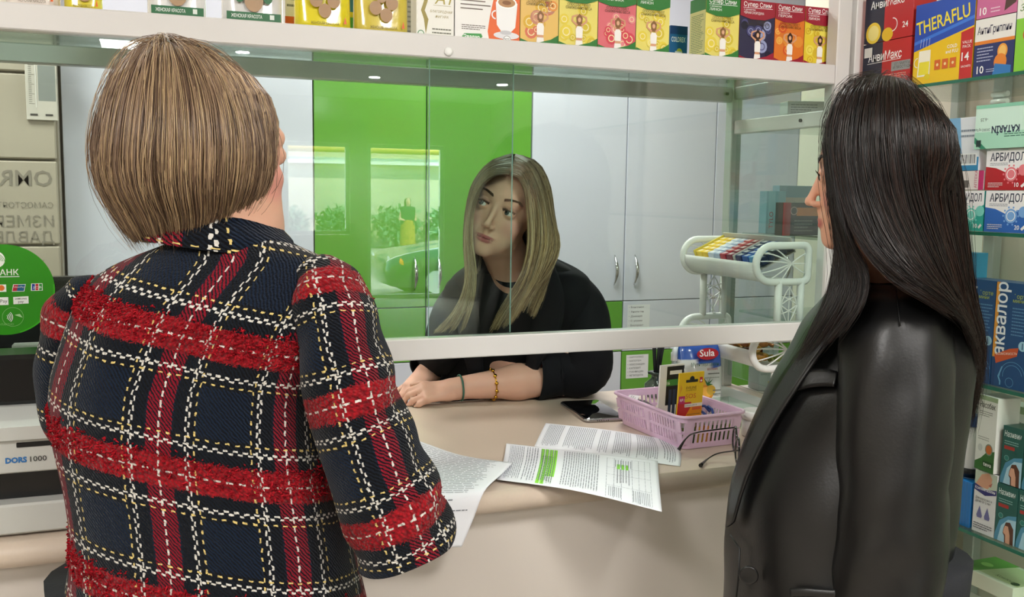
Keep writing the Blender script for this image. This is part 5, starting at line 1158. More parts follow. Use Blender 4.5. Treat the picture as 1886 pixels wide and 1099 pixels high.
def eyes(L, R, s, parent, look=(0, 1, 0), iris='#5a6a72'):
    for q in (-1, 1):
        c = Vector(L(q*.031, .0752, .005)); f = Vector(R@np.array(look)).normalized()
        e = MB(); a = f.orthogonal().normalized()
        e.lathe([(.0002, .01305*s)]+[(.0130*s*math.sin(t_), .0130*s*math.cos(t_)) for t_ in np.linspace(.05, PI*.6, 14)], c, 20, f); eye = e.build('eye', mat('eye_white', '#e6e2de', .12, coat=.6), parent)
        MB().lathe([(.0001, .01375*s), (.0032*s, .01365*s), (.0066*s, .01245*s), (.0070*s, .0115*s)], c, 20, f).build('iris', mat('iris'+iris, iris, .15, noise=.3, nscale=900), eye)
        MB().lathe([(.0001, .0140*s), (.0026*s, .0138*s), (.0027*s, .0130*s)], c, 16, f).build('pupil', mat('pupil_black', '#050505', .05), eye)
# ---------------------------------------------------------------- hair
def resample(L, n):
    return catmull(L, n)
def strands(name, lines, w0, cols, m, parent, taper=.35, ribbon=1.0):
    """lines (N,K,3); one three-sided tube per strand"""
    N, K = lines.shape[:2]; T_ = np.gradient(lines, axis=1); T_ /= np.linalg.norm(T_, axis=2, keepdims=True)+1e-9
    ref = rng.normal(0, 1, (N, 1, 3)); A = np.cross(T_, ref); A /= np.linalg.norm(A, axis=2, keepdims=True)+1e-9; B = np.cross(T_, A)
    t = np.linspace(0, 1, K)[None, :, None]; wd = w0*(1-(1-taper)*np.clip((t-.55)/.45, 0, 1)**1.5)*rng.uniform(.7, 1.25, (N, 1, 1))
    V = np.stack([lines+wd*(A*math.cos(a)+B*math.sin(a)*ribbon) for a in (0, 2*PI/3, 4*PI/3)], 2)     # N,K,3,3
    base = (np.arange(N)*K*3)[:, None, None]; k = (np.arange(K-1)*3)[None, :, None]; j = np.arange(3)[None, None, :]; j2 = (j+1) % 3
    Q = np.stack([base+k+j, base+k+j2, base+k+3+j2, base+k+3+j], -1).reshape(-1, 4)
    C = np.repeat(cols.reshape(N, 1, 1, 4) if cols.ndim == 2 else cols.reshape(N, K, 1, 4), 3, 2); C = np.broadcast_to(C, (N, K, 3, 4)).reshape(-1, 4)
    return tag(place(name, npmesh(name, V.reshape(-1, 3), Q, col=C), m, parent), kind='stuff')
SKULL = []
def k_shape(q): return (q.shape[0],)+(1,)*(q.ndim-1)
def outside(Pn, sc=1.0, jit=0.0):
    """hair lies on the scalp, never in it"""
    if not SKULL: return Pn
    c, R, s = SKULL[0]; c0 = c+s*(R@np.array([0, -.014, .035])); q = ((Pn-c0)@R)/(s*np.array([.0800, .0960, .0900])); k = np.sqrt((q**2).sum(-1, keepdims=True))/(sc+(rng.random(k_shape(q))*jit if jit else 0)); return np.where(k < 1, c0+(Pn-c0)/np.maximum(k, .2), Pn)
def guide_surface(G, u, t_n):
    """G (g,k,3) guides; u (N,) in 0..g-1 -> lines (N,t_n,3)"""
    Gr = np.stack([resample(g, t_n) for g in G]); g_ = len(Gr); i = np.clip(u.astype(int), 0, g_-2); f = (u-i)[:, None, None]
    a = Gr[np.clip(i-1, 0, g_-1)]; b = Gr[i]; c = Gr[i+1]; d = Gr[np.clip(i+2, 0, g_-1)]
    return .5*((2*b)+(c-a)*f+(2*a-5*b+4*c-d)*f**2+(3*b-3*c+d-a)*f**3)
def hairdo(parent, guides, n, K, w0, palette, core, thick=.012, under=.006, clump=90, wav=.003, mt=None, base_col=None, endjit=.06, under_end=1.0, fly=0, ends_in=None, name='hair'):
    G = np.array([[tuple(p) for p in g] for g in guides]); g_ = len(G); core = np.array(core)
    # the underlying mass of hair
    u = np.linspace(0, g_-1, g_*7); S = guide_surface(G, u, 26)
    cc = core[None, None, :]; dirn = S-cc; dirn[..., 2] *= .3; dirn /= np.linalg.norm(dirn, axis=2, keepdims=True)+1e-9
    Sb = outside(S-dirn*under, .955); Sb = Sb[:, :int(26*under_end)]
    col = np.tile(np.array(lin(base_col)), (Sb.shape[0]*Sb.shape[1], 1))
    o = gridmesh('hair_mass', Sb, mt, parent, closed=False, col=col); md = o.modifiers.new('t', 'SOLIDIFY'); md.thickness = .004; md.offset = 0
    # strands, in locks
    uc = rng.uniform(0, g_-1, clump); cl = rng.integers(0, clump, n); u = rng.uniform(0, g_-1, n); near = uc[np.abs(u[:, None]-uc[None]).argmin(1)]
    Ln = guide_surface(G, u, K); Lc = guide_surface(G, near, K); t = np.linspace(0, 1, K)[None, :, None]
    Ln = Ln+(Lc-Ln)*(.45*t**1.6)
    dirn = Ln-core[None, None]; dirn[..., 2] *= .3; dirn /= np.linalg.norm(dirn, axis=2, keepdims=True)+1e-9
    off = rng.uniform(-1, .15, (n, 1, 1))*thick; Ln = Ln+dirn*(off*np.minimum(1, t*4+.25))
    ph = rng.uniform(0, 6.28, (n, 1, 3)); am = rng.uniform(.3, 1, (n, 1, 1))*wav
    Ln = Ln+am*np.sin(ph+t*rng.uniform(3, 9, (n, 1, 1)))*np.minimum(1, t*3)
    Ln = outside(Ln, .99, .06)
    # different lengths
    cut = 1-endjit*rng.random(n)**.7; tt = np.linspace(0, 1, K)[None]*cut[:, None]*(K-1); i = np.clip(tt.astype(int), 0, K-2); f = (tt-i)[..., None]
    r_ = np.arange(n)[:, None]; Ln = Ln[r_, i]*(1-f)+Ln[r_, i+1]*f
    pal = np.array([lin(c) for c in palette]); lock = (np.sin(near*37.7)*43758.5) % 1
    ci = np.clip(((lock*.6+rng.random(n)*.4)*len(pal)).astype(int), 0, len(pal)-1); C = pal[ci]; C[:, :3] *= rng.uniform(.8, 1.2, (n, 1))
    strands(name, Ln, w0, C, mt, parent)
    if fly:
        uf = rng.uniform(0, g_-1, fly); Lf = guide_surface(G, uf, K); d = Lf-core; d /= np.linalg.norm(d, axis=2, keepdims=True); tt = np.linspace(0, 1, K)[None, :, None]
        Lf = Lf+d*rng.uniform(.0, .014, (fly, 1, 1))*np.sin(tt*rng.uniform(2, 6, (fly, 1, 1))+rng.uniform(0, 3, (fly, 1, 1)))**2+rng.normal(0, .004, (fly, 1, 3))*tt
        strands('flyaway_hair', Lf, w0*.45, pal[rng.integers(0, len(pal), fly)], mt, parent)
M_HAIR = mat('hair_fibre', '#ffffff', .36, attr=True, spec=.38, aniso=.5)
def tube_rings(C, ru, rd, m, e_side, e_depth):
    """rings around the centre line C (n,3): radii ru along e_side, rd along e_depth (n,3 arrays)"""
    a = np.linspace(0, 2*PI, m, endpoint=False)
    return C[:, None]+np.cos(a)[None, :, None]*ru[:, None, None]*e_side[:, None]+np.sin(a)[None, :, None]*rd[:, None, None]*e_depth[:, None]
def wrinkle(G, amp, seed=0, fu=5, fv=6):
    r = np.random.default_rng(seed); n, m = G.shape[:2]; v, u = np.meshgrid(np.linspace(0, 1, n), np.linspace(0, 2*PI, m, endpoint=False), indexing='ij'); d = np.zeros((n, m))
    for _ in range(9): d += np.sin(np.round(r.uniform(1, fu))*u+r.uniform(2, fv)*2*PI*v+r.uniform(0, 6))*r.uniform(.3, 1)
    c = G.mean(1, keepdims=True); N_ = G-c; N_[..., 2] *= .2; N_ /= np.linalg.norm(N_, axis=2, keepdims=True)+1e-9
    return G+N_*(d*amp/3)[..., None]
# ---------------------------------------------------------------- people
def vv(p): return np.array(tuple(p))
DEP = np.array(tuple(RW @ Vector((0, 0, -1)))); DEP[2] = 0; DEP /= np.linalg.norm(DEP)      # horizontal, away from the camera
SID = np.array([DEP[1], -DEP[0], 0.])                                                        # horizontal, to the right
def shoe_leg(parent, hips, feet, top_z, m_tr, m_sh, r0=.095, fw=(0, 1, 0)):
    for h_, f_ in zip(hips, feet):
        C = np.array([[h_[0], h_[1], top_z], [h_[0]*.7+f_[0]*.3, h_[1]*.7+f_[1]*.3, top_z*.66], [f_[0], f_[1], .45], [f_[0], f_[1], .09]]); C = catmull(C, 16)
        r = np.interp(np.linspace(0, 1, 16), [0, .4, .7, 1], [r0, .078, .062, .05])
        gridmesh('trouser_leg', tube_rings(C, r, r, 20, np.tile(SID, (16, 1)), np.tile(DEP, (16, 1))), m_tr, parent, caps=True)
        fwd = np.array(fw); b = []
        for s, w_, h2 in ((-.07, .028, .05), (-.03, .036, .085), (.03, .036, .075), (.09, .04, .05), (.15, .036, .036), (.185, .012, .02)):
            c = np.array([f_[0], f_[1], .001])+fwd*s; sd = np.cross(fwd, [0, 0, 1])
            b.append([c+sd*w_*math.cos(a)+np.array([0, 0, h2*.5+h2*.5*math.sin(a)]) for a in np.linspace(0, 2*PI, 14)[:-1]])
        gridmesh('shoe', np.array(b), m_sh, parent, caps=True)
# ================================================================ woman in the tweed jacket (seen from behind)
def tweed():
    m = bpy.data.materials.new('tweed_plaid'); m.use_nodes = True; nt = m.node_tree; N = nt.nodes; L = nt.links; b = N['Principled BSDF']
    b.inputs['Roughness'].default_value = .95; b.inputs['Specular IOR Level'].default_value = .12; b.inputs['Sheen Weight'].default_value = .1
    def math_(op, a, b_=None, c=None):
        n = N.new('ShaderNodeMath'); n.operation = op
        for i, x in enumerate((a, b_, c)):
            if x is None: continue
            if isinstance(x, (int, float)): n.inputs[i].default_value = x
            else: L.new(x, n.inputs[i])
        return n.outputs[0]
    uv = N.new('ShaderNodeUVMap'); uv.uv_map = 'UVMap'
    # yarns wander a little
    nz = N.new('ShaderNodeTexNoise'); nz.inputs['Scale'].default_value = 130; nz.inputs['Detail'].default_value = 2; L.new(uv.outputs[0], nz.inputs['Vector'])
    nc = N.new('ShaderNodeVectorMath'); nc.operation = 'SUBTRACT'; L.new(nz.outputs['Color'], nc.inputs[0]); nc.inputs[1].default_value = (.5, .5, .5)
    ns = N.new('ShaderNodeVectorMath'); ns.operation = 'SCALE'; L.new(nc.outputs[0], ns.inputs[0]); ns.inputs['Scale'].default_value = .0045
    ad = N.new('ShaderNodeVectorMath'); ad.operation = 'ADD'; L.new(uv.outputs[0], ad.inputs[0]); L.new(ns.outputs[0], ad.inputs[1])
    sp = N.new('ShaderNodeSeparateXYZ'); L.new(ad.outputs[0], sp.inputs[0]); U, Vv = sp.outputs[0], sp.outputs[1]
    PU, PV = .150, .158
    def per(x, p): return math_('ABSOLUTE', math_('SUBTRACT', math_('MULTIPLY', math_('FRACT', math_('DIVIDE', x, p)), p), p/2))   # distance from the band centre
    du, dv = per(U, PU), per(Vv, PV)
    def near(d, c, w_): return math_('LESS_THAN', math_('ABSOLUTE', math_('SUBTRACT', d, c)), w_)
    def dash(x, p, duty, ph=0): return math_('LESS_THAN', math_('FRACT', math_('ADD', math_('DIVIDE', x, p), ph)), duty)
    P2 = .0115
    diag = math_('FRACT', math_('DIVIDE', math_('ADD', U, Vv), .0052))
    twill = math_('LESS_THAN', diag, .5)
    big = N.new('ShaderNodeTexNoise'); big.inputs['Scale'].default_value = 420; big.inputs['Detail'].default_value = 2; L.new(uv.outputs[0], big.inputs['Vector'])
    def mixc(f, a, b_):
        n = N.new('ShaderNodeMix'); n.data_type = 'RGBA'; n.clamp_factor = True
        if isinstance(f, float): n.inputs[0].default_value = f
        else: L.new(f, n.inputs[0])
        for i, x in ((6, a), (7, b_)):
            if isinstance(x, str): n.inputs[i].default_value = lin(x)
            else: L.new(x, n.inputs[i])
        return n.outputs[2]
    navy = mixc(twill, '#070c15', '#0f1c2e')
    # the ground is black next to the light lines
    blk = math_('GREATER_THAN', math_('MAXIMUM', near(dv, .030, .019), near(du, .030, .013)), .5)
    col = mixc(blk, navy, mixc(twill, '#07080c', '#0d131c'))
    redcol = math_('MULTIPLY', math_('LESS_THAN', du, .0155), math_('LESS_THAN', math_('FRACT', math_('DIVIDE', math_('ADD', U, Vv), .0052)), .62))
    col = mixc(redcol, col, mixc(big.outputs[0], '#4a0a18', '#8e1024'))
    edge = math_('ADD', .0185, math_('MULTIPLY', math_('SUBTRACT', big.outputs[0], .5), .014))
    redband = math_('LESS_THAN', dv, edge)
    boucle = N.new('ShaderNodeTexVoronoi'); boucle.inputs['Scale'].default_value = 230; L.new(uv.outputs[0], boucle.inputs['Vector'])
    rb = mixc(boucle.outputs['Distance'], '#a8141f', '#5c0812')
    col = mixc(redband, col, rb)
    # vertical yarns first, horizontal ones over them
    v1 = math_('MULTIPLY', near(du, .0318, .0011), dash(Vv, P2, .5)); v1b = math_('MULTIPLY', near(du, .0352, .0011), dash(Vv, P2, .5, .5))
    vy = math_('MULTIPLY', near(du, .0425, .0010), dash(Vv, P2, .45, .25)); vc = math_('MULTIPLY', math_('LESS_THAN', du, .0012), dash(Vv, P2, .6, .1))
    h1 = math_('MULTIPLY', near(dv, .0345, .0012), dash(U, P2, .5)); h1b = math_('MULTIPLY', near(dv, .0378, .0012), dash(U, P2, .5, .5))
    hy = math_('MULTIPLY', near(dv, .0455, .0010), dash(U, P2, .45, .25)); hc = math_('MULTIPLY', math_('LESS_THAN', dv, .0012), dash(U, P2*1.2, .55, .3))
    white = math_('MAXIMUM', math_('MAXIMUM', v1, v1b), vc); wh2 = math_('MAXIMUM', math_('MAXIMUM', h1, h1b), hc)
    col = mixc(white, col, '#c8c4bc'); col = mixc(vy, col, '#cdb570'); col = mixc(wh2, col, '#ccc8c0'); col = mixc(hy, col, '#d4bc74')
    L.new(col, b.inputs['Base Color'])
    yarn = math_('MAXIMUM', math_('MAXIMUM', white, wh2), math_('MAXIMUM', vy, hy))
    hgt = math_('ADD', math_('MULTIPLY', math_('ABSOLUTE', math_('SUBTRACT', diag, .5)), .9), math_('ADD', math_('MULTIPLY', yarn, .8), math_('MULTIPLY', big.outputs[0], 1.0)))
    hgt = math_('ADD', hgt, math_('MULTIPLY', redband, math_('SUBTRACT', 1.6, math_('MULTIPLY', boucle.outputs['Distance'], 2.6))))
    bp = N.new('ShaderNodeBump'); bp.inputs['Strength'].default_value = .9; bp.inputs['Distance'].default_value = .0022; L.new(hgt, bp.inputs['Height']); L.new(bp.outputs[0], b.inputs['Normal'])
    return m
M_TWEED = tweed()
def uv_of(G, u0=0.0, v0=0.0, shear=0.0, start=0):
    """arc length round the ring (from column `start`) and along the rows, in metres"""
    n, m = G.shape[:2]; d = np.linalg.norm(np.roll(G, -1, 1)-G, axis=2); 
    Uc = np.zeros((n, m))
    for k in range(1, m//2+1): Uc[:, (start+k) % m] = Uc[:, (start+k-1) % m]+d[:, (start+k-1) % m]
    for k in range(1, m-m//2): Uc[:, (start-k) % m] = Uc[:, (start-k+1) % m]-d[:, (start-k) % m]
    l = np.linalg.norm(np.diff(G[:, start], axis=0), axis=1); Vc = np.concatenate([[0], np.cumsum(l)])[:, None]+np.zeros((n, m))
    return np.stack([Uc+u0, Vc+v0+shear*Uc], -1)
def undertop(t, Gd, k, m_):
    c = Gd.mean(1, keepdims=True); G_ = c+(Gd-c)*k; n = len(G_); top = G_[-1]; cc = top.mean(0)
    extra = np.array([cc+(top-cc)*q+np.array([0, 0, h_]) for q, h_ in ((.97, .006), (.9, .012), (.84, .016))])
    gridmesh('knit_top', np.concatenate([G_[n//5:], extra]), m_, t)
def woman_tweed():
    base = P(350, 900, 1.27); bx, by = base.x, base.y
    t = thing('person', 'woman seen from behind in a red plaid tweed jacket with a brown bob', 'person', (bx, by, 0))
    skin = skinmat('skin_fair', '#d9a58c')
    fw = DEP*.80+SID*.60; R = frame3(tuple(fw+np.array([0, 0, -.06])), (0, 0, 1)); hc = vv(P(400, 284, 1.238)); SKULL[:] = [(hc, R, .93)]
    # body
    nk = vv(P(425, 430, 1.245)); 
    lo = np.array([bx-.34, by-.30, 0]); hi = np.array([bx+.36, by+.36, 1.76])
    sh_l, sh_r = vv(P(175, 575, 1.29)), vv(P(600, 555, 1.23)); el_l, el_r = vv(P(165, 820, 1.31)), vv(P(715, 900, 1.21))
    wr_r = vv(P(560, 900, 1.29)); wr_l = vv(P(380, 1075, 1.27))
    V = Vol(axis(lo[0], hi[0], [(hc[0]-.11, hc[0]+.13, .0032), (wr_r[0]-.12, wr_r[0]+.05, .005)]), axis(lo[1], hi[1], [(hc[1]-.12, hc[1]+.13, .0032)]), axis(0, 1.76, [(hc[2]-.14, hc[2]+.13, .0032), (.98, 1.1, .006)]))
    head(V, hc, R, .95)
    V.cone(hc+R@np.array([0, -.02, -.06]), nk+DEP*.02, .052, .058, .03); V.cone(nk+DEP*.02, nk+[-.03, .02, -.12], .052, .05, .03)
    ch = np.array([bx+.0, by+.02, 1.22])
    V.ell(ch, (.12, .07, .17), k=.03); V.ell([bx, by, 1.02], (.11, .07, .18), k=.03); V.ell([bx, by, .9], (.14, .095, .12), k=.03)
    for a, b_, c in ((sh_l, el_l, wr_l), (sh_r, el_r, wr_r)):
        V.cone(nk+[0, .02, -.12], a+[0, 0, -.03], .045, .034, .02); V.cone(a+[0, 0, -.03], b_, .034, .03, .02); V.cone(b_, c, .030, .023, .015)
    d = (wr_r-el_r)/np.linalg.norm(wr_r-el_r); Rh = np.array([tuple(Vector((0, 0, 1)).cross(Vector(d)).normalized()), tuple(d), (0, 0, 1)]).T; Rh[:, 2] = np.cross(Rh[:, 0], Rh[:, 1]); hand_sdf(V, wr_r, Rh, .88, .5)
    d = (wr_l-el_l)/np.linalg.norm(wr_l-el_l); Rh = np.array([tuple(-Vector((0, 0, 1)).cross(Vector(d)).normalized()), tuple(d), (0, 0, 1)]).T; hand_sdf(V, wr_l, Rh, .88, .5)
    for s in (-.08, .08): V.cone([bx+s, by, .88], [bx+s, by, .45], .075, .05, .03); V.cone([bx+s, by, .45], [bx+s, by-.05, .06], .05, .035, .02); V.cone([bx+s, by-.08, .035], [bx+s, by+.06, .03], .03, .028, .02)
    L = lambda x, y, z: hc+.95*(R@np.array([x, y, z]))
    bodymesh('body', V, '#dcab92', [(L(0, -.045, .045), (.085, .088, .085), '#5a463a', R), (L(0, .090, -.0665), (.022, .02, .010), '#b5605c', R), (L(.05, .05, -.03), (.03, .03, .03), '#d8998a', R), (L(-.05, .05, -.03), (.03, .03, .03), '#d8998a', R)], skin, t, (1.41, 2.1, CT))
    eyes(L, R, .95, t)
    # jacket body: rows (v, left, right) measured on the back, depth of the section's centre, half thickness
    rows = [(1250, 120, 705, 1.245, .135), (1099, 140, 672, 1.245, .13), (1000, 150, 640, 1.245, .128), (900, 140, 612, 1.245, .125), (800, 122, 600, 1.245, .12), (720, 118, 602, 1.245, .12), (650, 122, 612, 1.242, .115), (580, 138, 622, 1.24, .107), (535, 165, 628, 1.24, .096), (500, 206, 618, 1.24, .084), (472, 258, 588, 1.242, .072), (450, 305, 545, 1.245, .062), (432, 340, 515, 1.248, .056)]
    Cn = []; ru = []; rd = []
    for v, a, b_, d, th in rows:
        p, q_ = vv(P(a, v, d)), vv(P(b_, v, d)); c = (p+q_)/2; c[2] = (p[2]+q_[2])/2; Cn.append(c); ru.append(np.linalg.norm(q_-p)/2); rd.append(th)
    n = 90; Cn = catmull(np.array(Cn), n); ru = catmull(np.array(ru), n); rd = catmull(np.array(rd), n); m = 96
    a = np.linspace(0, 2*PI, m, endpoint=False); ca, sa = np.cos(a), np.sin(a); e = .78
    S1 = np.sign(ca)*np.abs(ca)**e; S2 = np.sign(sa)*np.abs(sa)**e
    tilt = np.interp(np.linspace(0, 1, n), [0, .6, 1], [0, 0, .0])
    Gd = Cn[:, None]+S1[None, :, None]*ru[:, None, None]*SID+S2[None, :, None]*rd[:, None, None]*DEP
    # shoulder blades and back seam hollow
    z = Gd[..., 2]; lat = S1[None, :]*np.ones((n, 1)); back = (S2[None, :] < 0)
    Gd = Gd-DEP*(back*(.012*np.exp(-((np.abs(lat)-.45)/.22)**2)*np.exp(-((z-1.29)/.07)**2)))[..., None]
    Gd = wrinkle(Gd, .004, 3, 3, 4)
    k0 = 3*m//4                                      # the column at the centre of the back
    uv = uv_of(Gd, 0, 0, .0, k0)
    # cloth is cut on the grain: rows follow the height, columns the distance from the leaning spine
    u_ = uv[..., 0]; h_ = Gd[..., 2]
    lineu = np.interp(Gd[..., 2].mean(1), [.95, 1.1, 1.25, 1.40], [.012, .0, -.004, -.03])[:, None]
    vvv = h_+.20*u_+.25*np.clip(u_, 0, 1)**2*0
    # anchor: a red band centre passes px (306, 612) ; a red column centre passes px (306, 700)
    ub = np.stack([u_+lineu, vvv], -1)
    def near_uv(px, py):
        tgt = vv(P(px, py, 1.15)); dd = np.array(tuple(CAM)); r_ = (tgt-dd)/np.linalg.norm(tgt-dd); w_ = Gd.reshape(-1, 3)-dd; dist = np.linalg.norm(w_-(w_@r_)[:, None]*r_, axis=1); dist[(w_@r_) > 1.26] = 9; i = dist.argmin(); return ub.reshape(-1, 2)[i]
    au = near_uv(306, 700); av_ = near_uv(306, 612)
    ub[..., 0] += .075-au[0]+1.5; ub[..., 1] += .079-av_[1]+1.58
    gridmesh('jacket_body', Gd, M_TWEED, t, uv=ub)
    # sleeves
    def sleeve(pts, flip, uo, vo, name='jacket_sleeve'):
        n = 70; C = catmull(np.array([vv(P(p[0], p[1], p[2])) for p in pts]), n); hw = catmull(np.array([[p[3]*p[2]/F] for p in pts]), n)[:, 0]; hd = catmull(np.array([[p[4]] for p in pts]), n)[:, 0]
        T_ = np.gradient(C, axis=0); T_ /= np.linalg.norm(T_, axis=1)[:, None]; dp = DEP-T_*(T_@DEP)[:, None]; dp /= np.linalg.norm(dp, axis=1)[:, None]; sd = np.cross(dp, T_)*-1
        sd *= np.sign((sd@SID))[:, None]
        Gs = tube_rings(C, hw, hd, 56, sd, dp); Gs = wrinkle(Gs, .0045, 5+int(flip), 4, 7); uv = uv_of(Gs, 1.5+uo, 1.58+vo, 0, 42); uv[..., 1] = uv[..., 1]*1
        uv[..., 1] = 3.16-uv[..., 1]+vo
        o = gridmesh(name, Gs, M_TWEED, t, uv=uv); md = o.modifiers.new('thickness', 'SOLIDIFY'); md.thickness = .004; md.offset = -1
        sl_uv[name+str(flip)] = uv; return Gs
    sl_uv = {}
    # right sleeve hangs outward, its wide cuff ends near the elbow
    Gs = sleeve([(594, 500, 1.23, 14, .015), (600, 508, 1.225, 40, .045), (608, 540, 1.215, 62, .060), (622, 610, 1.20, 74, .066), (642, 700, 1.195, 78, .068), (672, 800, 1.195, 82, .070), (706, 890, 1.195, 88, .073), (732, 955, 1.20, 90, .075), (750, 1010, 1.205, 86, .075)], False, .04, .05)
    sleeve([(190, 520, 1.25, 18, .02), (182, 535, 1.25, 40, .05), (165, 570, 1.255, 58, .06), (148, 640, 1.26, 66, .064), (150, 720, 1.275, 64, .062), (178, 800, 1.29, 60, .06), (205, 860, 1.305, 56, .056), (250, 935, 1.32, 52, .052), (300, 1000, 1.345, 48, .048)], True, .02, .03)
    # cuff lining
    r_ = Gs[-1]; c = r_.mean(0); 
    gridmesh('sleeve_lining', np.array([c+(r_-c)*.95, c+(r_-c)*.93+(Gs[-6].mean(0)-c)*1.0, c+(r_-c)*.2+(Gs[-6].mean(0)-c)*1.2]), mat('grey_lining', '#6d7480', .5), t)
    # collar: a soft turned collar round the neck
    cr = []
    nkc = vv(P(410, 396, 1.256)); 
    for j, (dz_, ra, rb_, lean) in enumerate([(-.040, .100, .072, -.018), (-.022, .098, .074, -.010), (-.002, .078, .070, 0), (.018, .068, .066, .004), (.030, .064, .062, .004), (.030, .058, .056, .004), (.008, .056, .054, .002)]):
        a = np.linspace(PI*.62, PI*2.38, 40)
        ring_ = nkc+np.array([0, 0, dz_])+DEP*lean+SID*(-.004)+np.cos(a)[:, None]*ra*SID+np.sin(a)[:, None]*rb_*DEP+np.array([0, 0, 1.])*(-.012*np.cos(a)*1.0)[:, None]
        cr.append(ring_)
    Gc = catmull(np.array(cr), 24); nn_, mm = Gc.shape[:2]
    uu = np.linspace(-.13, .13, mm)[None]*np.ones((nn_, 1)); vv_ = np.linspace(0, .10, nn_)[:, None]*np.ones((1, mm))
    gridmesh('jacket_collar', Gc, M_TWEED, t, closed=False, uv=np.stack([uu+1.60, vv_+1.700], -1))
    # loose tufts on the red boucle stripes and stray yarn ends
    pts = Gd.reshape(-1, 3)[:, :]; bandd = np.abs(((ub.reshape(-1, 2)[:, 1]/.158) % 1)-.5)*.158
    ok = np.where((bandd < .018) & (Gd.reshape(-1, 3)[:, 2] > .96))[0]
    def tufts(Gx, ubx, n_, lo_z):
        fl_ = Gx.reshape(-1, 3); bd = np.abs(((ubx.reshape(-1, 2)[:, 1]/.158) % 1)-.5)*.158; ok = np.where((bd < .019) & (fl_[:, 2] > lo_z))[0]; i = rng.choice(ok, n_)
        m_ = Gx.shape[1]; ii, jj = i//m_, i % m_; i2 = np.clip(ii+1, 0, Gx.shape[0]-1); j2 = (jj+1) % m_; a_, b_ = rng.random((n_, 1)), rng.random((n_, 1))
        p = Gx[ii, jj]+(Gx[i2, jj]-Gx[ii, jj])*a_+(Gx[ii, j2]-Gx[ii, jj])*b_; c = Gx.mean(1)[ii]; N_ = p-c; N_[:, 2] *= .2; N_ /= np.linalg.norm(N_, axis=1)[:, None]+1e-9
        d1 = rng.normal(0, .0013, (n_, 3)); d2 = rng.normal(0, .0013, (n_, 3))
        return np.stack([p-N_*.0008, p+N_*.0012+d1*.7, p+N_*.0012+d1+d2*.5, p-N_*.0005+d1+d2], 1)
    Lt = tufts(Gd, ub, 10000, .97); cols = np.array([lin(c_) for c_ in ('#981420', '#84101a', '#ac1c28', '#6e0a14')])[rng.integers(0, 4, 10000)]
    Ls_ = tufts(Gs, sl_uv['jacket_sleeveFalse'], 5000, .9); Lt = np.concatenate([Lt, Ls_]); cols = np.concatenate([cols, cols[:5000]])
    strands('boucle_tufts', Lt, .0009, cols, mat('boucle_yarn', '#b8101c', .95, attr=True, spec=.1), t, taper=.8)
    # hair: a chin-length bob, rows of the outline turned into rings
    prof = [(80, 308, 316), (84, 282, 345), (96, 252, 388), (120, 228, 428), (160, 206, 466), (210, 189, 494), (260, 180, 507), (305, 177, 508), (350, 184, 497), (388, 199, 478), (420, 216, 458), (450, 236, 420)]
    G = []
    for az in np.linspace(-PI*1.30, PI*.10, 15):
        g = []
        for i, (v, a_, b_) in enumerate(prof):
            d = 1.222; p, q_ = vv(P(a_, v, d)), vv(P(b_, v, d)); c = (p+q_)/2; r_ = np.linalg.norm(p-q_)/2*.96; rd_ = r_*.93 if i < 9 else r_*.80
            c = c+DEP*(0.0 if i < 8 else .012*(i-7)*.5)
            pt = c+SID*r_*math.cos(az)+DEP*rd_*math.sin(az)
            if i >= 8 and math.cos(az) > 0: pt[2] += .010*(i-7)*max(0, math.cos(az)-.35)
            g.append(pt)
        G.append(g)
    hairdo(t, G, 5200, 18, .00075, ['#8f7660', '#6f5846', '#a58a6c', '#7d6552', '#b89c78', '#5f4a3c', '#977c62', '#c4a982', '#86705e'], hc, thick=.012, under=.010, clump=150, wav=.002, mt=M_HAIR, base_col='#4d3a2e', endjit=.07, fly=220)
    shoe_leg(t, [(bx-.08, by), (bx+.08, by)], [(bx-.1, by-.06), (bx+.1, by-.05)], .99, mat('dark_trousers', '#16181e', .8, bump=.3), mat('dark_shoe', '#121212', .35), .1)
woman_tweed()
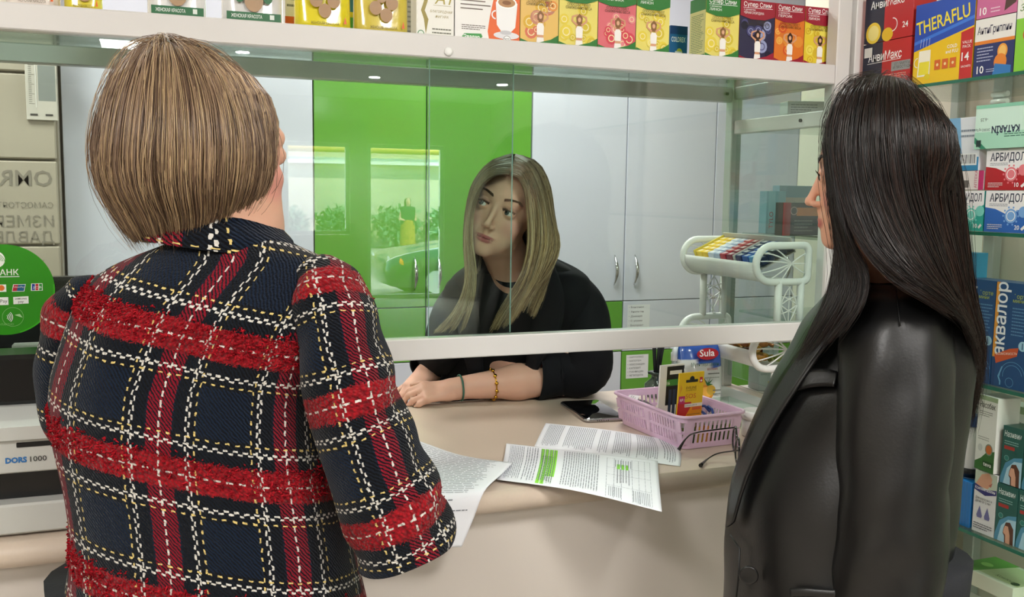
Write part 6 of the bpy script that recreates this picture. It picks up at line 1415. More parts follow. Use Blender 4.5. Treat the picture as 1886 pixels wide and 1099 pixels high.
# ================================================================ woman in the black leather blazer (profile)
def woman_leather():
    base = P(1600, 900, 1.42); bx, by = base.x, base.y
    t = thing('person', 'woman in profile with long dark hair and a black leather blazer', 'person', (bx, by, 0))
    skin = skinmat('skin_fair', '#d9a58c')
    fw = -SID*1.0+DEP*.36+np.array([0, 0, -.05]); R = frame3(tuple(fw), (0.02, 0, 1)); s = .92; hc = vv(P(1607, 344, 1.375))
    # centre the head so that the nose tip stands where the photograph has it
    tip = hc+s*(R@np.array([0, .110, -.0335])); want = vv(P(1482, 372, 1.375)); hc = hc+(want-tip); SKULL[:] = [(hc, R, s*.97)]
    nk = vv(P(1648, 520, 1.40)); sh_n, sh_f = vv(P(1650, 600, 1.30)), vv(P(1600, 600, 1.55)); el_n = vv(P(1640, 930, 1.28)); el_f = vv(P(1560, 930, 1.59)); wr_n = vv(P(1605, 1190, 1.29)); wr_f = vv(P(1470, 1050, 1.55))
    V = Vol(axis(bx-.34, bx+.3, [(hc[0]-.12, hc[0]+.1, .003)]), axis(by-.32, by+.34, [(hc[1]-.1, hc[1]+.12, .003)]), axis(0, 1.74, [(hc[2]-.14, hc[2]+.12, .0026)]))
    L = head(V, hc, R, s)
    V.cone(hc+R@np.array([0, -.02, -.07]), nk, .046, .046, .03); V.cone(nk, nk+SID*.01+[0, 0, -.1], .046, .045, .03)
    V.ell([bx, by, 1.2], (.085, .11, .16), k=.03); V.ell([bx, by, 1.0], (.08, .10, .18), k=.03); V.ell([bx, by, .9], (.10, .12, .12), k=.03)
    for a, b_, c in ((sh_n, el_n, wr_n), (sh_f, el_f, wr_f)):
        V.cone(nk+[0, 0, -.10], a+[0, 0, -.04], .045, .034, .02); V.cone(a+[0, 0, -.04], b_, .034, .030, .02); V.cone(b_, c, .030, .023, .015)
        d = (c-b_)/np.linalg.norm(c-b_); x_ = np.cross(d, SID); x_ /= np.linalg.norm(x_); Rh = np.array([x_, d, np.cross(x_, d)]).T; hand_sdf(V, c, Rh, .88, .5)
    for q in (-.07, .07): V.cone([bx, by+q, .88], [bx, by+q, .45], .075, .05, .03); V.cone([bx, by+q, .45], [bx, by+q, .06], .05, .035, .02); V.cone([bx+.02, by+q, .035], [bx-.13, by+q, .03], .03, .028, .02)
    bodymesh('body', V, '#d9a48a', [(L(0, -.045, .05), (.085, .088, .085), '#191110', R), (L(0, .090, -.0665), (.022, .02, .0080), '#b0625c', R), (L(.045, .055, -.03), (.03, .03, .025), '#cf8f80', R), (L(-.045, .055, -.03), (.03, .03, .025), '#cf8f80', R)], skin, t)
    eyes(L, R, s, t, look=(0, 1, -.15), iris='#3a2a20')
    brow_lash(t, L, R, s, '#1c1412')
    # blazer
    rows = [(1250, 1335, 1725, 1.43, .175), (1099, 1340, 1718, 1.43, .175), (1000, 1342, 1726, 1.43, .172), (900, 1356, 1738, 1.425, .168), (800, 1390, 1752, 1.425, .165), (720, 1428, 1764, 1.42, .165), (650, 1466, 1772, 1.42, .160), (600, 1494, 1768, 1.42, .150), (565, 1520, 1755, 1.42, .135), (535, 1548, 1736, 1.42, .110), (510, 1570, 1712, 1.42, .088), (490, 1588, 1692, 1.42, .070)]
    Cn = []; ru = []; rd = []
    for v, a, b_, d, th in rows:
        p, q_ = vv(P(a, v, d)), vv(P(b_, v, d)); Cn.append((p+q_)/2); ru.append(np.linalg.norm(q_-p)/2); rd.append(th)
    n = 90; Cn = catmull(np.array(Cn), n); ru = catmull(np.array(ru), n); rd = catmull(np.array(rd), n); m = 96
    a = np.linspace(0, 2*PI, m, endpoint=False); e = .95; S1 = np.sign(np.cos(a))*np.abs(np.cos(a))**e; S2 = np.sign(np.sin(a))*np.abs(np.sin(a))**e
    Gd = Cn[:, None]+S1[None, :, None]*ru[:, None, None]*SID+S2[None, :, None]*rd[:, None, None]*DEP; undertop(t, Gd, .90, mat('black_top', '#0c0c0e', .8)); Gd = wrinkle(wrinkle(Gd, .0045, 11, 9, 2), .0018, 12, 7, 7)
    ML = mat('black_leather', '#0e0e0f', .37, bump=.10, bscale=260, spec=.5, coat=.0)
    # the front opens: a column towards the counter is left out
    gridmesh('blazer_body', Gd, ML, t)
    def surf(px, py, off=.004, dd=1.24, Gd=Gd):
        """point of the blazer body behind pixel (px,py), lifted off the cloth"""
        o_ = np.array(tuple(CAM)); r_ = vv(P(px, py, 1))-o_; r_ /= np.linalg.norm(r_); w_ = Gd.reshape(-1, 3)-o_; al = w_@r_; dist = np.linalg.norm(w_-al[:, None]*r_, axis=1); i = np.where(dist < .012)[0]
        k = i[al[i].argmin()] if len(i) else dist.argmin(); return o_+r_*(al[k]-off)
    # near sleeve
    pts = [(1652, 528, 1.345, 14, .02), (1652, 534, 1.325, 48, .045), (1650, 562, 1.305, 78, .060), (1648, 620, 1.29, 92, .064), (1648, 720, 1.28, 96, .064), (1645, 850, 1.275, 97, .063), (1640, 950, 1.275, 98, .061), (1630, 1050, 1.28, 98, .058), (1616, 1150, 1.285, 92, .055), (1606, 1210, 1.29, 86, .052)]
    def sleeve(pts, seed, name='blazer_sleeve'):
        n = 70; C = catmull(np.array([vv(P(p[0], p[1], p[2])) for p in pts]), n); hw = catmull(np.array([[p[3]*p[2]/F] for p in pts]), n)[:, 0]; hd = catmull(np.array([[p[4]] for p in pts]), n)[:, 0]
        Gs = tube_rings(C, hw, hd, 64, np.tile(SID, (n, 1)), np.tile(DEP, (n, 1))); Gs = wrinkle(wrinkle(Gs, .0045, seed, 8, 2.5), .0018, seed+1, 6, 9)
        o = gridmesh(name, Gs, ML, t); md = o.modifiers.new('thickness', 'SOLIDIFY'); md.thickness = .003; md.offset = -1; return Gs
    Gs = sleeve(pts, 21)
    sleeve([(1600, 548, 1.54, 20, .02), (1598, 560, 1.56, 55, .05), (1590, 600, 1.575, 75, .06), (1580, 740, 1.59, 80, .062), (1555, 900, 1.6, 80, .06), (1510, 1000, 1.58, 72, .055), (1480, 1050, 1.56, 66, .05)], 23)
    # seam along the shoulder and the sleeve seam
    b = MB(); b.tube([Vector(surf(1650+k, 528+9*k, .001, Gd=Gs)) for k in range(9)], .0010, 5); b.build('shoulder_seam', mat('seam_dark', '#070708', .5), t)
    # lapel, breast pocket welt, flap, buttons
    def strip(name, px, off=.006, th=.004, mm=ML):
        pts_ = [surf(u, v, off) for u, v in px]
        k = len(pts_)//2; A = catmull(np.array(pts_[:k]), 16); B = catmull(np.array(pts_[k:][::-1]), 16)
        rows_ = np.array([A*(1-s_)+B*s_ for s_ in np.linspace(0, 1, 6)])
        bul = np.sin(np.linspace(0, PI, 6))[:, None, None]*.0018*-DEP
        o = gridmesh(name, rows_+bul, mm, t, closed=False); md = o.modifiers.new('thickness', 'SOLIDIFY'); md.thickness = th; md.offset = 0; return o
    strip('lapel', [(1566, 585), (1520, 640), (1468, 715), (1420, 790), (1376, 880), (1352, 960), (1338, 970), (1350, 880), (1385, 790), (1432, 705), (1478, 640), (1530, 590)], .010)
    strip('pocket_welt', [(1458, 706), (1485, 683), (1520, 680), (1542, 684), (1536, 712), (1515, 711), (1488, 714), (1462, 722)], .005)
    strip('pocket_flap', [(1455, 1084), (1480, 1082), (1510, 1084), (1538, 1086), (1538, 1099), (1510, 1098), (1480, 1097), (1455, 1097)], .008)
    b = MB(); pr_ = [surf(1380, 1010+k*0-0, .004)]
    bpos = Vector(surf(1379, 1058, .007)); MB().lathe([(.0, .0), (.012, .0), (.0135, .002), (.012, .004), (.010, .003), (0, .003)], bpos, 20, tuple(-DEP-SID*.25)).build('button', mat('button_black', '#0c0c0d', .3), t)
    # front edge seam
    b = MB(); b.tube([Vector(surf(u, v, .003)) for u, v in ((1345, 985), (1362, 1010), (1360, 1060), (1356, 1098))], .0016, 5); b.build('front_edge', mat('seam_dark', '#070708', .5), t)
    # hair, measured guide locks from the face edge round to the far side
    W = lambda L_: [tuple(P(u, v, d)) for u, v, d in L_]
    G = [W(g) for g in [
        [(1600, 145, 1.40), (1554, 172, 1.36), (1522, 235, 1.345), (1524, 330, 1.33), (1538, 420, 1.33), (1545, 520, 1.315), (1505, 600, 1.32), (1466, 668, 1.335)],
        [(1606, 143, 1.40), (1552, 166, 1.33), (1524, 240, 1.305), (1531, 340, 1.29), (1546, 430, 1.28), (1562, 510, 1.27), (1530, 585, 1.27), (1480, 655, 1.29)],
        [(1614, 141, 1.39), (1562, 160, 1.31), (1532, 245, 1.275), (1540, 345, 1.262), (1562, 440, 1.245), (1596, 505, 1.235), (1590, 560, 1.225), (1545, 625, 1.235)],
        [(1622, 140, 1.385), (1585, 158, 1.295), (1562, 250, 1.258), (1572, 350, 1.245), (1602, 440, 1.225), (1655, 500, 1.205), (1720, 545, 1.205), (1775, 588, 1.23)],
        [(1634, 140, 1.38), (1614, 158, 1.29), (1604, 250, 1.248), (1616, 350, 1.238), (1652, 440, 1.225), (1702, 510, 1.21), (1760, 565, 1.225), (1802, 635, 1.26)],
        [(1648, 142, 1.38), (1650, 160, 1.295), (1655, 250, 1.255), (1668, 350, 1.25), (1698, 440, 1.245), (1738, 520, 1.24), (1788, 600, 1.27), (1808, 700, 1.30)],
        [(1662, 145, 1.385), (1690, 175, 1.32), (1706, 255, 1.285), (1720, 350, 1.28), (1742, 440, 1.28), (1766, 530, 1.285), (1800, 640, 1.32), (1796, 765, 1.35)],
        [(1670, 148, 1.39), (1720, 195, 1.36), (1748, 260, 1.34), (1764, 350, 1.34), (1776, 450, 1.345), (1790, 545, 1.355), (1814, 650, 1.37), (1788, 795, 1.38)],
        [(1668, 149, 1.40), (1722, 198, 1.41), (1752, 262, 1.42), (1768, 350, 1.42), (1779, 450, 1.42), (1792, 550, 1.42), (1808, 650, 1.42), (1784, 790, 1.42)],
        [(1655, 147, 1.41), (1690, 190, 1.45), (1706, 260, 1.48), (1720, 350, 1.49), (1735, 450, 1.48), (1765, 550, 1.47), (1792, 650, 1.46), (1785, 770, 1.46)],
        [(1630, 145, 1.41), (1630, 180, 1.47), (1632, 260, 1.505), (1636, 350, 1.505), (1640, 450, 1.50), (1650, 530, 1.52), (1690, 600, 1.56), (1720, 690, 1.58)],
        [(1610, 145, 1.40), (1575, 180, 1.46), (1552, 250, 1.485), (1552, 340, 1.48), (1560, 430, 1.46), (1550, 520, 1.45), (1520, 600, 1.45), (1490, 680, 1.44)],
        [(1602, 145, 1.40), (1548, 175, 1.42), (1532, 240, 1.435), (1532, 330, 1.44), (1545, 430, 1.43), (1530, 530, 1.41), (1495, 610, 1.40), (1466, 670, 1.39)]]]
    g2b = W([(1614, 141, 1.39), (1562, 160, 1.31), (1534, 245, 1.275), (1545, 345, 1.262), (1576, 435, 1.24), (1628, 500, 1.215), (1695, 545, 1.20), (1755, 585, 1.215)])
    pal = ['#18100d', '#100b09', '#1f1410', '#140e0b', '#281812', '#0e0908', '#301c14']; kw = dict(core=hc+np.array([0, 0, -.02]), thick=.010, under=.008, wav=.003, mt=M_HAIR, base_col='#140d0b', endjit=.22)
    hairdo(t, [g2b]+G[3:12], 5200, 19, .0006, pal, clump=130, under_end=.86, fly=160, **kw)
    hairdo(t, G[11:]+G[0:3], 2600, 19, .0006, pal, clump=60, under_end=.80, fly=90, **kw)
    shoe_leg(t, [(bx, by-.07), (bx, by+.07)], [(bx, by-.09), (bx, by+.09)], .99, mat('dark_trousers', '#16181e', .8, bump=.3), mat('dark_shoe', '#121212', .35), .095, (-1, 0, 0))
def brow_lash(t, L, R, s, col, m_=None, dens=1.0):
    """eyebrows and upper lashes as short hairs"""
    Ls = []
    for q in (-1, 1):
        for k in range(int(230*dens)):
            x = rng.uniform(.012, .050); yb = .0925-.55*(x-.012)**1.25*1.0; z0 = .0275+.006*math.sin((x-.012)/.038*2.2)-.004*(x > .042)*(x-.042)/.008; z = z0+rng.uniform(-.0032, .0032)*(1-.6*(x-.012)/.038)
            p = np.array([q*x, yb-.004, z]); Ls.append([p, p+[q*.0030, .001, .0014], p+[q*.0062, .0004, .0012]])
        for k in range(80):
            a = rng.uniform(.12, PI-.12); p = np.array([q*.031-.0125*math.cos(a)*q, .0865-.003*abs(math.cos(a))**2*1.0+.0018, .0040+.0048*math.sin(a)]); d = np.array([-q*math.cos(a)*.5, .75, .45]); Ls.append([p, p+d*.004, p+d*.0065+[0, 0, .0028]])
    A = np.array([[L(*p) for p in l] for l in Ls]); strands('brows_and_lashes', A, .00027, np.tile(np.array(lin(col)), (len(A), 1)), M_HAIR, t, taper=.3)

woman_leather()
# ================================================================ pharmacist behind the glass
def pharmacist():
    base = P(950, 720, 2.42); bx, by = base.x, base.y
    t = thing('person', 'pharmacist with long blonde-tipped hair and black blazer leaning on the counter behind glass', 'person', (bx, by+.08, 0))
    skin = skinmat('skin_fair', '#d9a58c'); s = .96
    to_cam = -DEP; yaw = .24
    fw = to_cam*math.cos(yaw)-SID*math.sin(yaw)+np.array([0, 0, .02]); rollv = np.array([0, 0, 1.])+SID*.36-DEP*0.12
    R = frame3(tuple(fw), tuple(rollv)); hc = vv(P(925, 376, 2.09))
    eyeM = (vv(P(886, 371, 1.99))+vv(P(938, 394, 1.99)))/2; cur = hc+s*(R@np.array([0, .09, .005])); hc = hc+(eyeM-cur); SKULL[:] = [(hc, R, s)]
    nk = vv(P(945, 500, 2.20)); sh_r, sh_l = vv(P(842, 570, 2.30)), vv(P(1062, 560, 2.30)); el_l = vv(P(1045, 722, 2.33)); el_r = vv(P(800, 700, 2.42)); wr_l = vv(P(832, 722, 2.235)); wr_r = vv(P(782, 690, 2.36))
    el_l[2] = CT+.05; wr_l[2] = CT+.036; el_r[2] = CT+.05; wr_r[2] = CT+.045; el_l[1] = min(el_l[1], 2.2)
    V = Vol(axis(bx-.36, bx+.36, [(hc[0]-.10, hc[0]+.10, .0026), (.45, .66, .0034)]), axis(by-.62, by+.30, [(hc[1]-.12, hc[1]+.10, .0026), (1.98, 2.2, .0045)]), axis(0, 1.64, [(hc[2]-.13, hc[2]+.11, .0024), (CT-.01, CT+.08, .0034)]))
    L = head(V, hc, R, s)
    V.cone(hc+R@np.array([0, -.02, -.06]), nk, .048, .052, .03); V.cone(nk, nk+DEP*.17+[0, 0, -.12], .044, .035, .02)
    V.ell(vv(P(950, 600, 2.37)), (.12, .07, .14), k=.03); V.cone(vv(P(950, 650, 2.42)), [bx, by+.12, 1.0], .08, .085, .03); V.cone([bx, by+.12, 1.0], [bx, by+.16, .85], .085, .12, .04)
    V.cone(nk+DEP*.08+[0, 0, -.10], sh_l, .05, .034, .02); V.cone(nk+DEP*.08+[0, 0, -.10], sh_r, .05, .034, .02)
    V.cone(sh_l, el_l, .034, .038, .02); V.cone(sh_r, el_r, .034, .034, .02)
    V.cone(el_l, el_l*.55+wr_l*.45, .044, .040, .02); V.cone(el_l*.55+wr_l*.45, wr_l, .040, .0245, .02); V.cone(el_r, wr_r, .034, .024, .02)
    # her left hand (nearer) lies over the right one; both relaxed on the counter
    d = wr_l-el_l; d[2] = 0; d /= np.linalg.norm(d); d = d*.97+DEP*-.08; d /= np.linalg.norm(d); up = np.array([0, 0, 1.])*.80-DEP*.60; x_ = np.cross(d, up); x_ /= np.linalg.norm(x_)
    Rh = np.array([-x_*-1, d, np.cross(x_, d)]).T; 
    if Rh[2, 0] < 0: Rh[:, 0] *= -1
    Lh = hand_sdf(V, wr_l+[0, 0, -.004], Rh, .80, .95)
    d2 = vv(P(748, 728, 2.26))-wr_r; d2 /= np.linalg.norm(d2); up2 = np.array([0, 0, 1.]); x2 = np.cross(d2, up2); x2 /= np.linalg.norm(x2); Rh2 = np.array([x2, d2, np.cross(x2, d2)]).T
    Lh2 = hand_sdf(V, wr_r, Rh2, .80, .8)
    for q in (-.08, .08): V.cone([bx+q, by+.14, .88], [bx+q, by+.14, .45], .075, .05, .03); V.cone([bx+q, by+.14, .45], [bx+q, by+.14, .06], .05, .035, .02); V.cone([bx+q, by+.14, .035], [bx+q, by+.0, .03], .03, .028, .02)
    bodymesh('body', V, '#e2b29c', [(L(0, -.045, .06), (.085, .088, .085), '#4a3c32', R), (L(0, .090, -.0615), (.022, .02, .0036), '#b06062', R), (L(0, .090, -.0698), (.018, .02, .0048), '#b86a6a', R), (L(0, .090, -.0652), (.022, .02, .0011), '#6a2c30', R), (L(.045, .06, -.03), (.026, .03, .02), '#dca595', R), (L(-.045, .06, -.03), (.026, .03, .02), '#dca595', R),  # the thin dark zone paints the shade in the mouth crease
        (L(.031, .085, .012), (.018, .02, .006), '#b98a78', R), (L(-.031, .085, .012), (.018, .02, .006), '#b98a78', R), (L(.032, .087, .0090), (.0140, .02, .0016), '#4a342c', R), (L(-.032, .087, .0090), (.0140, .02, .0016), '#4a342c', R)], skin, t, (1.9, 2.125, CT))
    eyes(L, R, s, t, look=(.42, 1, .05), iris='#4c5656'); brow_lash(t, L, R, s, '#4a3628', dens=1.2)
    # bracelets and hair tie
    def cuff(name, s_, r_, tr_, m_, flat=1):
        c = el_l+(wr_l-el_l)*s_; ax_ = Vector(wr_l-el_l).normalized(); a = ax_.orthogonal().normalized(); b_ = ax_.cross(a)
        MB().tube([Vector(c)+(a*math.cos(k*PI/16)+b_*math.sin(k*PI/16))*r_ for k in range(32)], tr_, 6, closed=True).build(name, m_, t)
        return c, a, b_, r_
    cuff('hair_tie', .93, .0300, .0022, mat('tie_green', '#3f6a5a', .8))
    c, a, b_, r_ = cuff('bracelet', .66, .0352, .0018, mat('gold', '#d4a23a', .2, 1)); 
    for k in range(12): p = Vector(c)+(a*math.cos(k*PI/6)+b_*math.sin(k*PI/6))*(r_+.0008); MB().lathe([(0, -.003), (.0042, -.0028), (.0042, .0028), (0, .003)], p, 8, tuple((p-Vector(c)).normalized())).build('bracelet_link', mat('gold', '#d4a23a', .2, 1), t)
    MK = mat('black_wool', '#121318', .85, noise=.1, nscale=200, bump=.15, bscale=900, spec=.25)
    rows = [(800, 808, 1090, 2.58, .13), (722, 800, 1095, 2.54, .13), (660, 800, 1098, 2.46, .13), (600, 806, 1100, 2.38, .128), (550, 812, 1098, 2.32, .12), (515, 828, 1088, 2.28, .10), (495, 852, 1066, 2.25, .088), (480, 876, 1036, 2.225, .076), (466, 900, 1000, 2.20, .062)]
    Cn = []; ru = []; rd = []
    for v, a_, b2, d, th in rows:
        p, q_ = vv(P(a_, v, d)), vv(P(b2, v, d)); Cn.append((p+q_)/2); ru.append(np.linalg.norm(q_-p)/2); rd.append(th)
    n = 70; Cn = catmull(np.array(Cn), n); ru = catmull(np.array(ru), n); rd = catmull(np.array(rd), n); m = 80
    a_ = np.linspace(0, 2*PI, m, endpoint=False); e = .8; S1 = np.sign(np.cos(a_))*np.abs(np.cos(a_))**e; S2 = np.sign(np.sin(a_))*np.abs(np.sin(a_))**e
    Gd = Cn[:, None]+S1[None, :, None]*ru[:, None, None]*SID+S2[None, :, None]*rd[:, None, None]*DEP; Gd = wrinkle(Gd, .004, 31, 3, 4)
    undertop(t, Gd, .93, mat('black_knit', '#0b0b0d', .9))
    # wide neck opening at the front: the upper rings start lower towards the viewer
    fr = np.clip(-S2, 0, 1)[None, :]*np.linspace(0, 1, n)[:, None]**6; Gd[..., 2] -= fr*.075
    gridmesh('blazer_body', Gd, MK, t)
    # knitted top
    def sleeve(pts, name, seed, end=True):
        n = 50; C = catmull(np.array([p[0] for p in pts]), n); r_ = catmull(np.array([[p[1], p[2]] for p in pts]), n)
        T_ = np.gradient(C, axis=0); T_ /= np.linalg.norm(T_, axis=1)[:, None]; dp = DEP-T_*(T_@DEP)[:, None]; dp /= np.linalg.norm(dp, axis=1)[:, None]; sd = np.cross(dp, T_)
        Gs = tube_rings(C, r_[:, 0], r_[:, 1], 44, sd, dp); Gs = wrinkle(Gs, .004, seed, 4, 5); Gs[..., 2] = np.maximum(Gs[..., 2], CT+.004*0-.0+ .0015)
        o = gridmesh(name, Gs, MK, t); md = o.modifiers.new('thickness', 'SOLIDIFY'); md.thickness = .003; md.offset = -1; return o
    cufl = el_l*.74+wr_l*.26
    sleeve([(vv(P(1045, 512, 2.28)), .010, .013), (vv(P(1060, 522, 2.28)), .030, .036), (vv(P(1076, 558, 2.285)), .046, .046), (vv(P(1088, 620, 2.29)), .055, .054), (vv(P(1078, 680, 2.30)), .056, .054), (el_l+[-.015, 0, .012], .060, .058), (cufl+[.015, 0, .012], .058, .055), (cufl+[-.01, 0, .012], .060, .056)], 'blazer_sleeve', 33)
    sleeve([(vv(P(850, 518, 2.25)), .012, .015), (vv(P(844, 530, 2.25)), .03, .036), (vv(P(834, 570, 2.27)), .044, .048), (vv(P(820, 630, 2.31)), .050, .052), (el_r+[0.0, 0, .02], .050, .050), (el_r*.5+wr_r*.5+[0, 0, .012], .050, .046), (wr_r*.85+el_r*.15+[0, 0, .01], .046, .042)], 'blazer_sleeve', 35)
    # lapels
    def lap(px, d0, name):
        pts_ = [vv(P(u, v, d)) for u, v, d in px]; k = len(pts_)//2; A = catmull(np.array(pts_[:k]), 12); B = catmull(np.array(pts_[k:][::-1]), 12)
        o = gridmesh(name, np.array([A*(1-q)+B*q+(-DEP*.006*math.sin(PI*q)) for q in np.linspace(0, 1, 6)]), MK, t, closed=False); md = o.modifiers.new('th', 'SOLIDIFY'); md.thickness = .004
    lap([(1000, 478, 2.13), (990, 540, 2.17), (975, 620, 2.235), (965, 690, 2.285), (985, 690, 2.275), (1028, 620, 2.225), (1040, 550, 2.18), (1022, 490, 2.15)], 0, 'lapel')
    lap([(888, 500, 2.13), (880, 550, 2.17), (885, 620, 2.235), (890, 690, 2.285), (865, 690, 2.28), (846, 620, 2.23), (846, 560, 2.19), (862, 510, 2.15)], 0, 'lapel')
    W = lambda L_: [tuple(P(u, v, d)) for u, v, d in L_]
    G1 = [W(g) for g in [
        [(938, 322, 1.975), (912, 322, 1.965), (886, 342, 1.965), (868, 385, 1.985), (864, 440, 2.00), (872, 500, 2.01), (868, 560, 2.03), (850, 612, 2.07)],
        [(941, 303, 2.00), (905, 309, 1.985), (877, 338, 1.985), (862, 390, 2.00), (858, 450, 2.01), (862, 515, 2.03), (842, 570, 2.05), (806, 615, 2.09)],
        [(943, 284, 2.06), (900, 300, 2.03), (870, 340, 2.03), (858, 395, 2.05), (856, 455, 2.06), (858, 520, 2.07), (838, 575, 2.08), (800, 610, 2.11)],
        [(944, 284, 2.08), (905, 300, 2.09), (880, 345, 2.12), (870, 400, 2.14), (868, 460, 2.15), (862, 520, 2.15), (848, 570, 2.15), (825, 605, 2.15)],
        [(946, 284, 2.10), (925, 298, 2.14), (912, 345, 2.18), (905, 400, 2.20), (902, 440, 2.21), (900, 470, 2.22), (898, 495, 2.23), (896, 515, 2.24)],
        [(948, 284, 2.10), (948, 296, 2.15), (950, 345, 2.20), (950, 400, 2.20), (950, 440, 2.22), (948, 470, 2.24), (946, 495, 2.26), (944, 515, 2.28)]]]
    G2 = [W(g) for g in [
        [(948, 284, 2.10), (948, 296, 2.15), (950, 345, 2.20), (950, 400, 2.20), (950, 440, 2.22), (948, 470, 2.24), (946, 495, 2.26), (944, 515, 2.28)],
        [(949, 284, 2.10), (966, 296, 2.15), (980, 345, 2.20), (985, 400, 2.20), (988, 440, 2.21), (988, 470, 2.22), (985, 500, 2.23), (980, 525, 2.24)],
        [(950, 284, 2.08), (990, 299, 2.12), (1012, 345, 2.15), (1018, 400, 2.16), (1020, 450, 2.16), (1010, 500, 2.16), (1000, 545, 2.16), (985, 585, 2.16)],
        [(949, 284, 2.06), (988, 303, 2.06), (1008, 345, 2.08), (1018, 400, 2.10), (1030, 450, 2.10), (1016, 492, 2.10), (985, 530, 2.12), (960, 575, 2.13)],
        [(949, 285, 2.04), (978, 303, 2.01), (998, 345, 2.01), (1008, 395, 2.02), (1012, 450, 2.03), (996, 500, 2.04), (968, 550, 2.06), (940, 600, 2.09)],
        [(945, 303, 2.00), (966, 312, 1.980), (981, 345, 1.97), (990, 395, 1.975), (990, 450, 1.985), (975, 510, 2.01), (945, 560, 2.04), (915, 610, 2.08)],
        [(942, 322, 1.975), (956, 328, 1.960), (968, 350, 1.96), (974, 395, 1.965), (976, 450, 1.975), (962, 510, 2.00), (930, 560, 2.04), (900, 612, 2.08)]]]
    pal = ['#b09670', '#d2b888', '#8f7656', '#e2cca0', '#7a6450', '#ecdab4', '#a58c68']
    for Gx in (G1, G2): ombre_hair(t, Gx, 3300, hc, pal)
    shoe_leg(t, [(bx-.08, by+.14), (bx+.08, by+.14)], [(bx-.1, by+.14), (bx+.1, by+.14)], .95, mat('dark_trousers', '#16181e', .8, bump=.3), mat('dark_shoe', '#121212', .35), .1, (0, -1, 0))
def ombre_hair(t, G, n, core, pal):
    K = 18; G = np.array(G); g_ = len(G); u = np.linspace(0, g_-1, 30); S = guide_surface(G, u, 24); d = S-core; d[..., 2] *= .3; d /= np.linalg.norm(d, axis=2, keepdims=True); Sb = outside(S-d*.006, .955)[:, :17]
    cb = np.array(lin('#4a3c30'))[None]*(np.linspace(.8, 1.25, 17)[:, None]); cb[:, 3] = 1; cb = np.tile(cb[None], (30, 1, 1)).reshape(-1, 4)
    o = gridmesh('hair_mass', Sb, M_HAIR, t, closed=False, col=cb); md = o.modifiers.new('t', 'SOLIDIFY'); md.thickness = .003; md.offset = 0
    uc = rng.uniform(0, g_-1, 40); u = rng.uniform(0, g_-1, n); near = uc[np.abs(u[:, None]-uc[None]).argmin(1)]; Ln = guide_surface(G, u, K); Lc = guide_surface(G, near, K); tt = np.linspace(0, 1, K)[None, :, None]
    Ln = Ln+(Lc-Ln)*(.65*tt**1.3); d = Ln-core; d[..., 2] *= .3; d /= np.linalg.norm(d, axis=2, keepdims=True); Ln = Ln+d*rng.uniform(-.010, .002, (n, 1, 1))*np.minimum(1, tt*4+.2)+rng.uniform(0, .004, (n, 1, 1))*np.sin(rng.uniform(0, 6, (n, 1, 3))+tt*rng.uniform(3, 8, (n, 1, 1)))*tt
    Ln = outside(Ln, .99, .06)
    pl_ = np.array([lin(c) for c in pal]); roots = np.array(lin('#54463a')); C = pl_[rng.integers(0, len(pal), n)][:, None]*np.ones((1, K, 1)); w_ = np.clip((tt-.12)/.5, 0, 1)*.85+.15; C = roots*(1-w_)+C*w_
    C[..., :3] *= rng.uniform(.8, 1.2, (n, 1, 1)); cut = 1-.18*rng.random(n); x = np.linspace(0, 1, K)[None]*cut[:, None]*(K-1); i = np.clip(x.astype(int), 0, K-2); f = (x-i)[..., None]; r_ = np.arange(n)[:, None]; Ln = Ln[r_, i]*(1-f)+Ln[r_, i+1]*f
    strands('hair', Ln, .00055, C, M_HAIR, t)
pharmacist()
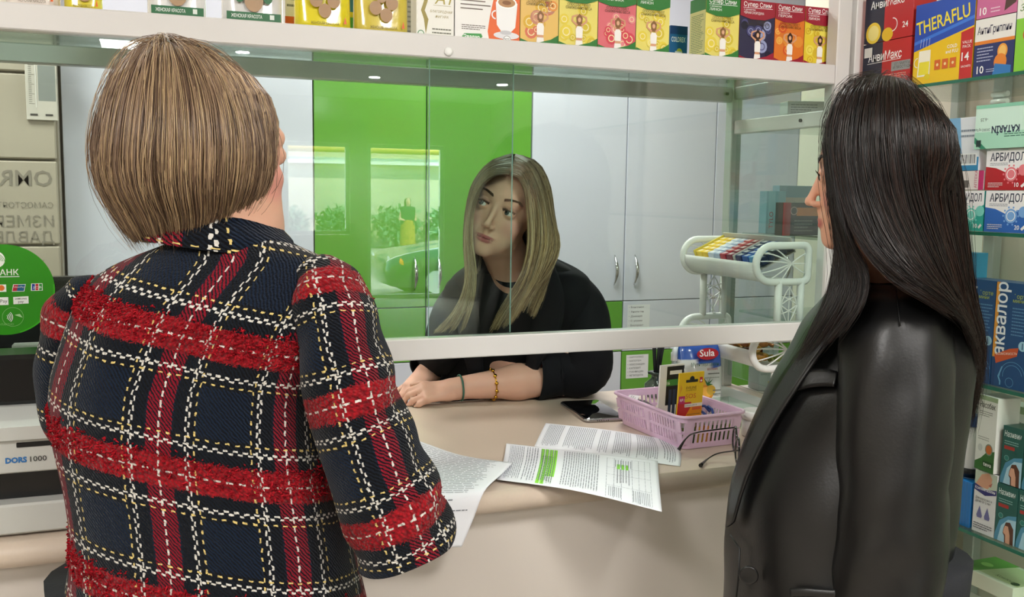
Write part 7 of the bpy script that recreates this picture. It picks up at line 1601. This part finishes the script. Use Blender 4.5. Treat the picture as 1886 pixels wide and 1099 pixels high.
# ---------------------------------------------------------------- passer-by on the street
def passer():
    x, y, z0 = 6.94, -22.5, -.27; t = thing('person', 'distant passer-by outside in a green jacket and long mustard skirt', 'person', (x, y, z0))
    V = Vol(np.arange(x-.4, x+.4, .02), np.arange(y-.35, y+.35, .02), np.arange(z0-.02, z0+1.66, .02))
    V.ell([x, y, z0+1.5], (.08, .095, .115), k=.02); V.cone([x, y, z0+1.42], [x, y, z0+1.3], .05, .06, .03); V.ell([x, y, z0+1.15], (.17, .1, .22), k=.04); V.cone([x, y, z0+.95], [x, y, z0+.8], .14, .13, .04)
    for s in (-1, 1): V.cone([x+s*.17, y, z0+1.3], [x+s*.22, y, z0+1.02], .045, .04, .02); V.cone([x+s*.22, y, z0+1.02], [x+s*.16, y+.2, z0+1.0], .04, .03, .02); V.cone([x+s*.07, y, z0+.8], [x+s*.07, y, z0+.04], .07, .04, .03); V.cone([x+s*.07, y, z0+.035], [x+s*.07, y+.14, z0+.03], .035, .03, .02)
    bodymesh('body', V, '#dcab92', [], skinmat('skin_fair', '#d9a58c'), t)
    C = np.array([[x, y, z0+.18], [x, y, z0+.5], [x, y, z0+.95], [x, y, z0+1.0]]); C = catmull(C, 14); gridmesh('skirt', tube_rings(C, np.linspace(.23, .17, 14), np.linspace(.2, .14, 14), 24, np.tile([1., 0, 0], (14, 1)), np.tile([0, 1., 0], (14, 1))), mat('mustard', '#b08a30', .8), t)
    C = catmull(np.array([[x, y, z0+.88], [x, y, z0+1.15], [x, y, z0+1.32], [x, y, z0+1.38]]), 12); gridmesh('jacket', tube_rings(C, np.interp(np.linspace(0, 1, 12), [0, .6, .85, 1], [.2, .22, .2, .08]), np.interp(np.linspace(0, 1, 12), [0, .6, 1], [.15, .15, .07]), 24, np.tile([1., 0, 0], (12, 1)), np.tile([0, 1., 0], (12, 1))), mat('jacket_green', '#1f4a34', .8), t)
    G = [[(x+.09*math.cos(a), y+.10*math.sin(a)-.01, z0+h_) if h_ < 1.6 else (x, y, z0+1.63) for h_ in (1.63, 1.58, 1.5, 1.38, 1.25)] for a in np.linspace(PI*.85, PI*2.15, 6)]
    gridmesh('hair', catmull(np.array(G), 16), mat('dark_hair_far', '#2a1f1a', .6), t, closed=False)
passer()
